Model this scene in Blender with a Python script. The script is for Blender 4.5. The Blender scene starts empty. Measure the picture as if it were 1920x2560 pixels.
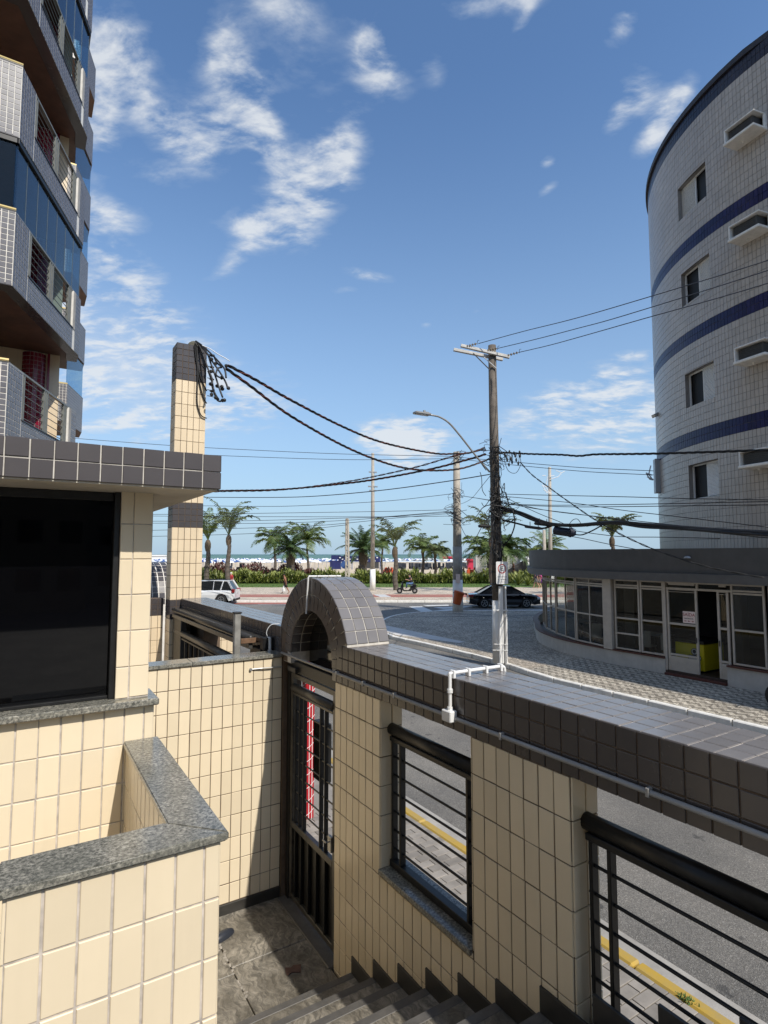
import bpy, bmesh, math, random
from mathutils import Vector, Matrix
RND = random.Random(11)
PI = math.pi
C = bpy.context.scene.collection
sc = bpy.context.scene
# ------------------------------------------------------------------ camera
# world axes: X = across the side street, Y = along it towards the sea, Z up; metres
CZ, FPX = 3.5, 1430.0
PITCH, YAW = math.atan(105.5 / FPX), math.radians(32.2)
CY_, SY_ = math.cos(YAW), math.sin(YAW)
cam = bpy.data.cameras.new('camera'); cam.sensor_fit = 'HORIZONTAL'; cam.sensor_width = 36
cam.lens = FPX / 1920 * 36; cam.clip_start = 0.05; cam.clip_end = 30000
camo = bpy.data.objects.new('camera', cam); C.objects.link(camo)
camo.location = (0, 0, CZ); camo.rotation_euler = (PI / 2 + PITCH, 0, -YAW)
sc.camera = camo
# ------------------------------------------------------------------ sun
SUN = Vector((0.136, -1.0, 1.0)).normalized()
sl = bpy.data.lights.new('sun', 'SUN'); sl.energy = 3.55; sl.angle = math.radians(0.53); sl.color = (1.0, 0.94, 0.85)
so = bpy.data.objects.new('sun', sl); C.objects.link(so); so.location = (0, 0, 60)
so.rotation_euler = SUN.to_track_quat('Z', 'Y').to_euler()
# ------------------------------------------------------------------ exposure / render settings
sc.view_settings.view_transform = 'Standard'; sc.view_settings.look = 'None'
sc.view_settings.exposure = 0.35; sc.view_settings.gamma = 1.0; sc.view_settings.use_curve_mapping = False
sc.render.engine = 'CYCLES'
sc.cycles.use_denoising = True; sc.cycles.max_bounces = 6; sc.cycles.diffuse_bounces = 3; sc.cycles.glossy_bounces = 3; sc.cycles.transparent_max_bounces = 12
sc.cycles.sample_clamp_indirect = 6; sc.cycles.caustics_reflective = False; sc.cycles.caustics_refractive = False

def hw(x, y, z=0.0):                       # camera-heading ground frame -> world
    return Vector((x * CY_ + y * SY_, -x * SY_ + y * CY_, z))
def pray(x, y):
    u = (x - 960) / FPX; v = (1280 - y) / FPX; c, s = math.cos(PITCH), math.sin(PITCH)
    return u, c - v * s, s + v * c
def px(x, y, D):                           # point at heading distance D seen at photo pixel x, y
    a, b, c = pray(x, y); k = D / b
    return hw(a * k, D, c * k + CZ)
def pxg(x, y, z):                          # point at height z
    a, b, c = pray(x, y); k = (z - CZ) / c
    return hw(a * k, b * k, z)
def proj(p):
    dx, dy, dz = p[0], p[1], p[2] - CZ
    hx, hy = dx * CY_ - dy * SY_, dx * SY_ + dy * CY_
    c, s = math.cos(PITCH), math.sin(PITCH)
    d = hy * c + dz * s; v = -hy * s + dz * c
    if d < 0.05: return None
    return 960 + FPX * hx / d, 1280 - FPX * v / d, d

# ------------------------------------------------------------------ node helpers
class NT:
    def __init__(s, tree): s.t = tree; s.n = tree.nodes; s.l = tree.links
    def node(s, kind, **kw):
        nd = s.n.new(kind)
        for k, v in kw.items():
            if k == 'ins':
                for kk, vv in v.items(): s.set(nd, kk, vv)
            else: setattr(nd, k, vv if False else v)
        return nd
    def set(s, nd, k, v):
        i = nd.inputs[k]
        if isinstance(v, bpy.types.NodeSocket): s.l.new(v, i)
        else: i.default_value = v
    def math(s, op, a, b=0.0, c=0.0, clamp=False):
        nd = s.n.new('ShaderNodeMath'); nd.operation = op; nd.use_clamp = clamp
        s.set(nd, 0, a); s.set(nd, 1, b)
        if op in ('MULTIPLY_ADD', 'WRAP', 'COMPARE'): s.set(nd, 2, c)
        return nd.outputs[0]
    def vmath(s, op, a, b=None, sc_=None):
        nd = s.n.new('ShaderNodeVectorMath'); nd.operation = op; s.set(nd, 0, a)
        if b is not None: s.set(nd, 1, b)
        if sc_ is not None: s.set(nd, 'Scale', sc_)
        return nd.outputs[0]
    def mix(s, f, a, b, blend='MIX'):
        nd = s.n.new('ShaderNodeMix'); nd.data_type = 'RGBA'; nd.blend_type = blend
        s.set(nd, 0, f); s.set(nd, 6, a); s.set(nd, 7, b); return nd.outputs[2]
    def ramp(s, f, stops, interp='LINEAR'):
        nd = s.n.new('ShaderNodeValToRGB'); cr = nd.color_ramp; cr.interpolation = interp
        while len(cr.elements) < len(stops): cr.elements.new(0.5)
        for e, (p, c) in zip(cr.elements, stops):
            e.position = p; e.color = c if len(c) == 4 else (*c, 1)
        s.set(nd, 0, f); return nd.outputs[0]
    def noise(s, vec, scale, detail=4, rough=.55, dist=0.0, out=0):
        nd = s.n.new('ShaderNodeTexNoise'); s.set(nd, 'Vector', vec); nd.inputs['Scale'].default_value = scale
        nd.inputs['Detail'].default_value = detail; nd.inputs['Roughness'].default_value = rough
        nd.inputs['Distortion'].default_value = dist
        return nd.outputs[out]
    def voro(s, vec, scale, feature='F1', out=0, rnd=1.0):
        nd = s.n.new('ShaderNodeTexVoronoi'); nd.feature = feature; s.set(nd, 'Vector', vec)
        nd.inputs['Scale'].default_value = scale; nd.inputs['Randomness'].default_value = rnd
        return nd.outputs[out]
def c4(c): return (c[0], c[1], c[2], 1.0)
# ------------------------------------------------------------------ world: Nishita sky with procedural clouds
W = bpy.data.worlds.new('World'); sc.world = W; W.use_nodes = True
wt = NT(W.node_tree); wt.n.clear()
sky = wt.n.new('ShaderNodeTexSky'); sky.sky_type = 'NISHITA'; sky.sun_disc = False
sky.sun_elevation = math.asin(SUN.z); sky.sun_rotation = math.atan2(SUN.x, SUN.y)
sky.altitude = 0; sky.air_density = 1.0; sky.dust_density = 0.55; sky.ozone_density = 2.2
tcw = wt.n.new('ShaderNodeTexCoord'); dirv = tcw.outputs['Generated']
sep = wt.n.new('ShaderNodeSeparateXYZ'); wt.l.new(dirv, sep.inputs[0])
dx, dy, dz = sep.outputs
hx = wt.math('SUBTRACT', wt.math('MULTIPLY', dx, CY_), wt.math('MULTIPLY', dy, SY_))
hy = wt.math('ADD', wt.math('MULTIPLY', dx, SY_), wt.math('MULTIPLY', dy, CY_))
az = wt.math('ARCTAN2', hx, hy); el = wt.math('ARCSINE', dz)
def azel(x, y):
    a, b, c = pray(x, y); return math.atan2(a, b), math.atan2(c, math.hypot(a, b))
# the cloud layer is seen obliquely: stretch the noise as a flat deck would
den = wt.math('ADD', wt.math('MAXIMUM', dz, 0.0), 0.25)
cx = wt.n.new('ShaderNodeCombineXYZ')
wt.l.new(wt.math('DIVIDE', hx, den), cx.inputs[0]); wt.l.new(wt.math('DIVIDE', hy, den), cx.inputs[1])
cvec = cx.outputs[0]
warp = wt.noise(cvec, 5.0, 2, .5, 0, 1)
cv2 = wt.vmath('ADD', cvec, wt.vmath('MULTIPLY', wt.vmath('SUBTRACT', warp, (0.5, 0.5, 0.5)), (0.07, 0.07, 0.0)))
mpw = wt.n.new('ShaderNodeMapping'); wt.l.new(cv2, mpw.inputs[0]); mpw.inputs['Rotation'].default_value = (0, 0, math.radians(35)); mpw.inputs['Scale'].default_value = (.75, 1.35, 1); cv2 = mpw.outputs[0]
n1 = wt.math('ADD', wt.math('MULTIPLY', wt.noise(cv2, 10.0, 8, .57), .74), wt.math('MULTIPLY', wt.noise(wt.vmath('ADD', cv2, (7.3, 2.1, 0)), 28.0, 6, .6), .26))
blobs = [(265,95,85,55,0,.72),(315,165,45,38,0,.7),(235,185,38,52,0,.85),(555,130,42,48,35,.8),(600,185,45,26,20,.55),(620,250,68,48,25,1.05),(395,305,85,30,25,.9),(508,335,66,42,0,1.15),
 (225,310,45,75,0,1.0),(660,345,60,32,40,.9),(800,420,90,52,-35,.9),(740,510,110,44,-25,.92),(690,580,95,26,5,.8),(860,360,70,30,-50,.5),(590,650,75,20,-42,.6),(930,110,32,45,25,.85),(950,165,60,32,30,1.0),
 (760,140,100,55,20,.42),(700,15,110,30,0,.5),(280,535,55,26,0,.9),(265,620,90,30,20,.8),(400,440,50,20,0,.6),(915,688,52,10,8,.9),(860,725,35,10,0,.45),(300,800,110,70,20,1.1),(350,900,140,85,20,1.2),(290,1000,170,80,0,1.1),
 (620,1000,120,55,0,.7),(1005,1090,66,28,0,3.6),(1010,1125,48,34,0,2.2),(1600,232,42,28,30,1.0),(1650,322,50,22,-30,1.0),(1552,285,34,18,-30,.95),(1697,238,34,16,-35,.9),(1562,55,40,20,-20,.9),(1300,62,36,11,-35,.6),
 (1240,8,120,18,0,.85),(1080,160,36,26,45,.6),(1500,965,95,28,-8,1.25),(1420,1025,75,34,0,1.1),(1600,1055,120,50,-15,1.3),(1300,1075,100,45,0,.6),(1560,892,46,10,0,.85),(1368,405,15,9,0,.8),(1365,475,24,9,-20,.6),(1190,778,15,6,0,.6),(1065,810,14,7,0,.7)]
ae = wt.n.new('ShaderNodeCombineXYZ'); wt.l.new(az, ae.inputs[0]); wt.l.new(el, ae.inputs[1])
tot = None
for (bx_, by_, rx, ry, ang, wgt) in blobs:
    a0, e0 = azel(bx_, by_)
    mp = wt.n.new('ShaderNodeMapping'); mp.vector_type = 'TEXTURE'; wt.l.new(ae.outputs[0], mp.inputs[0])
    mp.inputs['Location'].default_value = (a0, e0, 0); mp.inputs['Rotation'].default_value = (0, 0, math.radians(-ang)); mp.inputs['Scale'].default_value = (rx * 1.25 / FPX, ry * 1.25 / FPX, 1)
    dt = wt.n.new('ShaderNodeVectorMath'); dt.operation = 'DOT_PRODUCT'; wt.l.new(mp.outputs[0], dt.inputs[0]); wt.l.new(mp.outputs[0], dt.inputs[1])
    g = wt.math('POWER', 0.40, dt.outputs['Value'])
    tot = wt.math('MULTIPLY', g, wgt) if tot is None else wt.math('MULTIPLY_ADD', g, wgt, tot)
env = wt.math('MINIMUM', tot, 1.0)
core_ = wt.math('MAXIMUM', wt.math('SUBTRACT', tot, 1.9), 0.0)
# away from the view the same deck goes on with noise alone
away = wt.math('SUBTRACT', 1.0, wt.math('GREATER_THAN', hy, 0.42))
n2 = wt.noise(cvec, 1.3, 2, .5)
env = wt.math('ADD', env, wt.math('MULTIPLY', wt.ramp(n2, [(.42, (0, 0, 0)), (.66, (1, 1, 1))]), away))
nf = wt.ramp(n1, [(.34, (0, 0, 0)), (.70, (1, 1, 1))])
dens = wt.math('SUBTRACT', wt.math('MULTIPLY', env, wt.math('MULTIPLY_ADD', nf, 1.85, -0.12)), wt.math('SUBTRACT', 0.20, wt.math('MULTIPLY', core_, .5)))
mask = wt.ramp(dens, [(0.0, (0, 0, 0)), (0.2, (.12, .12, .12)), (0.6, (.50, .50, .50)), (1.0, (.84, .84, .84))])
mpb = wt.n.new('ShaderNodeMapping'); mpb.vector_type = 'TEXTURE'; wt.l.new(ae.outputs[0], mpb.inputs[0]); ab_, eb_ = azel(330, 930)
mpb.inputs['Location'].default_value = (ab_, eb_, 0); mpb.inputs['Rotation'].default_value = (0, 0, math.radians(-25)); mpb.inputs['Scale'].default_value = (190 / FPX, 120 / FPX, 1)
db = wt.n.new('ShaderNodeVectorMath'); db.operation = 'DOT_PRODUCT'; wt.l.new(mpb.outputs[0], db.inputs[0]); wt.l.new(mpb.outputs[0], db.inputs[1])
bank = wt.math('MULTIPLY', wt.math('POWER', .35, db.outputs['Value']), wt.math('MULTIPLY_ADD', nf, .5, .32))
mask = wt.math('MAXIMUM', mask, bank)
veil = wt.math('MULTIPLY', wt.math('POWER', wt.math('SUBTRACT', 1.0, wt.math('MINIMUM', wt.math('MAXIMUM', wt.math('MULTIPLY', el, 1.35), 0.0), 1.0)), 1.7), 0.9)
skyt = wt.mix(1.0, sky.outputs[0], (.80, .96, 1.08, 1), 'MULTIPLY')
skyc = wt.mix(veil, skyt, (2.45, 3.4, 4.4, 1))
cloudc = wt.mix(wt.ramp(dens, [(.1, (0, 0, 0)), (.8, (1, 1, 1))]), (3.4, 3.95, 4.65, 1), (4.7, 4.9, 5.1, 1))
skyc = wt.mix(mask, skyc, cloudc)
bg = wt.n.new('ShaderNodeBackground'); bg.inputs['Strength'].default_value = 0.132
W.cycles.sampling_method = 'MANUAL'; W.cycles.sample_map_resolution = 512
wt.l.new(skyc, bg.inputs[0])
wo = wt.n.new('ShaderNodeOutputWorld'); wt.l.new(bg.outputs[0], wo.inputs[0])

# ------------------------------------------------------------------ materials
MATS = {}
def newmat(name):
    m = bpy.data.materials.new(name); m.use_nodes = True; t = NT(m.node_tree)
    b = m.node_tree.nodes['Principled BSDF']; MATS[name] = m
    return m, t, b
def M(name, col, rough=.5, metal=0.0, spec=.5, var=0.0, vs=3.0, col2=None, bump=0.0, bs=40.0, tile=0.0, coat=0.0, streak=0.0, speck=None, alpha=None, emit=None):
    if name in MATS: return MATS[name]
    m, t, b = newmat(name)
    geo = t.n.new('ShaderNodeNewGeometry'); pos = geo.outputs['Position']
    colo = c4(col)
    if var or col2:
        f = t.noise(pos, vs, 6, .6)
        f2 = t.ramp(f, [(.3, (0, 0, 0)), (.7, (1, 1, 1))])
        ca = c4(tuple(x * (1 - var) for x in col)); cb = c4(col2) if col2 else c4(tuple(min(1, x * (1 + var)) for x in col))
        colo = t.mix(f2, ca, cb)
    if speck:                                 # (scale, dark colour, amount)
        v = t.voro(pos, speck[0], out=1)
        sp = t.n.new('ShaderNodeSeparateXYZ'); t.l.new(v, sp.inputs[0])
        f = t.ramp(sp.outputs[0], [(.5 - .5 * speck[2], (0, 0, 0)), (.5 + .5 * speck[2], (1, 1, 1))])
        colo = t.mix(f, c4(speck[1]), colo)
    if tile:
        oi = t.n.new('ShaderNodeObjectInfo')
        r = t.math('FRACT', t.math('ADD', oi.outputs['Random'], geo.outputs['Random Per Island']))
        hsv = t.n.new('ShaderNodeHueSaturation'); t.set(hsv, 'Color', colo)
        t.set(hsv, 'Value', t.math('ADD', 1 - tile, t.math('MULTIPLY', r, 2 * tile))); colo = hsv.outputs[0]
    if streak:
        st = t.vmath('MULTIPLY', pos, (9.0, 9.0, 0.7)); f = t.noise(st, 1.0, 5, .65)
        big = t.noise(pos, 0.9, 3, .5)
        f = t.math('MULTIPLY', t.ramp(f, [(.52, (0, 0, 0)), (.8, (1, 1, 1))]), t.ramp(big, [(.35, (0, 0, 0)), (.7, (1, 1, 1))]))
        colo = t.mix(t.math('MULTIPLY', f, streak), colo, c4(tuple(x * .35 for x in col)))
    t.set(b, 'Base Color', colo); b.inputs['Roughness'].default_value = rough; b.inputs['Metallic'].default_value = metal
    b.inputs['Specular IOR Level'].default_value = spec; b.inputs['Coat Weight'].default_value = coat
    if rough > .12 and (var or tile):
        rn = t.noise(pos, vs * 2.3, 4, .6); t.set(b, 'Roughness', t.math('ADD', rough - .08, t.math('MULTIPLY', rn, .16)))
    if bump:
        bn = t.n.new('ShaderNodeBump'); bn.inputs['Strength'].default_value = min(1, bump); bn.inputs['Distance'].default_value = .02 * bump
        t.set(bn, 'Height', t.noise(pos, bs, 5, .6)); t.set(b, 'Normal', bn.outputs[0])
    if emit: b.inputs['Emission Color'].default_value = c4(emit[0]); b.inputs['Emission Strength'].default_value = emit[1]
    return m
def glass_mat(name, tint, refl=.12, rough=.01):
    m, t, b = newmat(name); t.n.remove(b)
    tr = t.n.new('ShaderNodeBsdfTransparent'); tr.inputs[0].default_value = c4(tint)
    gl = t.n.new('ShaderNodeBsdfGlossy'); gl.inputs['Roughness'].default_value = rough; gl.inputs[0].default_value = (.95, .97, 1, 1)
    ge = t.n.new('ShaderNodeNewGeometry'); dn = t.n.new('ShaderNodeVectorMath'); dn.operation = 'DOT_PRODUCT'
    t.l.new(ge.outputs['Normal'], dn.inputs[0]); t.l.new(ge.outputs['Incoming'], dn.inputs[1])
    f = t.math('MULTIPLY_ADD', t.math('POWER', t.math('SUBTRACT', 1.0, t.math('ABSOLUTE', dn.outputs['Value'])), 5.0), 1 - refl, refl, clamp=True)
    mx = t.n.new('ShaderNodeMixShader'); t.l.new(f, mx.inputs[0]); t.l.new(tr.outputs[0], mx.inputs[1]); t.l.new(gl.outputs[0], mx.inputs[2])
    t.l.new(mx.outputs[0], t.n['Material Output'].inputs[0]); return m
M('cream_tile', (.78, .665, .48), .22, spec=.5, var=.05, vs=1.3, tile=.05, streak=.09)
M('cream_tile_far', (.74, .60, .41), .25, var=.05, vs=1.2, tile=.05, streak=.45)
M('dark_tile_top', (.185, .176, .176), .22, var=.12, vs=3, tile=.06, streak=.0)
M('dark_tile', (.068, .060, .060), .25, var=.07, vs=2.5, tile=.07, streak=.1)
M('dark_tile_fascia', (.066, .058, .06), .4, var=.06, vs=2.5, tile=.06)
M('balcony_tile', (.13, .125, .135), .3, var=.05, vs=2, tile=.10)
M('red_tile', (.20, .01, .03), .25, tile=.12)
M('tower_tile', (.48, .425, .37), .3, var=.08, vs=.8, tile=.06, streak=.55)
M('blue_tile', (.014, .015, .075), .35, spec=.3, tile=.25)
M('navy_tile', (.013, .013, .03), .3, tile=.2)
M('grout_brown', (.125, .088, .06), .9, var=.25, vs=9)
M('grout_grey', (.50, .45, .40), .9, var=.3, vs=14)
M('grout_light', (.52, .49, .44), .9, var=.2, vs=16)
M('grout_pale', (.74, .71, .65), .9, var=.12, vs=8)
M('grout_tower', (.16, .145, .135), .9, var=.3, vs=3)
M('stucco', (.62, .56, .46), .85, var=.12, vs=2.2, streak=.7, bump=.3, bs=60)
M('concrete', (.36, .34, .31), .85, var=.2, vs=3, bump=.4, bs=50, streak=.5)
M('metal_black', (.012, .012, .012), .42, spec=.4, var=.35, vs=24, bump=.15, bs=90)
M('metal_dark', (.045, .043, .04), .42, metal=.3, var=.3, vs=12)
M('metal_grey', (.42, .42, .41), .4, metal=.6, var=.15, vs=12)
M('pvc_white', (.78, .78, .77), .35, var=.04, vs=8)
M('pvc_grey', (.30, .295, .285), .45, var=.12, vs=7)
M('white_paint', (.84, .83, .80), .6, var=.08, vs=3, streak=.25)
M('black_rubber', (.012, .012, .012), .6)
M('cable_black', (.012, .012, .013), .5)
M('cable_red', (.10, .028, .02), .55, var=.3, vs=30)
M('cable_grey', (.05, .055, .07), .5)
M('cable_white', (.7, .72, .74), .4)
M('weathered', (.10, .095, .07), .9, var=.4, vs=16, bump=.6, bs=80)
glass_mat('glass_clear', (.80, .82, .81), .022)
glass_mat('glass_blue', (.52, .66, .74), .02)
def stone_mats():
    # speckled granite copings
    m, t, b = newmat('granite'); g = t.n.new('ShaderNodeNewGeometry').outputs['Position']
    f = t.ramp(t.noise(g, 62, 4, .8), [(.34, (.045, .046, .040)), (.46, (.165, .16, .14)), (.56, (.30, .285, .24)), (.66, (.48, .455, .385))])
    f = t.mix(t.ramp(t.noise(g, 6, 3, .5), [(.35, (0, 0, 0)), (.65, (.5, .5, .5))]), f, (.115, .118, .10, 1))
    t.set(b, 'Base Color', f); b.inputs['Roughness'].default_value = .2
    # swirled gneiss on landing and stairs, dirty
    m, t, b = newmat('gneiss'); g = t.n.new('ShaderNodeNewGeometry').outputs['Position']
    w = t.noise(g, 2.2, 4, .6, 0, 1); p = t.vmath('ADD', g, t.vmath('SCALE', t.vmath('SUBTRACT', w, (.5, .5, .5)), None, .55))
    s = t.noise(t.vmath('MULTIPLY', p, (22, 5, 5)), 1.5, 7, .7)
    colr = t.ramp(s, [(.30, (.06, .057, .05)), (.44, (.16, .148, .125)), (.55, (.29, .265, .22)), (.68, (.42, .38, .315)), (.8, (.22, .18, .145))])
    d = t.ramp(t.noise(g, 1.7, 6, .7), [(.40, (0, 0, 0)), (.62, (1, 1, 1))])
    colr = t.mix(t.math('MULTIPLY', d, .75), colr, (.075, .066, .05, 1))
    t.set(b, 'Base Color', colr); b.inputs['Roughness'].default_value = .42
    bn = t.n.new('ShaderNodeBump'); bn.inputs['Strength'].default_value = .35; bn.inputs['Distance'].default_value = .01
    t.set(bn, 'Height', s); t.set(b, 'Normal', bn.outputs[0])
    # worn asphalt
    m, t, b = newmat('asphalt'); g = t.n.new('ShaderNodeNewGeometry').outputs['Position']
    v = t.voro(g, 120, out=1); sp = t.n.new('ShaderNodeSeparateXYZ'); t.l.new(v, sp.inputs[0])
    colr = t.ramp(sp.outputs[0], [(0, (.12, .116, .108)), (.55, (.19, .18, .165)), (.85, (.235, .224, .205)), (1, (.34, .325, .30))])
    n = t.ramp(t.noise(g, .55, 5, .6), [(.35, (.70, .70, .70)), (.7, (1.22, 1.19, 1.14))])
    colr = t.mix(1.0, colr, n, 'MULTIPLY')
    blot = t.ramp(t.noise(g, 4.3, 3, .5), [(.30, (1, 1, 1)), (.34, (0, 0, 0))])
    colr = t.mix(t.math('MULTIPLY', blot, .6), colr, (.03, .03, .03, 1))
    t.set(b, 'Base Color', colr); b.inputs['Roughness'].default_value = .85
    bn = t.n.new('ShaderNodeBump'); bn.inputs['Strength'].default_value = .5; bn.inputs['Distance'].default_value = .012
    t.set(bn, 'Height', t.voro(g, 120)); t.set(b, 'Normal', bn.outputs[0])
    # small stone mosaic (calcada)
    def mosaic(name, cols, scale, pat=False):
        m, t, b = newmat(name); g = t.n.new('ShaderNodeNewGeometry').outputs['Position']
        v = t.voro(g, scale, out=1, rnd=.7); sp = t.n.new('ShaderNodeSeparateXYZ'); t.l.new(v, sp.inputs[0])
        colr = t.ramp(sp.outputs[0], cols)
        if pat:
            sq = t.n.new('ShaderNodeSeparateXYZ'); t.l.new(g, sq.inputs[0])
            zz = t.math('PINGPONG', sq.outputs[1], .13)
            st = t.math('PINGPONG', t.math('ADD', sq.outputs[0], t.math('MULTIPLY', zz, 1.1)), .14)
            k = t.math('GREATER_THAN', st, .08)
            colr = t.mix(t.math('MULTIPLY', k, .72), colr, (.15, .13, .11, 1))
        e = t.voro(g, scale, 'DISTANCE_TO_EDGE', rnd=.7)
        k = t.ramp(e, [(0, (0, 0, 0)), (.06, (1, 1, 1))])
        colr = t.mix(k, (.07, .062, .05, 1), colr)
        n = t.ramp(t.noise(g, .8, 5, .6), [(.35, (.72, .71, .70)), (.7, (1.1, 1.08, 1.05))])
        colr = t.mix(1.0, colr, n, 'MULTIPLY')
        t.set(b, 'Base Color', colr); b.inputs['Roughness'].default_value = .75
        bn = t.n.new('ShaderNodeBump'); bn.inputs['Strength'].default_value = .6; bn.inputs['Distance'].default_value = .01
        t.set(bn, 'Height', k); t.set(b, 'Normal', bn.outputs[0])
    mosaic('mosaic_plaza', [(0, (.26, .225, .185)), (.5, (.52, .455, .37)), (1, (.74, .66, .54))], 15)
    mosaic('mosaic_wave', [(0, (.46, .42, .35)), (.5, (.60, .55, .46)), (1, (.72, .67, .57))], 11, True)
    mosaic('mosaic_beach', [(0, (.56, .46, .35)), (.5, (.66, .55, .43)), (1, (.76, .66, .52))], 7)
stone_mats()
M('paver', (.27, .245, .215), .8, var=.2, vs=6, tile=.22, bump=.3, bs=60)
M('kerb_yellow', (.58, .37, .04), .65, var=.15, vs=9, col2=(.40, .29, .10))
M('kerb_white', (.80, .78, .73), .7, var=.15, vs=6, streak=.3)
M('road_white', (.62, .62, .60), .7, var=.12, vs=5)
M('cycle_red', (.36, .125, .09), .8, var=.15, vs=2)
M('soil', (.10, .08, .055), .95, var=.3, vs=8)

# ------------------------------------------------------------------ mesh builder
class MB:
    def __init__(s): s.v = []; s.f = []; s.m = []; s.mi = 0
    def add(s, vs, fs):
        o = len(s.v); s.v += [Vector(v) for v in vs]
        for f in fs: s.f.append([i + o for i in f]); s.m.append(s.mi)
        return s
    def obox(s, c, u, v, n, a, b, d, bev=0.0):           # centre, unit axes, half sizes
        c, u, v, n = Vector(c), Vector(u), Vector(v), Vector(n)
        if bev <= 0:
            P = [c + u * (i * a) + v * (j * b) + n * (k * d) for k in (-1, 1) for j in (-1, 1) for i in (-1, 1)]
            return s.add(P, [(0, 2, 3, 1), (4, 5, 7, 6), (0, 1, 5, 4), (2, 6, 7, 3), (0, 4, 6, 2), (1, 3, 7, 5)])
        e = min(bev, a * .49, b * .49, d * .49)
        V = []; idx = {}
        for i in (-1, 1):
            for j in (-1, 1):
                for k in (-1, 1):
                    for ax in range(3):
                        q = [i * (a - e), j * (b - e), k * (d - e)]; q[ax] = (i * a, j * b, k * d)[ax]
                        idx[(i, j, k, ax)] = len(V); V.append(c + u * q[0] + v * q[1] + n * q[2])
        F = []
        for ax in range(3):
            o1, o2 = (ax + 1) % 3, (ax + 2) % 3
            for sg in (-1, 1):
                q = []
                for (p, r) in ((-1, -1), (1, -1), (1, 1), (-1, 1)):
                    t = [0, 0, 0]; t[ax] = sg; t[o1] = p; t[o2] = r; q.append(idx[(*t, ax)])
                F.append(q if sg > 0 else q[::-1])
            for p in (-1, 1):
                for r in (-1, 1):
                    t0 = [0, 0, 0]; t0[o1] = p; t0[o2] = r; t1 = list(t0); t0[ax] = -1; t1[ax] = 1
                    q = [idx[(*t0, o1)], idx[(*t1, o1)], idx[(*t1, o2)], idx[(*t0, o2)]]
                    F.append(q if p * r < 0 else q[::-1])
        for i in (-1, 1):
            for j in (-1, 1):
                for k in (-1, 1):
                    q = [idx[(i, j, k, 0)], idx[(i, j, k, 1)], idx[(i, j, k, 2)]]
                    F.append(q if i * j * k > 0 else q[::-1])
        return s.add(V, F)
    def box(s, x0, x1, y0, y1, z0, z1, bev=0.0):
        return s.obox(((x0 + x1) / 2, (y0 + y1) / 2, (z0 + z1) / 2), (1, 0, 0), (0, 1, 0), (0, 0, 1), abs(x1 - x0) / 2, abs(y1 - y0) / 2, abs(z1 - z0) / 2, bev)
    def bar(s, p, q, w, h, up=(0, 0, 1), bev=0.0):        # rectangular bar from p to q
        p, q = Vector(p), Vector(q); d = (q - p); L = d.length; d.normalize(); up = Vector(up)
        if abs(d.dot(up)) > .98: up = Vector((1, 0, 0))
        sd = d.cross(up).normalized(); u2 = sd.cross(d)
        return s.obox((p + q) / 2, d, sd, u2, L / 2, w / 2, h / 2, bev)
    def tube(s, pts, r, seg=8, caps=True):
        pts = [Vector(p) for p in pts]; n = len(pts); rr = r if isinstance(r, (list, tuple)) else [r] * n
        t0 = (pts[1] - pts[0]).normalized(); up = Vector((0, 0, 1)) if abs(t0.z) < .9 else Vector((1, 0, 0))
        a = t0.cross(up).normalized(); o = len(s.v); prev = t0
        for i, p in enumerate(pts):
            t = (pts[min(i + 1, n - 1)] - pts[max(i - 1, 0)])
            t = t.normalized() if t.length > 1e-9 else prev
            a = (a - t * a.dot(t)); a = a.normalized() if a.length > 1e-6 else t.orthogonal().normalized(); b = t.cross(a); prev = t
            for k in range(seg):
                an = 2 * PI * k / seg; s.v.append(p + (a * math.cos(an) + b * math.sin(an)) * rr[i])
        for i in range(n - 1):
            for k in range(seg):
                k2 = (k + 1) % seg
                s.f.append([o + i * seg + k, o + i * seg + k2, o + (i + 1) * seg + k2, o + (i + 1) * seg + k]); s.m.append(s.mi)
        if caps:
            s.f.append([o + k for k in range(seg)][::-1]); s.m.append(s.mi)
            s.f.append([o + (n - 1) * seg + k for k in range(seg)]); s.m.append(s.mi)
        return s
    def lathe(s, c, prof, seg=16, ax=(0, 0, 1)):          # profile of (r, h) round axis ax through c
        c = Vector(c); ax = Vector(ax).normalized(); a = ax.orthogonal().normalized(); b = ax.cross(a); o = len(s.v)
        for (r, h) in prof:
            for k in range(seg):
                an = 2 * PI * k / seg; s.v.append(c + ax * h + (a * math.cos(an) + b * math.sin(an)) * r)
        for i in range(len(prof) - 1):
            for k in range(seg):
                k2 = (k + 1) % seg
                s.f.append([o + i * seg + k, o + i * seg + k2, o + (i + 1) * seg + k2, o + (i + 1) * seg + k]); s.m.append(s.mi)
        s.f.append([o + k for k in range(seg)][::-1]); s.m.append(s.mi)
        s.f.append([o + (len(prof) - 1) * seg + k for k in range(seg)]); s.m.append(s.mi)
        return s
    def prism(s, poly, z0, z1):
        n = len(poly); P = [(p[0], p[1], z0) for p in poly] + [(p[0], p[1], z1) for p in poly]
        return s.add(P, [list(range(n))[::-1], list(range(n, 2 * n))] + [[i, (i + 1) % n, n + (i + 1) % n, n + i] for i in range(n)])
    def extr(s, poly, o, u, v, n, t):                     # 2-D polygon in plane (o,u,v) extruded along n by t
        o, u, v, n = Vector(o), Vector(u), Vector(v), Vector(n); k = len(poly)
        P = [o + u * p[0] + v * p[1] for p in poly]; P += [p + n * t for p in P]
        return s.add(P, [list(range(k))[::-1], list(range(k, 2 * k))] + [[i, (i + 1) % k, k + (i + 1) % k, k + i] for i in range(k)])
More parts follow.
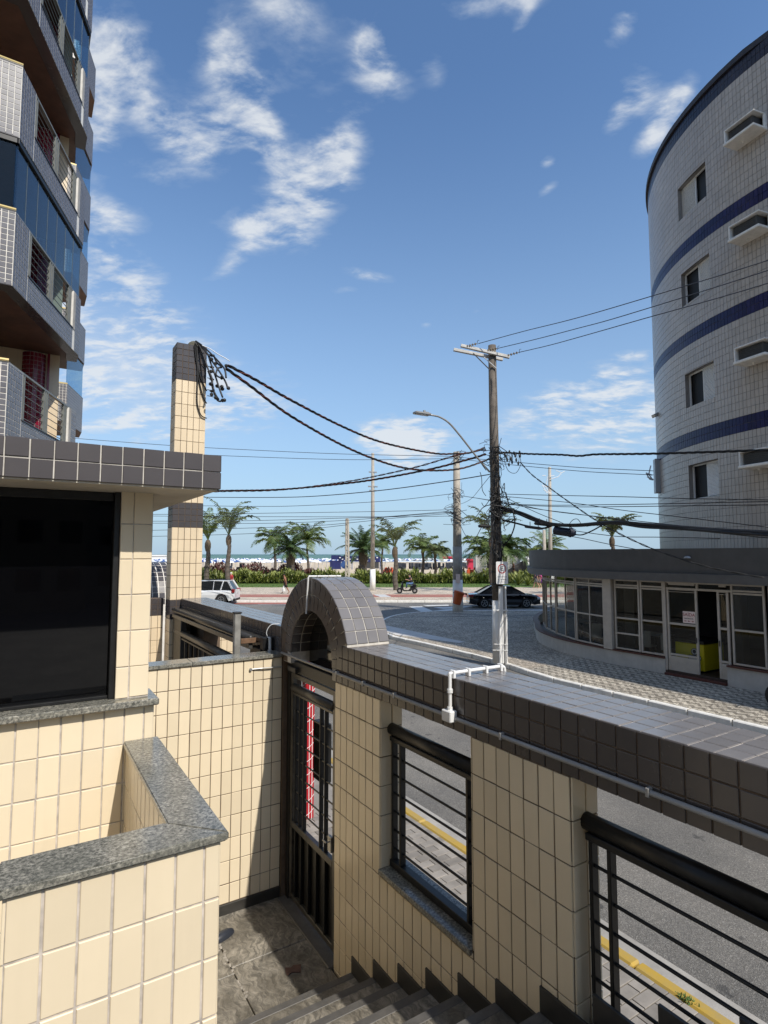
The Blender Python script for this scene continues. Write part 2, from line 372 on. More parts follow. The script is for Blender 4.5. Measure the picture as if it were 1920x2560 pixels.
    def build(s, name, mat, parent=None, kind=None, smooth=False, local=False, base=True):
        vs = s.v; loc = Vector((0, 0, 0))
        if parent is not None and not local:
            inv = ROOT[root_of(parent).name]; vs = [inv @ v for v in vs]
        elif parent is None and base and vs:
            xs = [v.x for v in vs]; ys = [v.y for v in vs]; zs = [v.z for v in vs]
            loc = Vector(((min(xs) + max(xs)) / 2, (min(ys) + max(ys)) / 2, min(zs))); vs = [v - loc for v in vs]
        me = bpy.data.meshes.new(name); me.from_pydata([tuple(v) for v in vs], [], s.f)
        for m in (mat if isinstance(mat, (list, tuple)) else [mat]): me.materials.append(MATS[m])
        if any(s.m): me.polygons.foreach_set('material_index', s.m)
        if smooth: me.polygons.foreach_set('use_smooth', [True] * len(me.polygons))
        me.validate(); me.update()
        o = bpy.data.objects.new(name, me); C.objects.link(o); o.location = loc
        if parent is not None: o.parent = parent; o.location = (0, 0, 0); PAR[o.name] = parent
        else: ROOT[o.name] = Matrix.Translation(-loc)
        if kind: o['kind'] = kind
        return o
ROOT, PAR = {}, {}
def root_of(o):
    while o.name in PAR: o = PAR[o.name]
    return o
def tag(o, label=None, cat=None, group=None, kind=None):
    if label: o['label'] = label
    if cat: o['category'] = cat
    if group: o['group'] = group
    if kind: o['kind'] = kind
    return o
def thing(name, label, cat, loc=(0, 0, 0), rz=0.0, group=None):
    o = bpy.data.objects.new(name, None); C.objects.link(o); o.empty_display_size = .2
    o.location = loc; o.rotation_euler = (0, 0, rz)
    ROOT[o.name] = (Matrix.Translation(Vector(loc)) @ Matrix.Rotation(rz, 4, 'Z')).inverted()
    return tag(o, label, cat, group)
def copy_tree(o, parent=None, loc=None, rz=None, label=None):
    c = o.copy(); C.objects.link(c)
    if parent is not None: c.parent = parent; PAR[c.name] = parent
    if loc is not None: c.location = loc
    if rz is not None: c.rotation_euler = (0, 0, rz)
    if label: c['label'] = label
    for ch in [q for q in list(bpy.data.objects) if q.parent == o] if parent is None else [q for q in list(o.children)]:
        copy_tree(ch, c)
    return c
def text(name, s, size, o, u, v, mat, parent=None, ext=.001, align='CENTER'):
    cu = bpy.data.curves.new(name, 'FONT'); cu.body = s; cu.size = size; cu.extrude = ext; cu.align_x = align; cu.align_y = 'CENTER'
    cu.materials.append(MATS[mat]); t = bpy.data.objects.new(name, cu); C.objects.link(t)
    u, v, o = Vector(u).normalized(), Vector(v).normalized(), Vector(o); n = u.cross(v)
    m = Matrix((u, v, n)).transposed().to_4x4(); m.translation = o
    if parent is not None: m = ROOT[root_of(parent).name] @ m
    dg = bpy.context.evaluated_depsgraph_get(); me = bpy.data.meshes.new_from_object(t.evaluated_get(dg)); bpy.data.objects.remove(t)
    q = bpy.data.objects.new(name, me); C.objects.link(q)
    if parent is not None: q.parent = parent; PAR[q.name] = parent
    q.matrix_local = m; return q
# ------------------------------------------------------------------ tiles as pieces
TM = {}
def tile_mesh(w, h, t, mat, e=.0025):
    k = (round(w, 3), round(h, 3), t, mat)
    if k not in TM:
        a, b = w / 2, h / 2; V = []
        for (aa, bb, z) in ((a, b, -.004), (a, b, t - e), (a - e, b - e, t)):
            V += [(-aa, -bb, z), (aa, -bb, z), (aa, bb, z), (-aa, bb, z)]
        F = [(8, 9, 10, 11)] + [(r + i, r + (i + 1) % 4, r + 4 + (i + 1) % 4, r + 4 + i) for r in (0, 4) for i in range(4)]
        me = bpy.data.meshes.new('tile'); me.from_pydata(V, [], F); me.materials.append(MATS[mat]); me.update(); TM[k] = (me, V, F)
    return TM[k]
class Tiles:
    def __init__(s, parent, name, mat, limit=300, t=.006, jit=.003):
        s.p, s.n, s.mat, s.lim, s.t, s.j, s.L = parent, name, mat, limit, t, jit, []
    def one(s, c, u, v, w, h):
        u, v = Vector(u).normalized(), Vector(v).normalized()
        s.L.append((Vector(c) + u * RND.gauss(0, .0007) + v * RND.gauss(0, .0007), u, v, w, h))
    def patch(s, o, u, v, W, H, tw=.107, th=.214, j=.007, u0=0.0, v0=0.0, skip=None, mn=.012):
        o, u, v = Vector(o), Vector(u).normalized(), Vector(v).normalized()
        i0, i1 = math.floor((0 - u0) / tw), math.ceil((W - u0) / tw); k0, k1 = math.floor((0 - v0) / th), math.ceil((H - v0) / th)
        for i in range(i0, i1):
            a0, a1 = max(0, u0 + i * tw) + j / 2, min(W, u0 + (i + 1) * tw) - j / 2
            if a1 - a0 < mn: continue
            for k in range(k0, k1):
                b0, b1 = max(0, v0 + k * th) + j / 2, min(H, v0 + (k + 1) * th) - j / 2
                if b1 - b0 < mn: continue
                rects = [(a0, a1, b0, b1)]
                if skip:
                    for (sa0, sa1, sb0, sb1) in skip:
                        nr = []
                        for (x0, x1, y0, y1) in rects:
                            if x1 <= sa0 or x0 >= sa1 or y1 <= sb0 or y0 >= sb1: nr.append((x0, x1, y0, y1)); continue
                            if x0 < sa0: nr.append((x0, sa0, y0, y1))
                            if x1 > sa1: nr.append((sa1, x1, y0, y1))
                            xa, xb = max(x0, sa0), min(x1, sa1)
                            if y0 < sb0: nr.append((xa, xb, y0, sb0))
                            if y1 > sb1: nr.append((xa, xb, sb1, y1))
                        rects = nr
                for (x0, x1, y0, y1) in rects:
                    if x1 - x0 > mn and y1 - y0 > mn: s.one(o + u * ((x0 + x1) / 2) + v * ((y0 + y1) / 2), u, v, x1 - x0, y1 - y0)
    def finish(s):
        def imp(q):
            c, u, v, w, h = q; n = u.cross(v); to = Vector((0, 0, CZ)) - c; fc = n.dot(to.normalized()); p = proj(c)
            if p is None or fc <= 0.02 or not (-40 < p[0] < 1960 and -40 < p[1] < 2600): return 0
            return w * h * fc / (p[2] ** 2)
        L = sorted(s.L, key=imp, reverse=True); inv = ROOT[root_of(s.p).name]; rest = MB(); cnt = 0
        for q in L:
            c, u, v, w, h = q; n = u.cross(v)
            r = Matrix((u, v, n)).transposed().to_4x4()
            r = Matrix.Translation(c + n * RND.uniform(-.0006, .0006)) @ r @ Matrix.Rotation(RND.gauss(0, s.j), 4, 'X') @ Matrix.Rotation(RND.gauss(0, s.j), 4, 'Y') @ Matrix.Rotation(RND.gauss(0, .0035), 4, 'Z')
            me, V, F = tile_mesh(w, h, s.t, s.mat)
            if cnt < s.lim and imp(q) > 0:
                o = bpy.data.objects.new(s.n, me); C.objects.link(o); o.parent = s.p; PAR[o.name] = s.p; o.matrix_local = inv @ r; cnt += 1
            else: rest.add([r @ Vector(x) for x in V], F)
        if rest.v: rest.build(s.n + '_field', s.mat, s.p, kind='stuff')
def cat_pts(pts, n=6):                                   # Catmull-Rom through points
    pts = [Vector(p) for p in pts]; out = []
    for i in range(len(pts) - 1):
        p0, p1, p2, p3 = pts[max(i - 1, 0)], pts[i], pts[i + 1], pts[min(i + 2, len(pts) - 1)]
        for k in range(n):
            t = k / n
            out.append(.5 * ((2 * p1) + (p2 - p0) * t + (2 * p0 - 5 * p1 + 4 * p2 - p3) * t * t + (3 * p1 - p0 - 3 * p2 + p3) * t ** 3))
    return out + [pts[-1]]
X_, Y_, Z_ = Vector((1, 0, 0)), Vector((0, 1, 0)), Vector((0, 0, 1))
# ================================================================== GROUND
def sheet(name, poly, z, mat, thick=0.0, kind='structure', label=None):
    mb = MB()
    if thick: mb.prism(poly, z - thick, z)
    else: mb.add([(p[0], p[1], z) for p in poly], [list(range(len(poly)))])
    o = mb.build(name, mat, None, kind)
    if label: o['label'] = label
    return o
def hpoly(pts): return [tuple(hw(*p))[:2] for p in pts]
XA, XB, XP = 2.345, 2.775, 2.555           # near face, far side of beam, far side of pillars
ZT, ZB = 2.717, 2.393                      # beam top, beam bottom
RZ = -.08                                  # road level
sheet('asphalt_road', hpoly([(-90, -40), (90, -40), (90, 43.6), (-90, 43.6)]), RZ, 'asphalt')
# landing, stairs platform and yard floor
yard = MB(); yard.prism([(-6, -6), (2.34, -6), (2.34, 10.3), (-6, 10.3)], -.2, -.02)
yard.build('yard_floor', 'concrete', None, 'structure')
# landing: gneiss slabs
lz = .03
land = MB().box(.2, 2.33, 4.0, 5.73, -.015, .004).build('landing', 'soil', None, 'structure')
for (x0, x1, y0, y1) in [(.2, .95, 4.1, 4.9), (.2, .95, 4.9, 5.72), (.95, 1.62, 4.1, 4.9), (.95, 1.62, 4.9, 5.72), (1.62, 2.33, 4.1, 4.98), (1.62, 2.33, 4.98, 5.72)]:
    MB().box(x0 + .005, x1 - .005, y0 + .005, y1 - .005, .004, lz + RND.uniform(-.002, .003), .004).build('stone_slab', 'gneiss', land)
M('mortar', (.34, .31, .265), .9, var=.35, vs=18, bump=.6, bs=60)
mm = MB()
for k in range(26):
    y = 4.62 + k * .037; mm.lathe((1.62 + RND.gauss(0, .02), y, lz - .004), [(RND.uniform(.012, .03), 0), (.009, .0055)], 7)
mm.build('mortar_patch', 'mortar', land)
M('brick_shard', (.10, .055, .042), .8, var=.2, vs=20)
sh = MB().prism([(1.98, 4.64), (2.03, 4.655), (2.09, 4.62), (2.115, 4.67), (2.13, 4.70), (2.07, 4.725), (2.04, 4.71), (2.0, 4.735), (1.985, 4.69)], lz + .003, lz + .009).build('dry_leaf', 'brick_shard')
tag(sh, 'reddish dry leaf lying on the shaded stone landing', 'leaf')
# stairs
NS, TR, RS = 12, .331, .162
st = thing('stairs', 'grey stone steps climbing from the landing beside the tiled street wall', 'stairs', (1.5, 2.3, 0))
M('skirt_dark', (.035, .033, .03), .35, var=.2, vs=10)
M('nosing', (.10, .095, .088), .5, var=.2, vs=12)
for i in range(1, NS + 1):
    y1 = 4.19 - TR * (i - 1); z = lz + RS * i; y0 = y1 - TR
    so_ = MB().box(.72, XA - .012, y0 - .02, y1 - .012, z - RS - .02, z, .003).build('step', 'gneiss', st)
    MB().box(.722, XA - .014, y1 - .058, y1 + .006, z - .028, z + .0025, .004).build('nosing', 'nosing', so_)
    MB().box(XA - .013, XA + .004, y0, y1 + .004, z - .03, z + .125, .002).build('skirting', 'skirt_dark', so_)
MB().box(-3, XA - .012, -6, 4.19 - TR * NS - .02, 1.7, lz + RS * NS, 0).build('upper_platform', 'gneiss', None, 'structure')
# ================================================================== STREET WALL
sw = thing('street_wall', 'cream tiled wall with dark tiled beam and window openings beside the stairs', 'wall', (XA + .1, 2.3, 0))
G = .0055
wins = [(2.742, 3.785), (.95, 1.99), (-.85, .2)]
core = MB()
core.box(XA + G, XP - G, -6, 4.522 - G, -.1, 1.15)                       # low wall
ys = [4.522 - G] + [y for w in wins for y in (w[1], w[0])] + [-6]
for k in range(0, len(ys), 2): core.box(XA + G, XP - G, ys[k + 1] + (G if k + 1 < len(ys) - 1 else 0), ys[k] - (G if k else 0), 1.15, ZB + .01)
core.box(XA + G, XB - G, -6, 4.50, ZB + G, ZT - G)                        # beam
core.build('wall_core', 'grout_brown', sw)
MB().box(XA + .006, XB - .006, -3, 4.27, ZT - G - .001, ZT - G + .0012).build('top_grout', 'grout_grey', sw)
tl = Tiles(sw, 'cream_tile', 'cream_tile', 300)
skip = [(4.522 - w[1], 4.522 - w[0], 1.14, 3) for w in wins]
tl.patch((XA + G, 4.522, 0), -Y_, Z_, 7.5, ZB, tw=.1054, v0=ZB % .214, skip=skip)
for (y0, y1) in wins:                                                     # jambs
    tl.patch((XA + G, y1 - G * 0, 1.15), X_, Z_, XP - XA - 2 * G, ZB - 1.15, tw=.103, v0=(ZB - 1.15) % .214)
    tl.patch((XA + G, y0, 1.15), X_, Z_, XP - XA - 2 * G, ZB - 1.15, tw=.103, v0=(ZB - 1.15) % .214)
tl.finish()
td = Tiles(sw, 'dark_tile', 'dark_tile', 300)
td.patch((XA + G, 4.522, ZB), -Y_, Z_, 7.5, ZT - ZB, .107, .108, u0=.02)
td.finish()
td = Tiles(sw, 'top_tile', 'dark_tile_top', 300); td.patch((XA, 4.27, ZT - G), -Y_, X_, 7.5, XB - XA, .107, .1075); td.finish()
for (y0, y1) in wins[:2]:
    MB().box(XA - .018, XP + .03, y0 + .004, y1 - .004, 1.128, 1.166, .004).build('window_sill', 'granite', sw)
# arch over the gate
ac, az_, ri, ro = 5.05, 2.5, .455, .772
def ring(r, a): return (ac + r * math.cos(a), az_ + r * math.sin(a))
poly_o = [(ac + ro - G, ZB)] + [ring(ro - G, PI * k / 28) for k in range(29)] + [(ac - ro + G, ZB)]
poly_i = [(ac - ri - G, ZB)] + [ring(ri + G, PI - PI * k / 28) for k in range(29)] + [(ac + ri + G, ZB)]
am = MB(); n = len(poly_o); A = poly_o; B = poly_i[::-1]
for xx in (XA + G + .001, XB - G - .001):
    am.add([(xx, p[0], p[1]) for p in A] + [(xx, p[0], p[1]) for p in B], [[i, i + 1, n + i + 1, n + i] for i in range(n - 1)])
for L in (A, B): am.add([(XA + G, p[0], p[1]) for p in L] + [(XB - G, p[0], p[1]) for p in L], [[i, i + 1, n + i + 1, n + i] for i in range(n - 1)])
ar = thing('gate_arch', 'dark tiled round arch standing over the black pedestrian gate', 'arch', (2.56, 5.05, ZB))
am.build('arch_core', 'grout_light', ar)
M('arch_glass', (.012, .012, .012), .06, spec=.9)
MB().extr([(ri * math.cos(PI * k / 20), ri * math.sin(PI * k / 20)) for k in range(21)] + [(-ri, -.12), (ri, -.12)], (XA + .21, ac, az_), Y_, Z_, X_, .01).build('tympanum_glass', 'arch_glass', ar)
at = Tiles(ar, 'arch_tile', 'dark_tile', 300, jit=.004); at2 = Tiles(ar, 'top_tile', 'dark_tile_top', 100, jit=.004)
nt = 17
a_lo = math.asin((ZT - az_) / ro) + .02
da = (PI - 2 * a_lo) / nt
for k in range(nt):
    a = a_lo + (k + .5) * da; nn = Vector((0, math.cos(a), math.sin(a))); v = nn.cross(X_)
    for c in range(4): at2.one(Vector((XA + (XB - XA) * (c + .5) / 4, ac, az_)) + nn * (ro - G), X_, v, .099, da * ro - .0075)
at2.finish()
for (r0, r1) in ((ri, .612), (.612, ro)):
    m = 20; rm = (r0 + r1) / 2
    for k in range(m):
        a = PI * (k + .5) / m; y, z = ring(rm, a)
        if (y < 4.47 or y > 5.66) and z < ZT - .02: continue
        rad = Vector((0, math.cos(a), math.sin(a))); tg = Vector((0, -math.sin(a), math.cos(a)))   # rad x tg = +X ; need -X
        at.one((XA + G + .001, y, z), tg, rad, rm * PI / m - .006, r1 - r0 - .007)
for k in range(15):
    a = PI * (k + .5) / 15; nn = Vector((0, -math.cos(a), -math.sin(a))); v = nn.cross(X_)
    for c in range(4): at.one(Vector((XA + (XB - XA) * (c + .5) / 4, ac, az_)) - nn * (ri + G), X_, v, .1, ri * PI / 15 - .006)
at.finish()
# little weed on the arch
M('weed', (.10, .085, .03), .8, var=.4, vs=30)
wd = MB()
for k in range(60):
    a = PI / 2 + RND.gauss(-.05, .12); p = Vector((XA + RND.uniform(.0, .3), *ring(ro + .004, a))); d = Vector((RND.gauss(0, 1), RND.gauss(0, 1), RND.uniform(0, .5))).normalized() * RND.uniform(.02, .06)
    s = d.cross(Z_).normalized() * .006; wd.add([p - s, p + s, p + d + Vector((0, 0, .005))], [(0, 1, 2)])
tag(wd.build('weed_tuft', 'weed'), 'dry weed tuft growing on top of the tiled gate arch', 'weed')
# ================================================================== GRILLES AND GATE
def grille(y0, y1, label, zlow=1.17):
    g = thing('window_grille', label, 'grille', (2.45, (y0 + y1) / 2, zlow), group='black window grilles in the street wall')
    x = 2.45
    MB().tube([(x, y0 + .005, 2.165), (x, y1 - .005, 2.165)], .043, 16).build('handrail', 'metal_black', g, smooth=True)
    MB().box(x - .03, x + .03, y0 + .02, y1 - .02, 2.085, 2.12, .004).build('top_bar', 'metal_black', g)
    MB().box(x - .03, x + .03, y0 + .02, y1 - .02, zlow, zlow + .05, .004).build('bottom_bar', 'metal_black', g)
    for yy in (y0 + .045, y0 + .135, y1 - .045, y1 - .15):
        MB().box(x - .024, x + .024, yy - .011, yy + .011, zlow + .05, 2.085, .003).build('post', 'metal_black', g)
    for k in range(6):
        z = 1.30 + k * .1335
        MB().tube([(x, y0 + .02, z), (x, y1 - .02, z)], .0085, 8).build('rod', 'metal_black', g)
    return g
grille(2.742, 3.785, 'black bar grille in the window opening next to the gate')
grille(.95, 1.99, 'black bar grille in the window opening nearest the right edge')
gt = thing('pedestrian_gate', 'black metal pedestrian gate under the tiled arch', 'gate', (2.42, 5.1, 0))
gx = 2.42
fr = MB(); fr.box(gx - .03, gx + .03, 4.53, 4.60, .03, ZB, .004); fr.box(gx - .03, gx + .03, 5.62, 5.69, .03, ZB, .004); fr.box(gx - .032, gx + .032, 4.60, 5.62, 2.30, ZB + .02, .004)
fr.build('gate_frame', 'metal_black', gt)
M('metal_worn', (.10, .095, .085), .38, metal=.5, var=.35, vs=14)
lf = MB(); lf.box(gx - .022, gx + .022, 4.61, 4.665, .07, 2.285, .004); lf.box(gx - .022, gx + .022, 5.56, 5.61, .07, 2.285, .004)
lf.box(gx - .02, gx + .02, 4.665, 5.56, 2.235, 2.285, .004); lf.box(gx - .024, gx + .024, 4.665, 5.56, .76, .82, .004); lf.box(gx - .02, gx + .02, 4.665, 5.56, .07, .12, .004)
lf.build('leaf_frame', 'metal_worn', gt)
MB().tube([(gx - .01, 4.67, 2.14), (gx - .01, 5.555, 2.14)], .04, 14).build('handrail', 'metal_worn', gt, smooth=True)
MB().box(gx - .022, gx + .022, 4.67, 5.555, 2.07, 2.095, .003).build('top_bar', 'metal_worn', gt)
for yy in (4.83, 4.93, 5.30, 5.40, 5.50): MB().box(gx - .02, gx + .02, yy - .009, yy + .009, .82, 2.07, .003).build('post', 'metal_black', gt)
for k in range(7):
    z = .965 + k * .158; MB().tube([(gx, 4.67, z), (gx, 5.555, z)], .0075, 8).build('rod', 'metal_worn', gt)
MB().box(gx + .012, gx + .018, 4.665, 5.56, .12, .76).build('kick_panel', 'metal_black', gt)
for yy in (4.82, 5.0, 5.17, 5.34, 5.48): MB().box(gx - .022, gx + .012, yy - .012, yy + .012, .12, .76, .003).build('panel_rib', 'metal_black', gt)
lk = MB().box(gx - .05, gx - .02, 4.635, 4.70, .90, 1.03, .004).build('lock', 'metal_grey', gt)
MB().tube([(gx - .05, 4.66, .99), (gx - .085, 4.66, .99), (gx - .085, 4.72, .99)], .007, 8).build('lock_handle', 'metal_grey', lk)
MB().box(gx - .07, gx - .02, 5.40, 5.60, 2.31, 2.36, .004).build('door_closer', 'metal_dark', gt)
MB().box(2.30, 2.48, 4.53, 5.69, -.02, .045, .006).build('threshold', 'nosing', gt)
hk = MB(); hk.tube([(2.0, 5.715, 2.335), (2.12, 5.70, 2.337), (2.33, 5.70, 2.33)], .007, 8); hk.lathe((2.0, 5.70, 2.335), [(.014, 0), (.014, .02)], 10, (0, 1, 0))
tag(hk.build('gate_holder', 'metal_grey'), 'short metal hold-open rod on the wall beside the gate', 'hook')
ib = thing('intercom_box', 'black letter and intercom box behind the gate bars', 'box', (2.66, 5.42, 1.2))
MB().box(2.60, 2.70, 5.27, 5.50, 1.22, 1.80, .01).build('case', 'metal_black', ib)
MB().box(2.59, 2.60, 5.30, 5.47, 1.60, 1.66, .002).build('slot', 'metal_dark', ib)
# ================================================================== CONDUITS
cg = thing('grey_conduit', 'thin grey conduit clipped along the dark tiled beam', 'conduit', (XA - .02, 2, 2.48))
MB().tube([(XA - .018, 5.70, 2.475), (XA - .018, 4.6, 2.475), (XA - .018, -5, 2.475)], .0125, 10).build('pipe', 'pvc_grey', cg, smooth=True)
for yy in (4.45, 4.0, 3.55, 2.45, 1.55, .8): MB().box(XA - .034, XA - .002, yy - .009, yy + .009, 2.456, 2.496, .003).build('clip', 'pvc_grey', cg)
cw = thing('white_conduit', 'white plastic pipe running over the wall top from a junction box', 'conduit', (XA - .02, 2.88, 2.4))
yj = 2.90
MB().box(XA - .062, XA - .004, yj - .045, yj + .045, 2.452, 2.522, .006).build('junction_box', 'pvc_white', cw)
MB().tube(cat_pts([(XA - .03, yj - .005, 2.52), (XA - .03, yj - .005, 2.70), (XA - .028, yj - .005, 2.742), (XA + .0, yj - .005, 2.748), (XB - .05, yj - .005, 2.748), (XB - .01, yj - .005, 2.745), (XB + .01, yj - .005, 2.72), (XB + .01, yj - .005, 2.60)], 4), .0115, 12).build('pipe', 'pvc_white', cw, smooth=True)
for (x, z, d) in ((XA - .03, 2.53, 'z'), (XA - .03, 2.64, 'z'), (XA + .12, 2.748, 'x'), (XA + .27, 2.748, 'x'), (XA - .005, 2.748, 'x'), (XB - .03, 2.748, 'x')):
    (MB().lathe((x, yj - .005, z - .012), [(.0185, 0), (.0185, .024)], 12) if d == 'z' else MB().box(x - .009, x + .009, yj - .026, yj + .016, ZT - .001, 2.766, .003)).build('clip', 'pvc_white', cw)
cp = thing('arch_pipe', 'white plastic pipe bent over the front of the gate arch', 'conduit', (XA, 5.05, 2.97))
MB().tube([(XB - .1, 5.05, 3.284), (XA - .012, 5.06, 3.288), (XA - .018, 5.06, 3.27), (XA - .018, 5.10, 2.93)], .0085, 8).build('pipe', 'pvc_white', cp)
MB().tube(cat_pts([(XA - .018, 5.10, 2.935), (XA + .02, 5.11, 2.92), (XA + .1, 5.2, 2.93), (XA + .2, 5.28, 2.9)]), .005, 6).build('wire', 'cable_grey', cp)
# ================================================================== BACK WALL
BY = 5.724
bw = thing('back_wall', 'sunlit cream tiled wall with granite coping facing the landing', 'wall', (1.5, BY + .1, 0))
MB().box(-3, XA + .0, BY + G, BY + .19, -.1, 2.428).build('wall_core', 'grout_brown', bw)
tb = Tiles(bw, 'cream_tile', 'cream_tile', 300)
tb.patch((.55, BY + G, .13), X_, Z_, XA - .55, 2.428 - .13, tw=.1035, th=.212, v0=(2.428 - .13) % .212, u0=(XA - .55) % .1035)
tb.finish()
for (x0, x1) in ((-1.0, .4), (.4, 1.42), (1.42, XA + .03)):
    MB().box(x0 + .001, x1 - .001, BY - .022, BY + .215, 2.43, 2.466, .004).build('coping_slab', 'granite', bw)
MB().box(.2, XA - .0, BY - .012, BY + .004, .02, .125, .002).build('skirting', 'skirt_dark', bw)
# ================================================================== BOOTH
bo = thing('guard_booth', 'guard booth with black window and dark tiled flat roof', 'booth', (-1, 4.4, 0))
SWY = 3.69
MB().box(-4, .70 - G, SWY + G, SWY + .22, -.1, 2.612).build('sill_wall_core', 'grout_grey', bo)
bt = Tiles(bo, 'cream_tile', 'cream_tile', 300, jit=.0035)
bt.patch((-1.07, SWY + G, 0), X_, Z_, 1.77, 2.612, j=.008, v0=2.612 % .214, u0=1.07 + .0027)
bt.patch((.70 - G, SWY, 0), Y_, Z_, 2.0, 2.612, v0=2.612 % .214)
PY = 3.718
MB().box(.488, .668, PY + G, PY + .30, 2.65, 3.88).build('pillar_core', 'grout_grey', bo)
for k in range(6):
    z1 = 3.878 - k * .2115 + (.015 if k else 0); z0 = max(2.655, 3.878 - (k + 1) * .2115 + .015)
    bt.one(((.485 + .559) / 2, PY + G, (z0 + z1) / 2), X_, Z_, .068, z1 - z0 - .006); bt.one(((.559 + .669) / 2, PY + G, (z0 + z1) / 2), X_, Z_, .104, z1 - z0 - .006)
bt.finish()
for (x0, x1) in ((-2.2, -.7), (-.7, .718)):
    MB().box(x0 + .0006, x1 - .0006, 3.632, 3.93, 2.613, 2.652, .006).build('sill_slab', 'granite', bo)
rf = MB().box(-4, .967, 3.352, 5.9, 3.885, 4.078).build('roof_slab', 'grout_light', bo)
rt = Tiles(rf, 'roof_tile', 'dark_tile_fascia', 120, jit=.005)
rt.patch((-1.2, 3.352, 3.878), X_, Z_, 2.172, .206, .107, .103, j=.0065, u0=1.2098)
rt.patch((.967, 3.346, 3.878), Y_, Z_, 2.55, .206, .107, .103, j=.0065)
rt.finish()
MB().box(-4, .955, 3.36, 5.89, 3.872, 3.884).build('soffit', 'stucco', bo)
M('black_glass', (.002, .002, .0025), .03, spec=.3)
MB().box(-4, .462, 3.80, 3.806, 2.655, 3.87).build('window_pane', 'black_glass', bo)
wf = MB(); wf.box(.455, .487, 3.745, 3.82, 2.653, 3.872, .003); wf.box(-4, .455, 3.78, 3.82, 3.82, 3.871, .003); wf.box(-4, .455, 3.77, 3.82, 2.653, 2.672, .003)
wf.build('window_frame', 'metal_black', bo)
MB().box(-4, .66, 4.05, 5.72, -.1, 3.87).build('booth_body', 'stucco', bo)
# ================================================================== L-SHAPED PARAPET IN FRONT OF THE BOOTH
lw = thing('parapet_wall', 'low cream tiled parapet with granite coping in the left foreground', 'wall', (.35, 2.6, 0))
lc = MB(); lc.box(-.012 + G, .70 - G, 2.31 + G, 2.482 - G, -.1, 2.384); lc.box(.55 + G, .70 - G, 2.482 - G, 3.69, -.1, 2.384); lc.build('wall_core', 'grout_grey', lw)
lt = Tiles(lw, 'cream_tile', 'cream_tile', 300, jit=.0035)
lt.patch((-.012, 2.31 + G, 0), X_, Z_, .712, 2.384, j=.009, v0=2.384 % .214, u0=.1154)
lt.patch((.55 + G, 3.69, 0), -Y_, Z_, 1.21, 2.384, v0=2.384 % .214)
lt.patch((.70 - G, 2.31, 0), Y_, Z_, 1.38, 2.384, v0=2.384 % .214)
lt.patch((-.012 + G, 2.482, 0), -Y_, Z_, .172, 2.384, v0=2.384 % .214)
lt.patch((.55, 2.482 - G, 0), -X_, Z_, .56, 2.384, v0=2.384 % .214)
lt.finish()
def slab(poly, z0, z1, bev, name, mat, parent):
    bm = bmesh.new(); vs = [bm.verts.new((p[0], p[1], z0)) for p in poly]; f = bm.faces.new(vs)
    r = bmesh.ops.extrude_face_region(bm, geom=[f]); up = [e for e in r['geom'] if isinstance(e, bmesh.types.BMVert)]
    bmesh.ops.translate(bm, verts=up, vec=(0, 0, z1 - z0)); bmesh.ops.recalc_face_normals(bm, faces=bm.faces)
    bmesh.ops.bevel(bm, geom=[e for e in bm.edges], offset=bev, segments=2, affect='EDGES')
    mb = MB(); mb.add([v.co for v in bm.verts], [[v.index for v in f.verts] for f in bm.faces]) if False else None
    bm.verts.index_update(); mb = MB(); mb.add([v.co.copy() for v in bm.verts], [[v.index for v in f.verts] for f in bm.faces]); bm.free()
    return mb.build(name, mat, parent)
slab([(-.028, 2.288), (.724, 2.288), (.524, 2.506), (-.028, 2.506)], 2.385, 2.417, .005, 'coping_slab', 'granite', lw)
slab([(.7255, 2.2885), (.7255, 3.688), (.536, 3.688), (.536, 2.5), (.5265, 2.5065)], 2.385, 2.417, .005, 'coping_slab', 'granite', lw)
# dark rounded shoe tip poking out behind the parapet, on the landing
M('shoe', (.03, .034, .045), .35)
sm = MB(); p0 = pxg(575, 2338, lz)
def egg(mb, c, a, b, h, rz, z0):
    V = []; F = []; nu, nv = 14, 6; cr, sr = math.cos(rz), math.sin(rz)
    for j in range(nv + 1):
        t = j / nv * PI / 2
        for i in range(nu):
            an = 2 * PI * i / nu; x, y = a * math.cos(an) * math.cos(t), b * math.sin(an) * math.cos(t)
            V.append((c[0] + x * cr - y * sr, c[1] + x * sr + y * cr, z0 + h * math.sin(t)))
    for j in range(nv):
        for i in range(nu): F.append((j * nu + i, j * nu + (i + 1) % nu, (j + 1) * nu + (i + 1) % nu, (j + 1) * nu + i))
    mb.add(V, F)
egg(sm, (p0.x - .07, p0.y), .13, .05, .06, .35, lz)
tag(sm.build('shoe', 'shoe', smooth=True), 'dark rounded shoe tip on the landing behind the parapet', 'shoe')
# ================================================================== BEAM BEYOND THE ARCH, TALL PILLAR, GARAGE GATE
w2 = thing('garage_beam', 'dark tiled beam running from the arch to the tall tiled pillar', 'wall', (2.56, 8, ZB))
c2 = MB(); c2.box(XA + G, XB - G, 5.6, 10.316, ZB + G, ZT + .02 - G); c2.box(XA + G, XP, 5.70, 6.25, -.1, ZB + G); c2.box(XP - .05, XB - G, 9.4, 10.31, -.1, ZB); c2.build('beam_core', 'grout_brown', w2)
t2 = Tiles(w2, 'dark_tile', 'dark_tile', 300)
t2.patch((XA + G, 10.316, ZB), -Y_, Z_, 4.56, ZT + .02 - ZB, .107, .115)
t2.finish()
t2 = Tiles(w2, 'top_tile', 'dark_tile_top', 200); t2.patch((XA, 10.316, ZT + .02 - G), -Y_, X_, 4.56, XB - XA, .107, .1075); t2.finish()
tp = thing('tall_pillar', 'tall cream and dark banded tiled pillar carrying the service cables', 'pillar', (2.43, 10.5, 0))
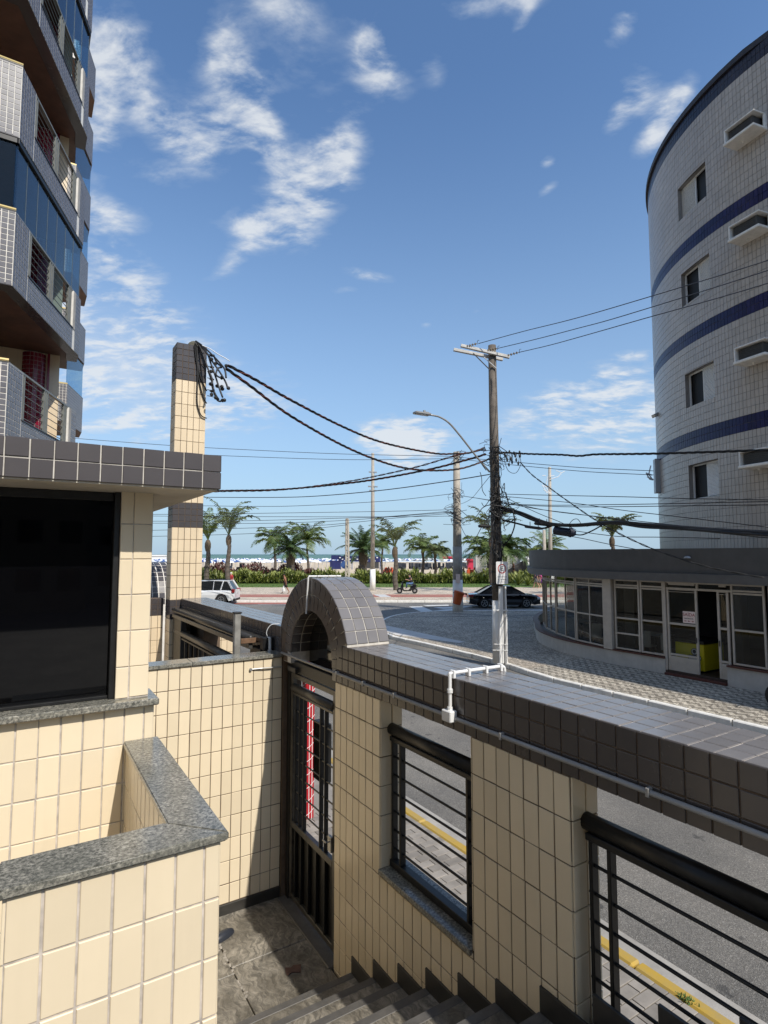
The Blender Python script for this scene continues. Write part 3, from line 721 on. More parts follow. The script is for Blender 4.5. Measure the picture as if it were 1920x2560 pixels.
TX0, TX1, TY0, TY1, TZ = 2.165, 2.69, 10.317, 10.68, 7.25
MB().box(TX0 + G, TX1 - G, TY0 + G, TY1 - G, -.1, TZ - G).build('pillar_core', 'grout_brown', tp)
bands = [(0, 2.39, 0), (2.39, 2.712, 1), (2.712, 3.966, 0), (3.966, 4.40, 1), (4.40, 6.586, 0), (6.586, TZ, 1)]
tc = Tiles(tp, 'cream_tile', 'cream_tile_far', 250); tk = Tiles(tp, 'dark_tile', 'dark_tile', 250)
for (z0, z1, dk) in bands:
    q = tk if dk else tc; n = max(1, round((z1 - z0) / (.107 if dk else .214))); th = (z1 - z0) / n
    q.patch((TX0, TY0 + G, z0), X_, Z_, TX1 - TX0, z1 - z0, .105, th, j=.008)
    q.patch((TX0 + G, TY1, z0), -Y_, Z_, TY1 - TY0, z1 - z0, .121, th, j=.008)
    q.patch((TX1 - G, TY0, z0), Y_, Z_, TY1 - TY0, z1 - z0, .121, th, j=.008)
tk.patch((TX0, TY0, TZ - G), X_, Y_, TX1 - TX0, TY1 - TY0, .105, .121)
tc.finish(); tk.finish()
gg = thing('garage_gate', 'black sliding garage gate with tube rails under the dark beam', 'gate', (2.3, 8, 0))
gxx = 2.255
MB().box(gxx + .0, gxx + .09, 6.05, 10.2, 2.53, 2.575, .004).build('top_cover', 'metal_dark', gg)
MB().tube([(gxx - .05, 6.3, 2.56), (gxx - .05, 10.2, 2.56)], .036, 12).build('tube_rail', 'metal_dark', gg, smooth=True)
MB().box(gxx - .075, gxx - .03, 6.3, 10.2, 2.44, 2.50, .004).build('lower_rail', 'metal_worn', gg)
MB().box(gxx - .03, gxx + .09, 5.97, 6.07, 2.47, 2.60, .004).build('rail_end', 'metal_black', gg)
MB().tube([(gxx, 6.6, 2.21), (gxx, 10.2, 2.21)], .05, 12).build('handrail', 'metal_worn', gg, smooth=True)
MB().box(gxx - .03, gxx + .03, 6.6, 10.2, 2.12, 2.15, .003).build('mid_bar', 'metal_black', gg)
for k in range(13):
    yy = 6.7 + k * .28; MB().box(gxx - .02, gxx + .02, yy - .012, yy + .012, .1, 2.12, .002).build('post', 'metal_black', gg)
MB().box(gxx - .04, gxx + .06, 9.7, 10.28, .1, 2.5, .01).build('gate_stile', 'metal_black', gg)
MB().box(gxx - .02, gxx + .10, 6.08, 6.42, .1, 2.46, .006).build('motor_column', 'metal_black', gg)
M('weathered_zinc', (.34, .33, .30), .5, metal=.5, var=.35, vs=9, streak=.5)
MB().box(2.27, 2.37, 5.96, 6.05, 1.9, 2.44, .008).build('end_plate', 'weathered_zinc', gg)
gp = thing('steel_post', 'grey square steel post rising behind the back wall coping', 'post', (2.04, 6.3, 0))
MB().box(2.005, 2.075, 6.265, 6.335, 0, 2.84, .006).build('shaft', 'weathered_zinc', gp)
MB().box(1.998, 2.082, 6.258, 6.342, 2.842, 2.862, .004).build('cap', 'metal_dark', gp)
M('rust', (.16, .09, .05), .8, var=.4, vs=18)
MB().box(2.08, 2.31, 6.27, 6.30, 2.51, 2.565, .003).build('bracket', 'rust', gp)
lpz = thing('drain_pipe', 'short white pipe elbow rising behind the coping near the arch', 'pipe', (2.3, 5.98, 2.4))
MB().tube(cat_pts([(2.30, 5.98, 2.3), (2.30, 5.98, 2.56), (2.295, 5.98, 2.585), (2.28, 5.975, 2.59)]), .02, 10).build('pipe', 'pvc_white', lpz, smooth=True)
MB().tube(cat_pts([(2.285, 5.975, 2.59), (2.26, 5.97, 2.66), (2.30, 5.95, 2.735), (2.38, 5.9, 2.75)]), .004, 6).build('wire', 'cable_white', lpz)
# perpendicular wall left of the pillar and the second barrel arch behind it
fw = thing('side_wall', 'cream tiled cross wall with dark cap left of the tall pillar', 'wall', (1, 10.9, 0))
MB().box(-2, TX0 - .02, 10.75 + G, 11.0, -.1, 2.72).build('wall_core', 'grout_brown', fw)
ft = Tiles(fw, 'cream_tile', 'cream_tile_far', 120); ft.patch((1.2, 10.75 + G, 0), X_, Z_, TX0 - 1.22, 2.42, v0=2.42 % .214); ft.finish()
ft = Tiles(fw, 'dark_tile', 'dark_tile', 60); ft.patch((1.2, 10.75 + G, 2.42), X_, Z_, TX0 - 1.22, .30, .107, .1); ft.finish()
ba = thing('barrel_arch', 'second rounded arch of dark square tiles beyond the cross wall', 'arch', (2.3, 13.0, 2.4))
bm_ = MB(); NN = 14
def bar_pt(a, r): return (1.6 + 0, 13.6 - r * math.cos(a), 2.45 + r * math.sin(a))
prof = [(13.6 - .95 * math.cos(PI * k / NN), 2.45 + .88 * math.sin(PI * k / NN)) for k in range(NN + 1)]
bm_.add([(2.05, *p) for p in prof] + [(2.95, *p) for p in prof], [[i, i + 1, NN + 2 + i, NN + 1 + i] for i in range(NN)] + [list(range(NN + 1)), list(range(NN + 1, 2 * NN + 2))])
bm_.box(2.05, 2.95, 12.65, 14.55, 0, 2.45); bm_.build('arch_core', 'grout_pale', ba)
bat = Tiles(ba, 'arch_tile', 'dark_tile', 200)
for k in range(22):
    a = PI * (k + .5) / 22; nn = Vector((0, -math.cos(a), math.sin(a)))
    for c in range(7): bat.one(Vector((2.05 + .9 * (c + .5) / 7, 13.6 - .946 * math.cos(a), 2.45 + .876 * math.sin(a))), X_, nn.cross(X_), .11, .115)
bat.finish()
# striped red posts on the pavement beyond the gate
M('red_paint', (.42, .012, .02), .45, var=.08, vs=6); M('stripe_white', (.8, .78, .76), .5)
def red_post(x, y, z1, label, w=.13):
    r = thing('red_post', label, 'post', (x, y, .05), group='red posts with white stripes beyond the wall')
    MB().box(x - w / 2, x + w / 2, y - w / 2, y + w / 2, .05, z1, .01).build('shaft', 'red_paint', r)
    sp = MB(); 
    for dx in (-.012, .03): sp.box(x + dx - .004, x + dx + .004, y - w / 2 - .004, y - w / 2 - .001, .05, z1)
    for k in range(int(z1 / .17)):
        z = .1 + k * .17; sp.tube(cat_pts([(x - w / 2 - .001, y - w / 2 - .002, z), (x, y - w / 2 - .004, z + .03), (x + w / 2, y - w / 2 - .003, z + .09)]), .0035, 5)
        sp.tube(cat_pts([(x - w / 2 - .003, y + w / 2, z - .07), (x - w / 2 - .004, y, z - .04), (x - w / 2 - .003, y - w / 2, z)]), .0035, 5)
    sp.build('white_stripe', 'stripe_white', r)

# plain buildings behind the camera, then the added fill block at left
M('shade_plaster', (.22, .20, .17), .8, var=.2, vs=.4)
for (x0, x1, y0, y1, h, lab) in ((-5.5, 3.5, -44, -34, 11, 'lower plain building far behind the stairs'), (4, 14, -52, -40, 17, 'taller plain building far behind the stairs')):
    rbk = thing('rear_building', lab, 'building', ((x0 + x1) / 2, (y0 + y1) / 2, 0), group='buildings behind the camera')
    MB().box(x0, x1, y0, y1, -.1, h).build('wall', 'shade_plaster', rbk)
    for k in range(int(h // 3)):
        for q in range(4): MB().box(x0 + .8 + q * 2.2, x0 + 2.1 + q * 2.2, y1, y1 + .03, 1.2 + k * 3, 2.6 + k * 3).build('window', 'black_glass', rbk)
nb = thing('added_fill_block', 'unseen cream block added outside the left edge to warm the shaded wall', 'building', (-11, -14, 0))  # unseen block added to hide blue sky and bounce warm light onto the wall
MB().box(-16, -6.2, -32, 1.6, -.1, 22).build('wall', 'cream_tile_far', nb)
for k in range(6):
    for q in range(8):
        MB().box(-6.2, -6.17, -30 + q * 3.9, -28.4 + q * 3.9, 2 + k * 3.1, 3.4 + k * 3.1).build('window', 'black_glass', nb)
# ================================================================== NEAR PAVEMENT AND KERBS
def onx(x, y, X):                          # point on plane X seen at pixel
    a, b, c = pray(x, y); d = hw(a, b, c); k = X / d.x
    return Vector((X, d.y * k, d.z * k + CZ))
NZ = .05
nsw = sheet('near_pavement', [(XP - .05, -20), (4.46, -20), (4.46, 33), (XP - .05, 33)], NZ - .012, 'soil', .15)
pv = Tiles(nsw, 'paver', 'paver', 300, t=.010, jit=.006)
row = 0; y = 1.2
while y < 7.4:
    pv.patch((XP + .2, y, NZ - .012), X_, Y_, 4.46 - XP - .2, .118, .232, .118, j=.008, u0=(.116 if row % 2 else 0)); row += 1; y += .118
pv.finish()
MB().box(XP + .2, 4.46, -20, 1.2, NZ - .01, NZ - .002).build('pavement_strip', 'paver', nsw); MB().box(XP + .2, 4.46, 7.4, 33, NZ - .01, NZ - .002).build('pavement_strip', 'paver', nsw)
for k in range(26):
    y0 = -6 + k * 1.02; y0j = y0 + .006
    MB().box(4.465, 4.59, y0j, y0 + 1.012, RZ - .05, NZ + .004, .018).build('kerb_stone', 'kerb_yellow', nsw)
sheet('gutter', [(4.59, -20), (4.95, -20), (4.95, 33), (4.59, 33)], RZ + .006, 'concrete')
# weed by the yellow kerb
w3 = MB(); pc = pxg(1715, 2500, NZ)
M('weed_green', (.07, .14, .03), .7, var=.3, vs=30)
for k in range(60):
    p = pc + Vector((RND.gauss(0, .02), RND.gauss(0, .035), 0)); d = Vector((RND.gauss(0, 1), RND.gauss(0, 1), RND.uniform(.5, 2))).normalized() * RND.uniform(.015, .04); s = d.cross(Z_).normalized() * .006
    w3.add([p - s, p + s, p + d * .6 + s, p + d], [(0, 1, 2, 3)])
tag(w3.build('kerb_weed', 'weed_green'), 'small green weed growing by the yellow kerb', 'weed')
p = onx(770, 1850, 3.30); red_post(p.x, p.y, 2.45, 'striped red post seen through the pedestrian gate')
p = onx(551, 1590, 3.45); red_post(p.x, p.y, 2.35, 'striped red post seen through the garage gate', .22)
# tiled block beyond the garage gate
ob = thing('entrance_pier', 'pale tiled pier standing outside the garage gate', 'pillar', (3.1, 8.9, 0))
p = onx(532, 1600, 3.0); MB().box(2.95, 3.3, p.y - .32, p.y + .5, .04, 2.3, .004).build('pier_core', 'grout_brown', ob)
q = Tiles(ob, 'cream_tile', 'cream_tile_far', 60); q.patch((2.95, p.y - .32, .04), X_, Z_, .35, 2.2); q.patch((2.95, p.y + .5, .04), -Y_, Z_, .82, 2.2); q.finish()
# ================================================================== FAR PAVEMENT, PLAZA
FZ = .06
K = [(12.62, -25), (12.62, 11.2), (12.85, 12.6), (13.15, 14.0), (13.3, 16.0), (13.35, 18.5), (13.38, 20.9)]
Kh = [tuple(hw(a, b))[:2] for a, b in ((-.25, 27.6), (-.15, 30.0), (.35, 32.2), (1.4, 34.0), (3.2, 35.1), (6.0, 35.5), (14, 35.6), (60, 35.8))]
back = [tuple(hw(60, 5))[:2], (40, -25)]
plaza = sheet('corner_pavement', K + Kh + back, FZ, 'mosaic_plaza', .16)
sheet('patterned_pavement', [(12.75, -25), (12.75, 11.2), (12.95, 12.45), (15.9, 12.75), (15.9, -25)], FZ + .004, 'mosaic_wave')
M('concrete_pale', (.62, .60, .57), .85, var=.12, vs=2)
sheet('concrete_ramp', hpoly([(-.05, 28.3), (1.9, 24.9), (3.2, 22.8), (2.9, 22.5), (.5, 24.8), (-.2, 26.5)]), FZ + .005, 'concrete_pale')
kp = [Vector((*p, 0)) for p in K + Kh]; path = cat_pts(kp[1:], 10)
seglen = 0; cur = [path[0]]
pts_k = [Vector((12.62, 11.2 - .95 * (k + 1), 0)) for k in range(16)][::-1] + [path[0]]
acc = 0; last = path[0]
for p in path[1:]:
    acc += (p - last).length; last = p
    if acc >= .95: pts_k.append(p); acc = 0
for a, b in zip(pts_k[:-1], pts_k[1:]):
    if b.length > 60: break
    d = (b - a).normalized(); e = d * .006; nrm = Vector((d.y, -d.x, 0))
    MB().bar(a + e + nrm * .06 + Z_ * (FZ - .075), b - e + nrm * .06 + Z_ * (FZ - .075), .16, .16, bev=.02).build('kerb_stone', 'kerb_white', plaza)
mh = MB().lathe((*hw(9.8, 30.2)[:2], FZ + .003), [(.55, 0), (.55, .008)], 24).build('manhole_cover', 'metal_dark'); tag(mh, 'round iron manhole cover in the shaded corner pavement', 'manhole')
# dark joint lines in the plaza paving
for (a, b) in (((0.4, 31.6), (16, 33.3)), ((3.4, 34.0), (7.4, 31.5))):
    p, q_ = hw(*a, FZ + .006), hw(*b, FZ + .006); MB().bar(p, q_, .22, .004).build('paving_joint', 'metal_dark', plaza)
# zebra crossing and road paint
rp = [((1.7, 39.6), (2.6, 39.7), (3.15, 36.2), (2.3, 36.1)), ((2.75, 40.6), (4.6, 41.0), (4.5, 40.2), (3.0, 39.9)), ((3.3, 38.9), (6.1, 40.2), (6.0, 39.2), (3.9, 37.9)), ((3.0, 36.7), (4.4, 38.0), (5.2, 37.8), (4.3, 36.6)),
      ((5.4, 37.0), (12.2, 37.6), (12.2, 37.2), (5.4, 36.6)), ((12.6, 40.6), (17, 40.9), (17, 40.3), (12.8, 40.0)), ((-9, 41.2), (-1, 41.2), (-1, 41.35), (-9, 41.35))]
for r_ in rp: sheet('road_marking', hpoly([(x, y) for x, y in r_]), RZ + .004, 'road_white')
# ================================================================== RESTAURANT
S = .983
rs = thing('restaurant', 'dark corner restaurant with curved glazed front under the round building', 'restaurant', (16.5, 10, FZ))
base = [(15.78, -8), (15.78, 4), (15.78, 10.2), (15.8, 11.9), (16.1, 13.7), (16.75, 15.2), (17.6, 16.4), (19.0, 17.8), (21.1, 19.8), (24, 21.5), (28, 22.3)]
bl = [Vector((15.78, -8, 0)), Vector((15.78, 4, 0))] + cat_pts([Vector((*p, 0)) for p in base[2:]], 5)
def offs(line, d):                          # shift a polyline to its left (towards the street)
    out = []
    for i, p in enumerate(line):
        t = (line[min(i + 1, len(line) - 1)] - line[max(i - 1, 0)]).normalized(); out.append(p + Vector((-t.y, t.x, 0)) * d)
    return out
def strip(mb, line, d0, d1, z0, z1, ylim=None):
    A, B = offs(line, d0), offs(line, d1)
    n = len(A); V = []
    for a, b in zip(A, B): V += [(a.x, a.y, z0), (b.x, b.y, z0), (b.x, b.y, z1), (a.x, a.y, z1)]
    F = []
    for i in range(n - 1):
        o = 4 * i
        for k in range(4): F.append((o + k, o + (k + 1) % 4, o + 4 + (k + 1) % 4, o + 4 + k))
    F += [(0, 1, 2, 3), (4 * n - 1, 4 * n - 2, 4 * n - 3, 4 * n - 4)]
    mb.add(V, F); return mb
M('rest_grey', (.085, .08, .075), .65, var=.12, vs=3, streak=.3); M('rest_fascia', (.11, .105, .10), .6, var=.12, vs=5, streak=.3)
M('base_wall', (.52, .49, .45), .75, var=.12, vs=3, streak=.6); M('window_paint', (.50, .445, .38), .5, var=.1, vs=6)
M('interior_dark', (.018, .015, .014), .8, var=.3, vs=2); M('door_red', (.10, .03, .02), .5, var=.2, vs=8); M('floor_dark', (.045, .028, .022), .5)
M('column_dark', (.12, .10, .085), .7)
DJ0, DJ1 = 8.13, 9.84                        # doorway range in Y
left = [p for p in bl if p.y > DJ1 + .2]; left = [Vector((15.78, DJ1 + .02, 0))] + left
b_ = MB(); strip(b_, left, 0, -.16, FZ - .05, .50); b_.build('base_wall', 'base_wall', rs)
b_ = MB(); strip(b_, left, .045, -.2, .50, .535); b_.build('base_ledge', 'door_red', rs)
rl = [Vector((15.78, -8, 0)), Vector((15.78, DJ0 - .02, 0))]
b_ = MB(); strip(b_, rl, .05, -.16, FZ - .05, .56); b_.build('base_wall', 'base_wall', rs); b_ = MB(); strip(b_, rl, .09, -.2, .56, .60); b_.build('base_ledge', 'door_red', rs)
MB().box(15.68, 16.4, DJ0, DJ1, FZ, .13, .01).build('door_step', 'door_red', rs); MB().box(15.80, 22, DJ0 - 2, DJ1 + 2, .1, .2, .01).build('door_step', 'floor_dark', rs)
b_ = MB(); strip(b_, bl, .26, -.3, 2.723, 2.957); b_.build('fascia', 'rest_fascia', rs)
b_ = MB(); strip(b_, bl[:-6], .16, -.12, 2.957, 3.66); b_.build('parapet', 'rest_grey', rs)
# tile joints of fascia: slim raised panels
roofp = [tuple(p)[:2] for p in offs(bl, -.1)] + [(40, 22), (40, -8)]
MB().prism(roofp, 2.80, 2.95).build('roof_slab', 'rest_grey', rs)
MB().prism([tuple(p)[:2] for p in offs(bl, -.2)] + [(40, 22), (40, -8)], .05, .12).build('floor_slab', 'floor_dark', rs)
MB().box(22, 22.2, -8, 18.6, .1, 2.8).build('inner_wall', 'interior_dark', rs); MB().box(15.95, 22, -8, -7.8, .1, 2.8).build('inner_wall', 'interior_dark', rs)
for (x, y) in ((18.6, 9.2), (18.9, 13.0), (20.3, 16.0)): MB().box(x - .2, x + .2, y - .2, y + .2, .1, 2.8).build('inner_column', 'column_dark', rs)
# dark sign box end at left of the parapet
pa, pb = px(1337, 1372, 24.0), px(1352, 1428, 24.0)
ZW = [.56, 1.52, 2.47]
def panel(A, B, zs, cols, name='window', trans=2.49, ztop=2.72, fw=.05, low=None, panes=True):
    A, B = Vector((A[0], A[1], 0)), Vector((B[0], B[1], 0)); u = (B - A); L = u.length; u.normalize(); nrm = Vector((u.y, -u.x, 0))
    if nrm.x > 0: nrm = -nrm
    f = MB()
    def vert(s, z0, z1, w=fw): f.obox(A + u * s + Z_ * ((z0 + z1) / 2), u, nrm, Z_, w / 2, .03, (z1 - z0) / 2, .004)
    def hor(z, s0=0, s1=None, w=fw): s1 = L if s1 is None else s1; f.obox(A + u * ((s0 + s1) / 2) + Z_ * z, u, nrm, Z_, (s1 - s0) / 2, .026, w / 2, .004)
    vert(fw / 2, zs[0], ztop); vert(L - fw / 2, zs[0], ztop)
    for z in zs: hor(z + (fw / 2 if z == zs[0] else 0), fw, L - fw)
    hor(ztop - fw / 2, fw, L - fw); hor(trans + .05, fw, L - fw)
    for c in range(1, cols): vert(L * c / cols, zs[0], ztop, fw * .8)
    w = f.build(name, 'window_paint', rs)
    if panes:
        zz = zs + [ztop]
        for r in range(len(zz) - 1):
            for c in range(cols):
                s0, s1 = L * c / cols + .02, L * (c + 1) / cols - .02
                tw = RND.gauss(0, .004)
                MB().obox(A + u * ((s0 + s1) / 2) + Z_ * ((zz[r] + zz[r + 1]) / 2), (u + nrm * tw).normalized(), nrm, Z_, (s1 - s0) / 2, .003, (zz[r + 1] - zz[r]) / 2 - .02).build('pane', 'glass_clear', w)
    return w
GX = 15.86
gl = offs(bl, -.08)
def gpt(x, y): p = pxg(x, y, .545); return (p.x + .06, p.y)
def zr(x, y): return 1320 + x / 2.765, 1300 + y / 2.765
c0, c1, c2, c3 = [gpt(*zr(*q)) for q in ((528, 882), (332, 838), (195, 790), (122, 752))]
panel(c0, c1, ZW, 2); panel((c1[0] + .02, c1[1] + .05), c2, ZW, 2); panel((c2[0] + .02, c2[1] + .05), c3, ZW, 2)
e0 = (c3[0] + 1.2, c3[1] + 1.25); panel((c3[0] + .03, c3[1] + .04), e0, ZW, 2); panel(e0, (e0[0] + 1.9, e0[1] + 1.6), ZW, 2)
panel((GX, 10.66), (GX, 11.52), ZW[:1] + [1.05] + ZW[1:], 1); panel((GX, 9.88), (GX, 10.63), ZW, 1)
MB().obox(((c0[0] + GX) / 2 + .02, (c0[1] + 11.6) / 2, 1.62), (0, 1, 0), (1, 0, 0), Z_, abs(c0[1] - 11.6) / 2 + .03, .12, 1.1, .01).build('front_column', 'window_paint', rs)
MB().box(GX - .06, GX + .1, 9.80, 9.87, .13, 2.72, .01).build('door_jamb', 'window_paint', rs)
# door leaf, opening, narrow sidelight, right window
def door(y0, y1, nm):
    d = panel((GX, y0), (GX, y1), [.62, 1.52, 2.45], 1, nm, trans=2.6, ztop=2.49, fw=.06)
    MB().box(GX - .02, GX + .02, y0 + .05, y1 - .05, .22, .60, .006).build('kick_panel', 'window_paint', d)
    f = MB(); f.box(GX - .028, GX + .028, y0, y0 + .06, .2, .62, .004); f.box(GX - .028, GX + .028, y1 - .06, y1, .2, .62, .004); f.box(GX - .028, GX + .028, y0 + .06, y1 - .06, .17, .23, .004); f.build('lower_frame', 'window_paint', d)
    return d
dr = door(8.90, 9.78, 'door'); MB().box(GX - .06, GX - .03, 8.93, 8.96, 1.05, 1.2, .005).build('handle', 'metal_dark', dr)
dr2 = door(8.06, 8.36, 'door'); MB().box(GX - .06, GX - .03, 8.31, 8.335, 1.05, 1.2, .005).build('handle', 'metal_dark', dr2)
tr = MB(); tr.box(GX - .03, GX + .03, 8.0, 9.8, 2.49, 2.55, .005); tr.box(GX - .03, GX + .03, 8.0, 9.8, 2.67, 2.72, .005); tr.box(GX - .03, GX + .03, 8.86, 8.92, 2.55, 2.67, .003); tw_ = tr.build('window', 'window_paint', rs)
for (a, b) in ((8.05, 8.84), (8.94, 9.76)): MB().box(GX - .003, GX + .003, a, b, 2.55, 2.67).build('pane', 'glass_clear', tw_)
panel((GX, 7.18), (GX, 8.0), [.62, 1.52, 2.47], 1); panel((GX, 5.9), (GX, 7.1), [.62, 1.52, 2.47], 1); panel((GX, 4.6), (GX, 5.85), [.62, 1.52, 2.47], 1)
# lamps on the parapet
for (x, y) in ((343, 228), (1105, 228)):
    p = Vector((15.6, onx(*zr(x, y), 15.6).y, 3.42)) if x > 600 else px(*zr(x, y), 20.2)
    f = MB(); egg(f, (p.x - .03, p.y), .10, .055, .06, PI / 2, p.z - .03); f.box(p.x - .02, p.x + .06, p.y - .02, p.y + .02, p.z - .03, p.z + .0)
    tag(f.build('flood_lamp', 'metal_grey', smooth=False), 'small oval flood lamp on the dark parapet ' + ('above the door' if x > 600 else 'above the curved windows'), 'lamp')
# yellow drinks freezer
M('freezer_yellow', (.68, .58, .02), .3); M('freezer_black', (.012, .012, .012), .4); M('navy', (.01, .012, .06), .4); M('print_white', (.75, .75, .72), .5)
fz = thing('drinks_freezer', 'yellow chest freezer with black lid inside the open doorway', 'freezer', (16.6, 9.15, .2))
fx, fy0, fy1, ft_ = 16.12, 8.92, 9.75, 1.08
MB().box(fx, fx + 1.05, fy0, fy1, .24, ft_ - .1, .02).build('cabinet', 'freezer_yellow', fz)
MB().box(fx - .012, fx + 1.06, fy0 - .012, fy1 + .012, ft_ - .098, ft_, .012).build('lid', 'freezer_black', fz)
MB().box(fx + .03, fx + 1.02, fy0 + .03, fy1 - .03, .2, .24).build('plinth', 'freezer_black', fz)
lg = MB(); lg.extr([(-.17, -.06), (.17, -.06), (.19, 0), (.17, .06), (-.17, .06), (-.19, 0)], (fx - .004, 9.18, .60), -Y_, Z_, -X_, .004); lg.lathe((fx - .004, 9.18, .76), [(.1, 0), (.1, .004)], 20, (-1, 0, 0)); lg.build('emblem', 'navy', fz)
lg = MB(); lg.extr([(-.16, -.045), (.16, -.045), (.175, 0), (.16, .045), (-.16, .045), (-.175, 0)], (fx - .009, 9.18, .60), -Y_, Z_, -X_, .003); lg.lathe((fx - .009, 9.18, .76), [(.08, 0), (.08, .003)], 20, (-1, 0, 0)); lg.build('emblem_field', 'print_white', fz)
lg = MB()
for k in range(7):
    a = 2 * PI * k / 7; lg.lathe((fx - .014, 9.18 + .035 * math.cos(a), .77 + .035 * math.sin(a)), [(.02, 0), (.02, .002)], 10, (-1, 0, 0))
lg.lathe((fx - .014, 9.18, .77), [(.025, 0), (.025, .002)], 10, (-1, 0, 0)); lg.box(fx - .016, fx - .014, 9.174, 9.186, .69, .75); lg.build('emblem_tree', 'navy', fz)
text('emblem_text', 'XAXÃO', .085, (fx - .0145, 9.18, .60), -Y_, Z_, 'navy', fz)
MB().box(fx - .006, fx - .001, 9.08, 9.28, .485, .50).build('emblem_line', 'navy', fz)
# handwritten exit notice
M('paper', (.85, .70, .64), .8, var=.05, vs=8); M('marker_red', (.30, .02, .02), .7); M('marker_black', (.02, .015, .015), .7)
sg = thing('exit_notice', 'handwritten paper notice taped inside the glass door', 'notice', (GX - .01, 9.13, 1.56))
MB().box(GX - .016, GX - .012, 8.97, 9.32, 1.575, 1.90).build('sheet', 'paper', sg)
text('notice_text', 'SAÍDA', .125, (GX - .019, 9.145, 1.805), -Y_, Z_, 'marker_red', sg); text('notice_text', 'ENTRADA', .055, (GX - .019, 9.15, 1.70), -Y_, Z_, 'marker_black', sg)
for k in range(3):
    yy = 9.25 - k * .105; a = MB(); a.extr([(-.035, 0), (-.005, .022), (-.005, .007), (.035, .007), (.035, -.007), (-.005, -.007), (-.005, -.022)], (GX - .0165, yy, 1.63), -Y_, Z_, -X_, .002); a.build('arrow', 'marker_red', sg)
# tables and chairs inside
M('chair_wood', (.16, .09, .05), .5); M('cloth_pale', (.36, .33, .29), .8)
def chair(x, y, rz, label):
    t = thing('cafe_chair', label, 'chair', (x, y, .2), rz, 'dining chairs inside the restaurant')
    MB().box(-.2, .2, -.2, .2, .42, .46, .01).build('seat', 'cloth_pale', t, local=True); MB().box(-.2, .2, .17, .21, .46, .92, .01).build('backrest', 'cloth_pale', t, local=True)
    for a in (-.17, .17):
        for b in (-.17, .17): MB().box(a - .018, a + .018, b - .018, b + .018, 0, .42).build('leg', 'chair_wood', t, local=True)
chair(16.5, 10.1, 1.2, 'pale dining chair behind the glass door beside the freezer')
for i, (x, y) in enumerate(((17.3, 11.1), (17.6, 13.2), (18.3, 14.8), (17.0, 6.9))):
    t = thing('cafe_table', ['dining table behind the two narrow windows', 'dining table behind the first curved window', 'dining table behind the far curved window', 'dining table behind the right hand window'][i], 'table', (x, y, .2), group='dining tables inside the restaurant')
    MB().box(-.4, .4, -.4, .4, .72, .75, .01).build('table_top', 'cloth_pale', t, local=True); MB().lathe((0, 0, 0), [(.22, 0), (.22, .02), (.03, .05), (.03, .72)], 12).build('pedestal', 'metal_dark', t, local=True)
    chair(x - .6, y - .1, 1.7 + i * .3, 'dining chair on the street side of the table ' + ['behind the narrow windows', 'behind the first curved window', 'behind the far curved window', 'behind the right hand window'][i])
# motorbike handle bar peeking in at the right edge is built with the vehicles
# ================================================================== ROUND BUILDING
TC, TR_ = (18.1, 18.0), 8.5
rb = thing('round_building', 'curved grey tiled apartment block with blue tile bands above the restaurant', 'building', tuple(hw(18.1, 18.0, 3.0)))
A0 = math.radians(-32.2)
def fac(s):                                # facade by arc length, 0 at the point facing left, + towards the sea
    sa = A0 * TR_
    if s >= sa:
        a = s / TR_; p = hw(TC[0] - TR_ * math.cos(a), TC[1] + TR_ * math.sin(a)); n = hw(-math.cos(a), math.sin(a)); 
    else:
        p0 = hw(TC[0] - TR_ * math.cos(A0), TC[1] + TR_ * math.sin(A0)); p = p0 + Vector((0, (s - sa), 0)); n = Vector((-1, 0, 0))
    return p, n
def s_of(slope):                           # facade arc length where heading x/y equals slope (near side)
    best = None
    for k in range(-900, 400):
        s = k * .01; p, n = fac(s); hx_ = p.x * CY_ - p.y * SY_; hy_ = p.x * SY_ + p.y * CY_
        e = abs(hx_ / hy_ - slope)
        if best is None or e < best[0]: best = (e, s)
    return best[1]
sL, sR = s_of(.5365), s_of(.589)
WZ = [15.38, 12.5, 9.2, 6.28]; WH = 1.08
s0, s1 = -24.0, 15.0
zlev = sorted([2.9, 17.45] + [z for w in WZ for z in (w, w - WH)])
ss = []
s = s0
while s < s1: ss.append(s); s += .4 if s > -6 else 3.0
ss = sorted(set([round(x, 4) for x in ss if not (sR - .05 < x < sL + .05)] + [round(sL, 4), round(sR, 4), round((sL + sR) / 2, 4)] + [s1]))
cr = MB(); openings = [(sR, sL, w - WH, w) for w in WZ]
GT = .009
for i in range(len(ss) - 1):
    for k in range(len(zlev) - 1):
        sm_, zm = (ss[i] + ss[i + 1]) / 2, (zlev[k] + zlev[k + 1]) / 2
        if any(a < sm_ < b and c < zm < d for a, b, c, d in openings): continue
        (p, n1_), (q_, n2_) = fac(ss[i]), fac(ss[i + 1]); p = p - n1_ * GT; q_ = q_ - n2_ * GT
        cr.add([(p.x, p.y, zlev[k]), (q_.x, q_.y, zlev[k]), (q_.x, q_.y, zlev[k + 1]), (p.x, p.y, zlev[k + 1])], [(3, 2, 1, 0)])
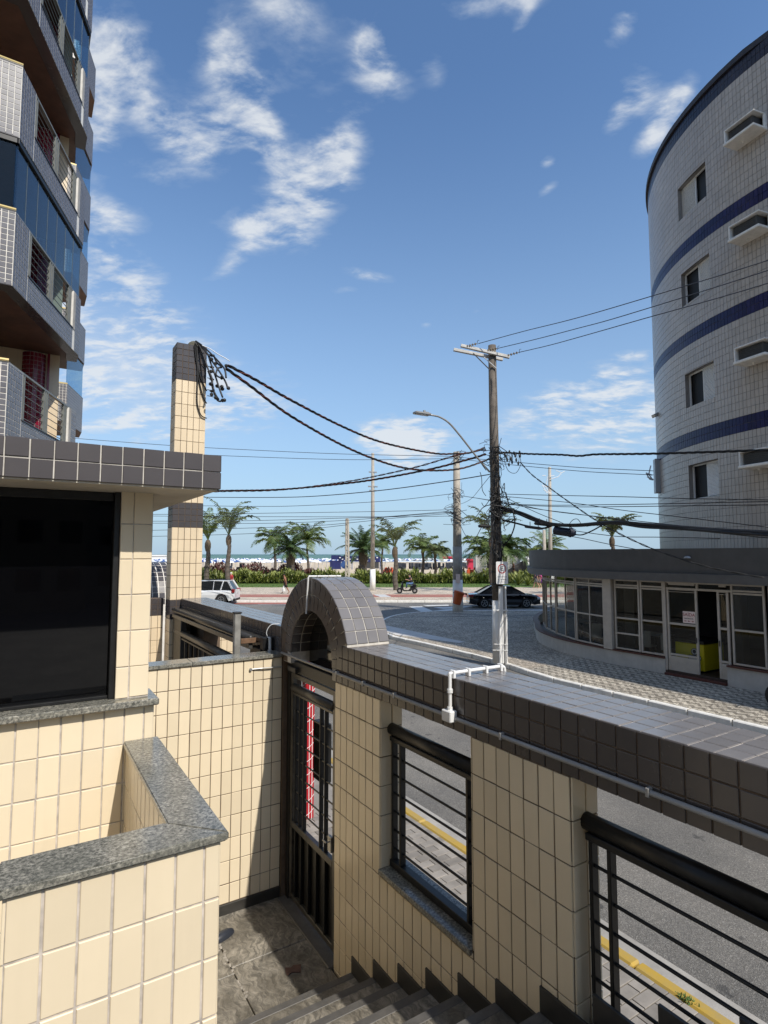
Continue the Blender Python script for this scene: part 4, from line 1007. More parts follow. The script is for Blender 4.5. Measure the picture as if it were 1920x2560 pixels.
# back closing walls and roof so that it shades the street
far_, _ = fac(s1); near_, _ = fac(s0)
cr.add([(far_.x, far_.y, 2.9), (far_.x + 14, far_.y - 4, 2.9), (far_.x + 14, far_.y - 4, 17.4), (far_.x, far_.y, 17.4)], [(0, 1, 2, 3)])
cr.add([(near_.x, near_.y, 0), (near_.x + 16, near_.y, 0), (near_.x + 16, near_.y, 17.4), (near_.x, near_.y, 17.4)], [(0, 1, 2, 3)])
rp_ = [fac(x)[0] for x in ss]; rp_ = [(p.x, p.y, 17.4) for p in rp_] + [(far_.x + 14, far_.y - 4, 17.4), (near_.x + 16, near_.y, 17.4)]
cr.add(rp_, [list(range(len(rp_)))])
cr.build('facade_core', 'grout_tower', rb)
tt = Tiles(rb, 'facade_tile', 'tower_tile', 300, t=.008, jit=.0025); tbq = Tiles(rb, 'blue_tile', 'blue_tile', 300, t=.008, jit=.003); tnv = Tiles(rb, 'navy_tile', 'navy_tile', 120, t=.008, jit=.003)
blue = [(13.03, 13.47), (10.08, 10.51), (6.88, 7.32), (17.0, 17.45)]
# rows between levels: (z0, z1, n, kind)
lv = []
edges = [2.95, 4.60, 6.88, 7.32, 10.08, 10.51, 13.03, 13.47, 17.0, 17.45]
for z0, z1 in zip(edges[:-1], edges[1:]):
    isb = any(abs(z0 - b[0]) < .01 for b in blue); n = 2 if isb else max(1, round((z1 - z0) / (.30 if z0 < 4 else .215)))
    for r in range(n): lv.append((z0 + (z1 - z0) * r / n, z0 + (z1 - z0) * (r + 1) / n, isb))
TWD = .122
k = math.floor(-9.5 / TWD)
while k * TWD < 7.5:
    sa, sb = k * TWD, (k + 1) * TWD; k += 1
    for (z0, z1, isb) in lv:
        rects = [(sa, sb, z0, z1)]
        for (a, b, c, d) in openings:
            nr = []
            for (x0, x1, y0, y1) in rects:
                if x1 <= a or x0 >= b or y1 <= c or y0 >= d: nr.append((x0, x1, y0, y1)); continue
                if x0 < a: nr.append((x0, a, y0, y1))
                if x1 > b: nr.append((b, x1, y0, y1))
                xa_, xb_ = max(x0, a), min(x1, b)
                if y0 < c: nr.append((xa_, xb_, y0, c))
                if y1 > d: nr.append((xa_, xb_, d, y1))
            rects = nr
        for (x0, x1, y0, y1) in rects:
            if x1 - x0 < .02 or y1 - y0 < .02: continue
            p, n = fac((x0 + x1) / 2); u = Vector((-n.y, n.x, 0)); p = p - n * GT
            ((tnv if z0 > 16.9 else tbq) if isb else tt).one((p.x, p.y, (y0 + y1) / 2), u, Z_, x1 - x0 - .009, y1 - y0 - .009)
tt.finish(); tbq.finish(); tnv.finish()
M('cornice_dark', (.035, .033, .04), .6, var=.2, vs=4)
cn = MB(); line = [Vector((*fac(x)[0][:2], 0)) for x in ss]; nrm_ = [fac(x)[1] for x in ss]
V = []
for p, n in zip(line, nrm_):
    V += [(*(p + n * -.2)[:2], 17.45), (*(p + n * .07)[:2], 17.45), (*(p + n * .07)[:2], 17.62), (*(p + n * -.2)[:2], 17.62)]
cn.add(V, [(4 * i + k, 4 * i + (k + 1) % 4, 4 * i + 4 + (k + 1) % 4, 4 * i + 4 + k) for i in range(len(line) - 1) for k in range(4)])
cn.build('cornice', 'cornice_dark', rb)
M('shutter', (.86, .85, .82), .45, var=.05, vs=4); M('reveal', (.26, .24, .22), .8, var=.15, vs=4); M('void', (.006, .006, .007), .6)
pL, nL = fac(sL); pR, nR = fac(sR); um = (pL - pR).normalized(); nm = Vector((um.y, -um.x, 0));
if nm.dot(nL) < 0: nm = -nm
Lw = (pL - pR).length
for i, w in enumerate(WZ):
    zb, zt = w - WH, w
    rv = MB()                               # reveal box, open to the outside
    dpt = .20; a, b = pR + nR * -.012, pL + nL * -.012; a2, b2 = a - nm * dpt, b - nm * dpt
    P = [(a.x, a.y, zb), (b.x, b.y, zb), (b.x, b.y, zt), (a.x, a.y, zt), (a2.x, a2.y, zb), (b2.x, b2.y, zb), (b2.x, b2.y, zt), (a2.x, a2.y, zt)]
    rv.add(P, [(0, 1, 5, 4), (1, 2, 6, 5), (2, 3, 7, 6), (3, 0, 4, 7)])
    wn = rv.build('window', 'reveal', rb)
    vo = MB(); c = (a2 + b2) / 2 - nm * .02; vo.obox(c + Z_ * ((zb + zt) / 2), um, nm, Z_, Lw / 2, .01, WH / 2); vo.build('window_void', 'void', wn)
    shut_left = (i == 0); half = Lw / 2
    f = MB(); c0_ = a2 + nm * .05
    for ss_ in (0.02, half, Lw - .02): f.obox(c0_ + um * ss_ + Z_ * ((zb + zt) / 2), um, nm, Z_, .018, .02, WH / 2)
    f.obox(c0_ + um * half + Z_ * (zt - .02), um, nm, Z_, half, .02, .02); f.obox(c0_ + um * half + Z_ * (zb + .02), um, nm, Z_, half, .02, .02); f.build('window_frame', 'shutter', wn)
    s_0 = half if shut_left else 0.0        # um runs from right jamb to left jamb
    sh_ = MB()
    for q in range(24):
        z = zb + .05 + q * (WH - .09) / 24; sh_.obox(c0_ + um * (s_0 + half / 2) + nm * .025 + Z_ * (z + .02), um, (nm + Z_ * .6).normalized(), (Z_ - nm * .6).normalized(), half / 2 - .02, .006, .021)
    sh_.build('shutter', 'shutter', wn)
# air conditioner housings
M('ac_shell', (.84, .80, .73), .6, var=.12, vs=6, streak=.4); M('ac_grill', (.05, .05, .05), .5)
ACZ = [15.35, 12.55, 9.1, 6.25]
sa0 = s_of(.648)
for i, z in enumerate(ACZ):
    s_c = sa0 - .46; p, n = fac(s_c); u = Vector((-n.y, n.x, 0))
    o = thing('air_conditioner', 'window air conditioner housing on the round building, ' + ['topmost', 'second from top', 'third from top', 'lowest'][i] + ' of four', 'air conditioner', (p.x, p.y, z - .5), group='air conditioner housings on the round building')
    f = MB()
    f.obox(p + n * .24 + Z_ * (z - .02), u, n, Z_, .44, .25, .022, .01); f.obox(p + n * .26 + Z_ * (z - .43), u, n, Z_, .45, .27, .04, .015)
    f.obox(p + n * .24 + u * -.42 + Z_ * (z - .22), u, n, Z_, .022, .25, .18, .008)
    f.obox(p + n * .05 + u * .42 + Z_ * (z - .22), u, n, Z_, .02, .06, .18, .008)
    f.build('housing', 'ac_shell', o)
    g = MB().obox(p + n * .2 + u * -.02 + Z_ * (z - .23), u, n, Z_, .34, .19, .16).build('grille', 'ac_grill', o)
    for q in range(6): MB().obox(p + n * .395 + u * (-.02) + Z_ * (z - .35 + q * .05), u, n, Z_, .28, .004, .008).build('slat', 'metal_dark', g)
    f = MB(); f.tube([p + n * .2 + u * -.1 + Z_ * (z - .46), p + n * .2 + u * -.1 + Z_ * (z - .53)], .03, 8); f.build('drain', 'ac_shell', o)
# billboard and flood light on the seaward side of the round building
so2 = 3.4; p, n = fac(so2)
bb = thing('side_billboard', 'grey sign panel projecting from the left edge of the round building', 'sign', (p.x, p.y, 5.6))
a_ = px(1652, 1180, 20.6); 
u = (hw(-1, .25)).normalized(); n_ = Vector((u.y, -u.x, 0))
pb0 = px(1654, 1190, 20.6)
M('sign_face', (.34, .37, .40), .35, var=.1, vs=3)
MB().obox(pb0 + u * .11, u, n_, Z_, .13, .16, .62, .01).build('panel', 'sign_face', bb); MB().obox(pb0 + u * -.05, u, n_, Z_, .04, .20, .66, .01).build('frame', 'metal_dark', bb)
fl = px(1641, 1037, 20.6); f = MB(); f.obox(fl, (hw(1, 0, .45)).normalized(), hw(0, 1), Vector((-hw(1, 0).x * .45, -hw(1, 0).y * .45, 1)).normalized(), .13, .12, .06, .01)
f.bar(fl, fl + hw(.4, 0, .05), .03, .03); tag(f.build('flood_light', 'metal_grey'), 'square flood light sticking out left of the round building', 'lamp')
# lower roof seen behind the restaurant parapet
lr = MB(); 
for (a, b, dpt, z0, z1) in ((1425, 1655, 30, 2.5, 3.70),): 
    A, B = px(a, 1385, dpt), px(b, 1385, dpt); lr.prism([tuple(A)[:2], tuple(B)[:2], tuple(B + hw(0, 5))[:2], tuple(A + hw(0, 5))[:2]], z0, z1)
tag(lr.build('annex_roof', 'white_paint'), 'low white annex wall behind the restaurant parapet', 'annex')
# ================================================================== LEFT APARTMENT BLOCK
lbk = thing('apartment_block', 'tall apartment block with grey tiled angled balconies at upper left', 'building', (-3, 20, 0))
MB().box(-10, .60, 16.35, 34, 0, 30).build('wall', 'stucco_cream' if 'stucco_cream' in MATS else 'cream_tile_far', lbk)
MB().box(-10, -.85, 14.3, 16.35, 0, 30).build('wall', 'cream_tile_far', lbk)
K0, K1 = Vector((-.36, 12.42, 0)), Vector((1.0, 16.03, 0))
ud = (K1 - K0).normalized(); nd = Vector((ud.y, -ud.x, 0)); LL = (K1 - K0).length
OA, OB = .66, 3.32                         # open railing part of the long side
M('soffit_wood', (.10, .045, .028), .6, var=.3, vs=3); M('rail_yellow', (.52, .40, .16), .4, metal=.2); M('rail_grey', (.16, .165, .15), .45, var=.2, vs=9)
bt_ = Tiles(lbk, 'balcony_tile', 'balcony_tile', 300)
bt2 = Tiles(lbk, 'soffit_tile', 'balcony_tile', 40)
levels = [5.59 + 2.9 * i for i in range(-1, 7)]
for li, zb in enumerate(levels):
    zt = zb + 1.44; zo = zb + .50
    bal = thing if False else None
    b1 = MB()
    e = .006
    kk0 = K0 - nd * e; kk1 = K1 - nd * e
    def seg(pa_, pb_, z0, z1, th=.13):
        d = (pb_ - pa_).normalized(); n = Vector((d.y, -d.x, 0)); m = (pa_ + pb_) / 2 - n * th / 2
        b1.obox(m + Z_ * ((z0 + z1) / 2), d, n, Z_, (pb_ - pa_).length / 2, th / 2, (z1 - z0) / 2)
    seg(kk0, kk0 + ud * OA, zb, zt); seg(kk0 + ud * OA, kk0 + ud * OB, zb, zo); seg(kk0 + ud * OB, kk1, zb, zt)
    seg(Vector((-5, 12.42 + e, 0)), Vector((-.37, 12.42 + e, 0)), zb, zt)
    bc = b1.build('balcony', 'grout_pale', lbk)
    fl_ = MB(); fl_.prism([(-5, 12.56), (-.42, 12.56), (.86, 16.0), (.86, 16.5), (-5, 16.5)], zb + .02, zb + .20); fl_.build('soffit', 'soffit_wood', bc)
    rim = MB(); rim.prism([(-5, 12.425), (-.365, 12.425), (.99, 16.03), (.99, 16.6), (.75, 16.6), (.72, 16.0), (-.50, 12.75), (-5, 12.75)], zb - .003, zb + .04); rim.build('soffit_edge', 'dark_tile', bc)
    rows = [(0, OA, zb, zt), (OA, OB, zb, zo), (OB + .16, LL, zb, zt)]
    for (a, b, z0, z1) in rows: bt_.patch(K0 - nd * e + ud * a + Z_ * z0, ud, Z_, b - a, z1 - z0, .107, .1065, j=.014)
    bt_.patch((-2.5, 12.42 + e, zb), X_, Z_, 2.13, zt - zb, .107, .1065, j=.014, u0=2.13 % .107)
    # end strip of bare cement
    MB().obox(K0 + ud * (OB + .08) - nd * .03 + Z_ * ((zo + zt) / 2), ud, nd, Z_, .075, .035, (zt - zo) / 2, .004).build('cement_strip', 'concrete', bc)
    # hand rails, posts, rods
    h = MB(); h.tube([(-5, 12.47, zt + .045), (K0.x, 12.47, zt + .045)], .042, 8); h.build('front_rail', 'rail_yellow', bc)
    h = MB(); h.bar((-5, 12.48, zt + .008), (K0.x, 12.48, zt + .008), .13, .016); h.build('rail_base', 'metal_dark', bc)
    h = MB(); h.bar(K0 - nd * .06 + Z_ * (zt + .02), K1 - nd * .06 + Z_ * (zt + .02), .06, .04); h.build('side_rail', 'rail_grey', bc)
    for k_, so_2 in enumerate((.03, .10, .17, 1.22, 1.31, 1.40, 2.42, 2.50, 2.58)):
        MB().obox(K0 + ud * (OA + so_2) - nd * .06 + Z_ * ((zo + zt) / 2), ud, nd, Z_, .016, .03, (zt - zo) / 2).build('rail_post', 'rail_grey', bc)
    for k_ in range(6):
        z = zo + .1 + k_ * .15; MB().tube([K0 + ud * OA - nd * .06 + Z_ * z, K0 + ud * OB - nd * .06 + Z_ * z], .009, 6).build('rail_rod', 'rail_grey', bc)
    MB().obox(K0 + ud * ((OA + OB) / 2) - nd * .06 + Z_ * (zo + .012), ud, nd, Z_, (OB - OA) / 2, .075, .012).build('rail_sill', 'metal_dark', bc)
    if li in (2, 4, 6):                    # glazed-in balconies
        zg0, zg1 = zt + .06, zb + 2.9
        g = MB(); g.bar(K0 - nd * .06 + Z_ * (zg1 - .05), K1 - nd * .06 + Z_ * (zg1 - .05), .09, .1); g.bar((-5, 12.48, zg1 - .05), (K0.x, 12.48, zg1 - .05), .09, .1)
        gf = g.build('glazing_track', 'metal_black', bc); npn = 7
        for k_ in range(npn):
            a, b = K0 + ud * (LL * k_ / npn + .006) - nd * .06, K0 + ud * (LL * (k_ + 1) / npn - .006) - nd * .06
            MB().obox((a + b) / 2 + Z_ * ((zg0 + zg1) / 2 - .05), ud, nd, Z_, (b - a).length / 2, .004, (zg1 - zg0) / 2 - .05).build('glass_pane', 'glass_blue', gf)
            MB().obox(b + ud * .006 + Z_ * ((zg0 + zg1) / 2 - .05), ud, nd, Z_, .006, .006, (zg1 - zg0) / 2 - .05).build('pane_edge', 'rail_grey', gf)
        for k_ in range(4):
            x1 = K0.x - k_ * .62; MB().box(x1 - .61, x1 - .01, 12.476, 12.484, zg0, zg1 - .1).build('glass_pane', 'glass_blue', gf)
        q0 = K1 - nd * .06; MB().box(q0.x - .3, q0.x, 16.05, 16.058, zg0, zg1 - .1).build('glass_pane', 'glass_blue', gf)
    # recessed wall details: cream pier, red tiled column
    f = MB(); f.lathe((.05, 16.45, zb + .2), [(.26, 0), (.26, 2.68)], 20); rc = f.build('red_column', 'grout_pale', bc)
    f = MB(); f.box(.335, .385, 16.27, 16.36, zb + .2, zb + 2.9); f.build('red_trim', 'red_tile', bc)
    f = MB(); f.lathe((-1.3, 15.0, zb - .002), [(.09, 0), (.09, .02)], 16); f.build('ceiling_lamp', 'pvc_white', bc)
bt_.finish()
rtq = Tiles(lbk, 'red_tile', 'red_tile', 300, jit=.01)
for zb in levels[1:5]:
    for r in range(25):
        for k_ in range(9):
            a = -PI / 2 - 1.15 + k_ * .32; n = Vector((math.cos(a), math.sin(a), 0)); rtq.one(Vector((.05, 16.45, zb + .25 + r * .107)) + n * .262, Vector((-n.y, n.x, 0)), Z_, .075, .098)
rtq.finish()
# far column of balconies on the same block
F0, F1 = Vector((1.18, 24.4, 0)), Vector((1.86, 26.4, 0)); uf = (F1 - F0).normalized(); nf = Vector((uf.y, -uf.x, 0))
fbt = Tiles(lbk, 'far_balcony_tile', 'balcony_tile', 150)
for li, zb in enumerate(levels[1:]):
    zt = zb + 1.44
    m = MB(); m.prism([(.5, 24.406), (F0.x - .004, 24.406), (F1.x - .006, 26.4), (F1.x - .006, 27.5), (.5, 27.5)], zb + .02, zt); fb = m.build('far_balcony', 'grout_pale', lbk)
    m = MB(); m.prism([(.5, 24.42), (F0.x - .01, 24.42), (F1.x - .015, 26.4), (F1.x - .015, 27.5), (.5, 27.5)], zb, zb + .03); m.build('soffit', 'soffit_wood', fb)
    m = MB(); m.bar((.5, 24.43, zt + .03), (F0.x, 24.43, zt + .03), .06, .05); m.build('front_rail', 'rail_yellow', fb); m = MB(); m.bar(F0 - nf * .03 + Z_ * (zt + .015), F1 - nf * .03 + Z_ * (zt + .015), .06, .03); m.build('side_rail', 'rail_grey', fb)
    fbt.patch(F0 - nf * .006 + Z_ * zb, uf, Z_, (F1 - F0).length, 1.44, .107, .1065, j=.014); fbt.patch((.5, 24.406, zb), X_, Z_, .68, 1.44, .107, .1065, j=.011)
    if li in (1, 3, 4):
        g = MB(); g.obox((F0 + F1) / 2 - nf * .05 + Z_ * (zt + .75), uf, nf, Z_, (F1 - F0).length / 2, .004, .70); g.build('glass_pane', 'glass_blue', fb)
fbt.finish()
# ================================================================== POLES
M('pole_wood', (.135, .115, .095), .85, var=.35, vs=5, bump=.5, bs=30, streak=.6)
M('pole_concrete', (.40, .36, .30), .85, var=.18, vs=3, bump=.3, bs=40, streak=.5)
M('crossarm', (.62, .60, .56), .7, var=.15, vs=6); M('insulator', (.20, .16, .11), .35); M('sign_red', (.45, .02, .015), .5); M('sign_black', (.012, .012, .012), .5)
D1 = 18.63
pb_ = hw(3.68, D1, FZ); p1t = px(1230, 864, D1)
up1 = thing('utility_pole', 'big brown utility pole with white crossarms and cable tangle', 'pole', tuple(pb_))
def pole_pt(z): t = (z - pb_.z) / (p1t.z - pb_.z); return pb_.lerp(p1t, t)
zt1 = p1t.z
MB().tube([pb_ + Z_ * 1.95, pole_pt(4), pole_pt(7), p1t], [.185, .17, .15, .128], 18).build('shaft', 'pole_wood', up1, smooth=True)
MB().tube([pb_ - Z_ * .02, pb_ + Z_ * 1.96], [.20, .187], 18).build('painted_base', 'white_paint', up1, smooth=True)
def D(x, y, d=D1): return px(x, y, d)
for i, (a, b, dd) in enumerate((((1152, 864), (1274, 893), -.17), ((1134, 874), (1257, 899), .17))):
    MB().bar(px(*a, D1 + dd), px(*b, D1 + dd), .11, .095, bev=.008).build('crossarm', 'crossarm', up1)
for (a, b) in (((1183, 883), (1222, 922)), ((1210, 893), (1241, 921))): MB().bar(px(*a, D1 - .2), px(*b, D1 - .17), .03, .025).build('arm_brace', 'metal_grey' if b[0] > 1230 else 'metal_dark', up1)
for (a, b) in (((1166, 866), (1192, 859)), ((1218, 876), (1243, 871)), ((1268, 889), (1296, 881))):
    A, B = px(*a, D1 - .2), px(*b, D1 - .25); m = MB()
    for k in range(4): c = A.lerp(B, (k + .5) / 4); ax = (B - A).normalized(); m.lathe(c - ax * .03, [(.02, 0), (.05, .02), (.02, .05)], 10, ax)
    m.tube([A, B], .012, 6); m.build('insulator', 'insulator', up1)
for (x, y) in ((1195, 852), (1246, 866), (1300, 874)): MB().tube(cat_pts([px(x - 2, y + 9, D1 - .25), px(x - 1, y, D1 - .25), px(x + 3, y - 1, D1 - .25)]), .008, 5).build('hook', 'metal_dark', up1)
# rings of strapping and coiled cable wrapped on the shaft
m = MB()
for (yy, r_) in ((1120, .16), (1132, .17), (1235, .175), (1262, .19), (1278, .22), (1295, .2), (1330, .185), (1355, .185), (1382, .185), (1410, .19), (1430, .19), (1460, .19)):
    c = pole_pt(px(1238, yy, D1).z); m.lathe(c - Z_ * .015, [(r_, 0), (r_ + .012, .008), (r_ + .012, .022), (r_, .03)], 18)
m.build('strap', 'metal_dark', up1)
rr = random.Random(3); m = MB()
for k in range(46):                          # loose vertical and looping leads along the shaft
    y0 = rr.uniform(1110, 1400); y1 = y0 + rr.uniform(30, 160); x0, x1 = rr.uniform(1224, 1254), rr.uniform(1224, 1256)
    m.tube(cat_pts([px(x0, y0, D1 - .2), px((x0 + x1) / 2 + rr.gauss(0, 6), (y0 + y1) / 2, D1 - .24 - rr.uniform(0, .1)), px(x1 + 2, min(y1, 1480), D1 - .2)], 4), rr.uniform(.006, .014), 5)
m.build('lead_wire', 'cable_black', up1)
m = MB()
for k in range(60):                          # knot of coiled ends at two heights
    yc, xc = (1270, 1250) if k % 3 else (1140, 1238); x, y = xc + rr.gauss(0, 16), yc + rr.gauss(0, 18); q = [px(x + rr.gauss(0, 12), y + rr.gauss(0, 12), D1 - .2 - rr.uniform(0, .3)) for _ in range(4)]
    m.tube(cat_pts(q, 4), rr.uniform(.006, .013), 5)
m.build('cable_knot', 'cable_black', up1)
for i, (x0, x1, rad) in enumerate(((1249, 1250, .045), (1254, 1256, .035), (1259, 1262, .04), (1263, 1266, .03))):
    MB().tube([px(x0, 1466, D1 - .22), px(x1, 1560, D1 - .23), Vector((*px(x1 + 1, 1640, D1 - .24)[:2], FZ))], rad, 8).build('riser_pipe', 'white_paint' if i != 2 else 'pvc_grey', up1)
m = MB()
for yy in (1524, 1526, 1610, 1625): m.bar(px(1232, yy, D1 - .25), px(1270, yy + 1, D1 - .27), .03, .02)
m.build('pipe_clamp', 'white_paint', up1)
# street lamp arm on the big pole
la = thing('street_lamp', 'curved street lamp arm reaching left from the big utility pole', 'street lamp', tuple(px(1222, 1178, D1)))
MB().tube(cat_pts([px(x, y, d) for x, y, d in ((1224, 1180, D1 - .15), (1190, 1140, D1 - .4), (1150, 1089, D1 - .7), (1123, 1058, D1 - .9), (1100, 1043, D1 - 1.05), (1080, 1038, D1 - 1.2), (1068, 1037, D1 - 1.25))]), .03, 8).build('arm', 'metal_grey', la, smooth=True)
A, B = px(1074, 1037, D1 - 1.22), px(1036, 1031, D1 - 1.5); ax = (B - A).normalized(); sd = ax.cross(Z_).normalized(); upv = sd.cross(ax)
m = MB(); m.obox((A + B) / 2, ax, sd, upv, (B - A).length / 2, .11, .035, .03); m.obox(A.lerp(B, .25) + upv * .04, ax, sd, upv, .10, .06, .03, .015); m.lathe(A.lerp(B, .35) + upv * .06, [(.04, 0), (.04, .05)], 10); m.build('lamp_head', 'metal_grey', la)
MB().obox(A.lerp(B, .6) - upv * .037, ax, sd, upv, .16, .085, .004).build('lamp_lens', 'cable_white', la)
# parking sign
sp = thing('parking_sign', 'white parking sign with red ring and letter E on the pole', 'sign', tuple(px(1256, 1458, D1 - .35)))
sc_ = px(1255, 1432, D1 - .38); us, vs_, ns = hw(1, 0).normalized(), Z_, -hw(0, 1).normalized()
hw2, hh2 = 14.3 / FPX * D1, 27.2 / FPX * D1
poly = []
for (cx_, cy_, a0) in ((1, 1, 0), (-1, 1, 90), (-1, -1, 180), (1, -1, 270)):
    for k in range(4): a = math.radians(a0 + 30 * k); poly.append((cx_ * (hw2 - .03) + .03 * math.cos(a), cy_ * (hh2 - .03) + .03 * math.sin(a)))
M('sign_white', (.80, .79, .77), .4, var=.03, vs=5)
MB().extr(poly, sc_, us, vs_, ns, .006).build('plate', 'sign_white', sp)
rc_ = sc_ + vs_ * (hh2 * .36) + ns * .007; m = MB(); N = 32; r0, r1 = .107, .135
m.add([rc_ + us * (r * math.cos(2 * PI * k / N)) + vs_ * (r * 1.12 * math.sin(2 * PI * k / N)) for r in (r0, r1) for k in range(N)], [(k, (k + 1) % N, N + (k + 1) % N, N + k) for k in range(N)]); m.build('red_ring', 'sign_red', sp)
text('letter', 'E', .20, rc_ + ns * .001, us, vs_, 'sign_black', sp)
text('small_print', 'REGULAMENTADO', .034, sc_ - vs_ * (hh2 * .36) + ns * .008, us, vs_, 'sign_black', sp); text('small_print', 'C  2 HORAS', .05, sc_ - vs_ * (hh2 * .60) + ns * .008, us, vs_, 'sign_black', sp); text('small_print', 'SEG A SEX  9-18H', .028, sc_ - vs_ * (hh2 * .82) + ns * .008, us, vs_, 'sign_black', sp)
m = MB(); m.bar(sc_ + vs_ * .2 - us * .05 + ns * -.003, sc_ + vs_ * .2 - us * .05 - ns * .2, .03, .02); m.bar(sc_ - vs_ * .2 - us * .05 + ns * -.003, sc_ - vs_ * .2 - us * .05 - ns * .2, .03, .02); m.build('bracket', 'metal_dark', sp)
# second pole (concrete, painted foot) with orange litter bin
D2 = 35.0
p2b = hw(4.48, D2, FZ); p2t = px(1141, 1130, D2)
p2 = thing('street_pole', 'slim concrete pole with painted white foot and paper notice at the kerb', 'pole', tuple(p2b))
MB().tube([p2b + Z_ * 1.9, p2t], [.29, .19], 14).build('shaft', 'pole_concrete', p2, smooth=True); MB().tube([p2b, p2b + Z_ * 1.9], [.33, .292], 14).build('painted_foot', 'white_paint', p2, smooth=True)
m = MB(); m.tube([p2b + Z_ * 1.9, p2b + Z_ * 3.9], [.297, .28], 14); m.build('dark_band', 'concrete', p2, smooth=True)
MB().obox(px(1145, 1446, D2 - .33), us, Z_, ns, .13, .26, .005).build('notice', 'paper', p2)
m = MB()
for k in range(34):
    yc = (1140, 1238, 1272, 1285, 1300)[k % 5]; q = [px(1141 + rr.gauss(0, 13), yc + rr.gauss(0, 9), D2 - rr.uniform(.15, .5)) for _ in range(4)]; m.tube(cat_pts(q, 3), rr.uniform(.009, .016), 5)
m.build('cable_knot', 'cable_black', p2)
M('bin_orange', (.48, .085, .012), .5, var=.1, vs=6)
bn_ = thing('litter_bin', 'orange litter bin hung on the slim concrete pole', 'bin', tuple(px(1143, 1512, D2 - .4)))
A, B = px(1148, 1482, D2 - .45), px(1141, 1511, D2 - .45); axb = (A - B).normalized()
MB().lathe(B, [(.20, 0), (.235, .04), (.30, .66), (.31, .70)], 14, axb).build('bucket', 'bin_orange', bn_); MB().lathe(A - axb * .02, [(.34, 0), (.34, .06), (.28, .11)], 14, axb).build('rim', 'bin_orange', bn_)
MB().bar(px(1132, 1482, D2 - .3), px(1166, 1484, D2 - .3), .06, .05).build('strap', 'metal_dark', bn_)
# promenade poles
def slim_pole(x, ytop, D_, r, foot, label, wood=False):
    b = hw((x - 960) / FPX * D_ * 1.0, D_, FZ); t = px(x, ytop, D_)
    o = thing('promenade_pole', label, 'pole', tuple(b))
    MB().tube([b + Z_ * foot, Vector((t.x, t.y, t.z))], [r * 1.15, r * .75], 10).build('shaft', 'pole_concrete', o, smooth=True)
    if foot: MB().tube([b, b + Z_ * (foot + .002)], [r * 1.5, r * 1.4], 10).build('painted_foot', 'white_paint', o, smooth=True)
    return o
pp3 = slim_pole(932, 1133, 55.0, .19, 2.0, 'tall slim pole with white foot on the promenade left of the upright palm')
for (y, w) in ((1180, 10), (1216, 12), (1226, 9)): MB().bar(px(932 - w, y, 54.9), px(932 + w, y + 1, 54.9), .1, .12).build('lamp_bracket', 'metal_grey', pp3)
pp4 = slim_pole(1374, 1168, 60.0, .20, 0, 'slim pole with white star decorations behind the restaurant roof')
m = MB()
def star_wire(cx_, cy_, s, D_):
    for (a, b) in (((-9, -8), (0, 8)), ((0, 8), (8, 10)), ((-9, -8), (-2, -4)), ((-2, -4), (8, 10)), ((3, -26), (-2, -4)), ((12, 10), (-6, 2)), ((-4, -6), (6, -2))):
        m.tube([px(cx_ + a[0] * s, cy_ + a[1] * s, D_), px(cx_ + b[0] * s, cy_ + b[1] * s, D_)], .035, 5)
star_wire(1366, 1222, 1.2, 59.7); 
for (a, b) in (((1378, 1197), (1395, 1192)), ((1395, 1192), (1404, 1182)), ((1404, 1182), (1412, 1178)), ((1404, 1182), (1390, 1176)), ((1356, 1189), (1364, 1189)), ((1378, 1190), (1386, 1189))): m.tube([px(*a, 59.7), px(*b, 59.7)], .04, 5)
m.build('star_decoration', 'pvc_white', pp4)
pp5 = thing('lattice_pole', 'short tapered concrete pole with square holes behind the arch', 'pole', tuple(hw((868.5 - 960) / FPX * 62, 62, .06)))
b5, t5 = hw((869 - 960) / FPX * 62, 62, .06), px(868, 1297, 62); m = MB()
for sgn in (-1, 1): m.bar(b5 + us * sgn * .17, t5 + us * sgn * .09, .09, .2)
for k in range(14):
    t = k / 13; c = b5.lerp(t5, t); m.obox(c, us, Z_, ns, .16 - .07 * t, .05 + (.12 if k == 0 else 0), .08)
m.build('shaft', 'pole_concrete', pp5)
slim_pole(1360, 1325, 48.0, .16, 0, 'short pale pole beside the restaurant roof edge')
# white star hanging from the wires by the billboard
m = MB(); star_wire(1624, 1190, 1.0, 30.0); tag(m.build('wire_star', 'pvc_white'), 'white wire star decoration hanging beside the grey billboard', 'decoration')
# ================================================================== SERVICE HEAD ON THE TALL PILLAR
sh1 = thing('service_head', 'weathered domed cable entry on top of the tall pillar with its cables', 'cable entry', (2.46, 10.45, TZ))
c_ = Vector((2.50, 10.46, TZ))
m = MB(); egg(m, (c_.x, c_.y), .13, .11, .13, 0, TZ - .005)
m.build('dome', 'weathered', sh1, smooth=True)
DQ = 10.12
def wp(pts, d=None): return [px(x, y, D_) for x, y, D_ in pts]
m = MB()
def zz8(x, y, d): return px(460 + x / 9.217, 820 + y / 9.217, d)
strands = [[(270, 300), (440, 420), (640, 610), (830, 810), (940, 960), (970, 1150)], [(280, 320), (480, 520), (660, 780), (840, 1040), (960, 1250), (1010, 1400)], [(290, 330), (380, 460), (470, 700), (560, 960), (650, 1180), (640, 1300)],
           [(270, 330), (520, 560), (620, 820), (720, 1100), (800, 1350), (890, 1600)], [(560, 1000), (640, 1220), (700, 1480), (800, 1650)], [(640, 1310), (690, 1480), (760, 1650), (830, 1690), (900, 1650)], [(680, 620), (760, 800), (870, 900), (780, 930), (740, 1080), (850, 1150)]]
for s_ in strands: m.tube(cat_pts([zz8(x, y, DQ - .05 - .04 * i) for i, (x, y) in enumerate(s_)], 5), .016, 6)
m.build('service_cable', 'cable_black', sh1, smooth=True)
m = MB()
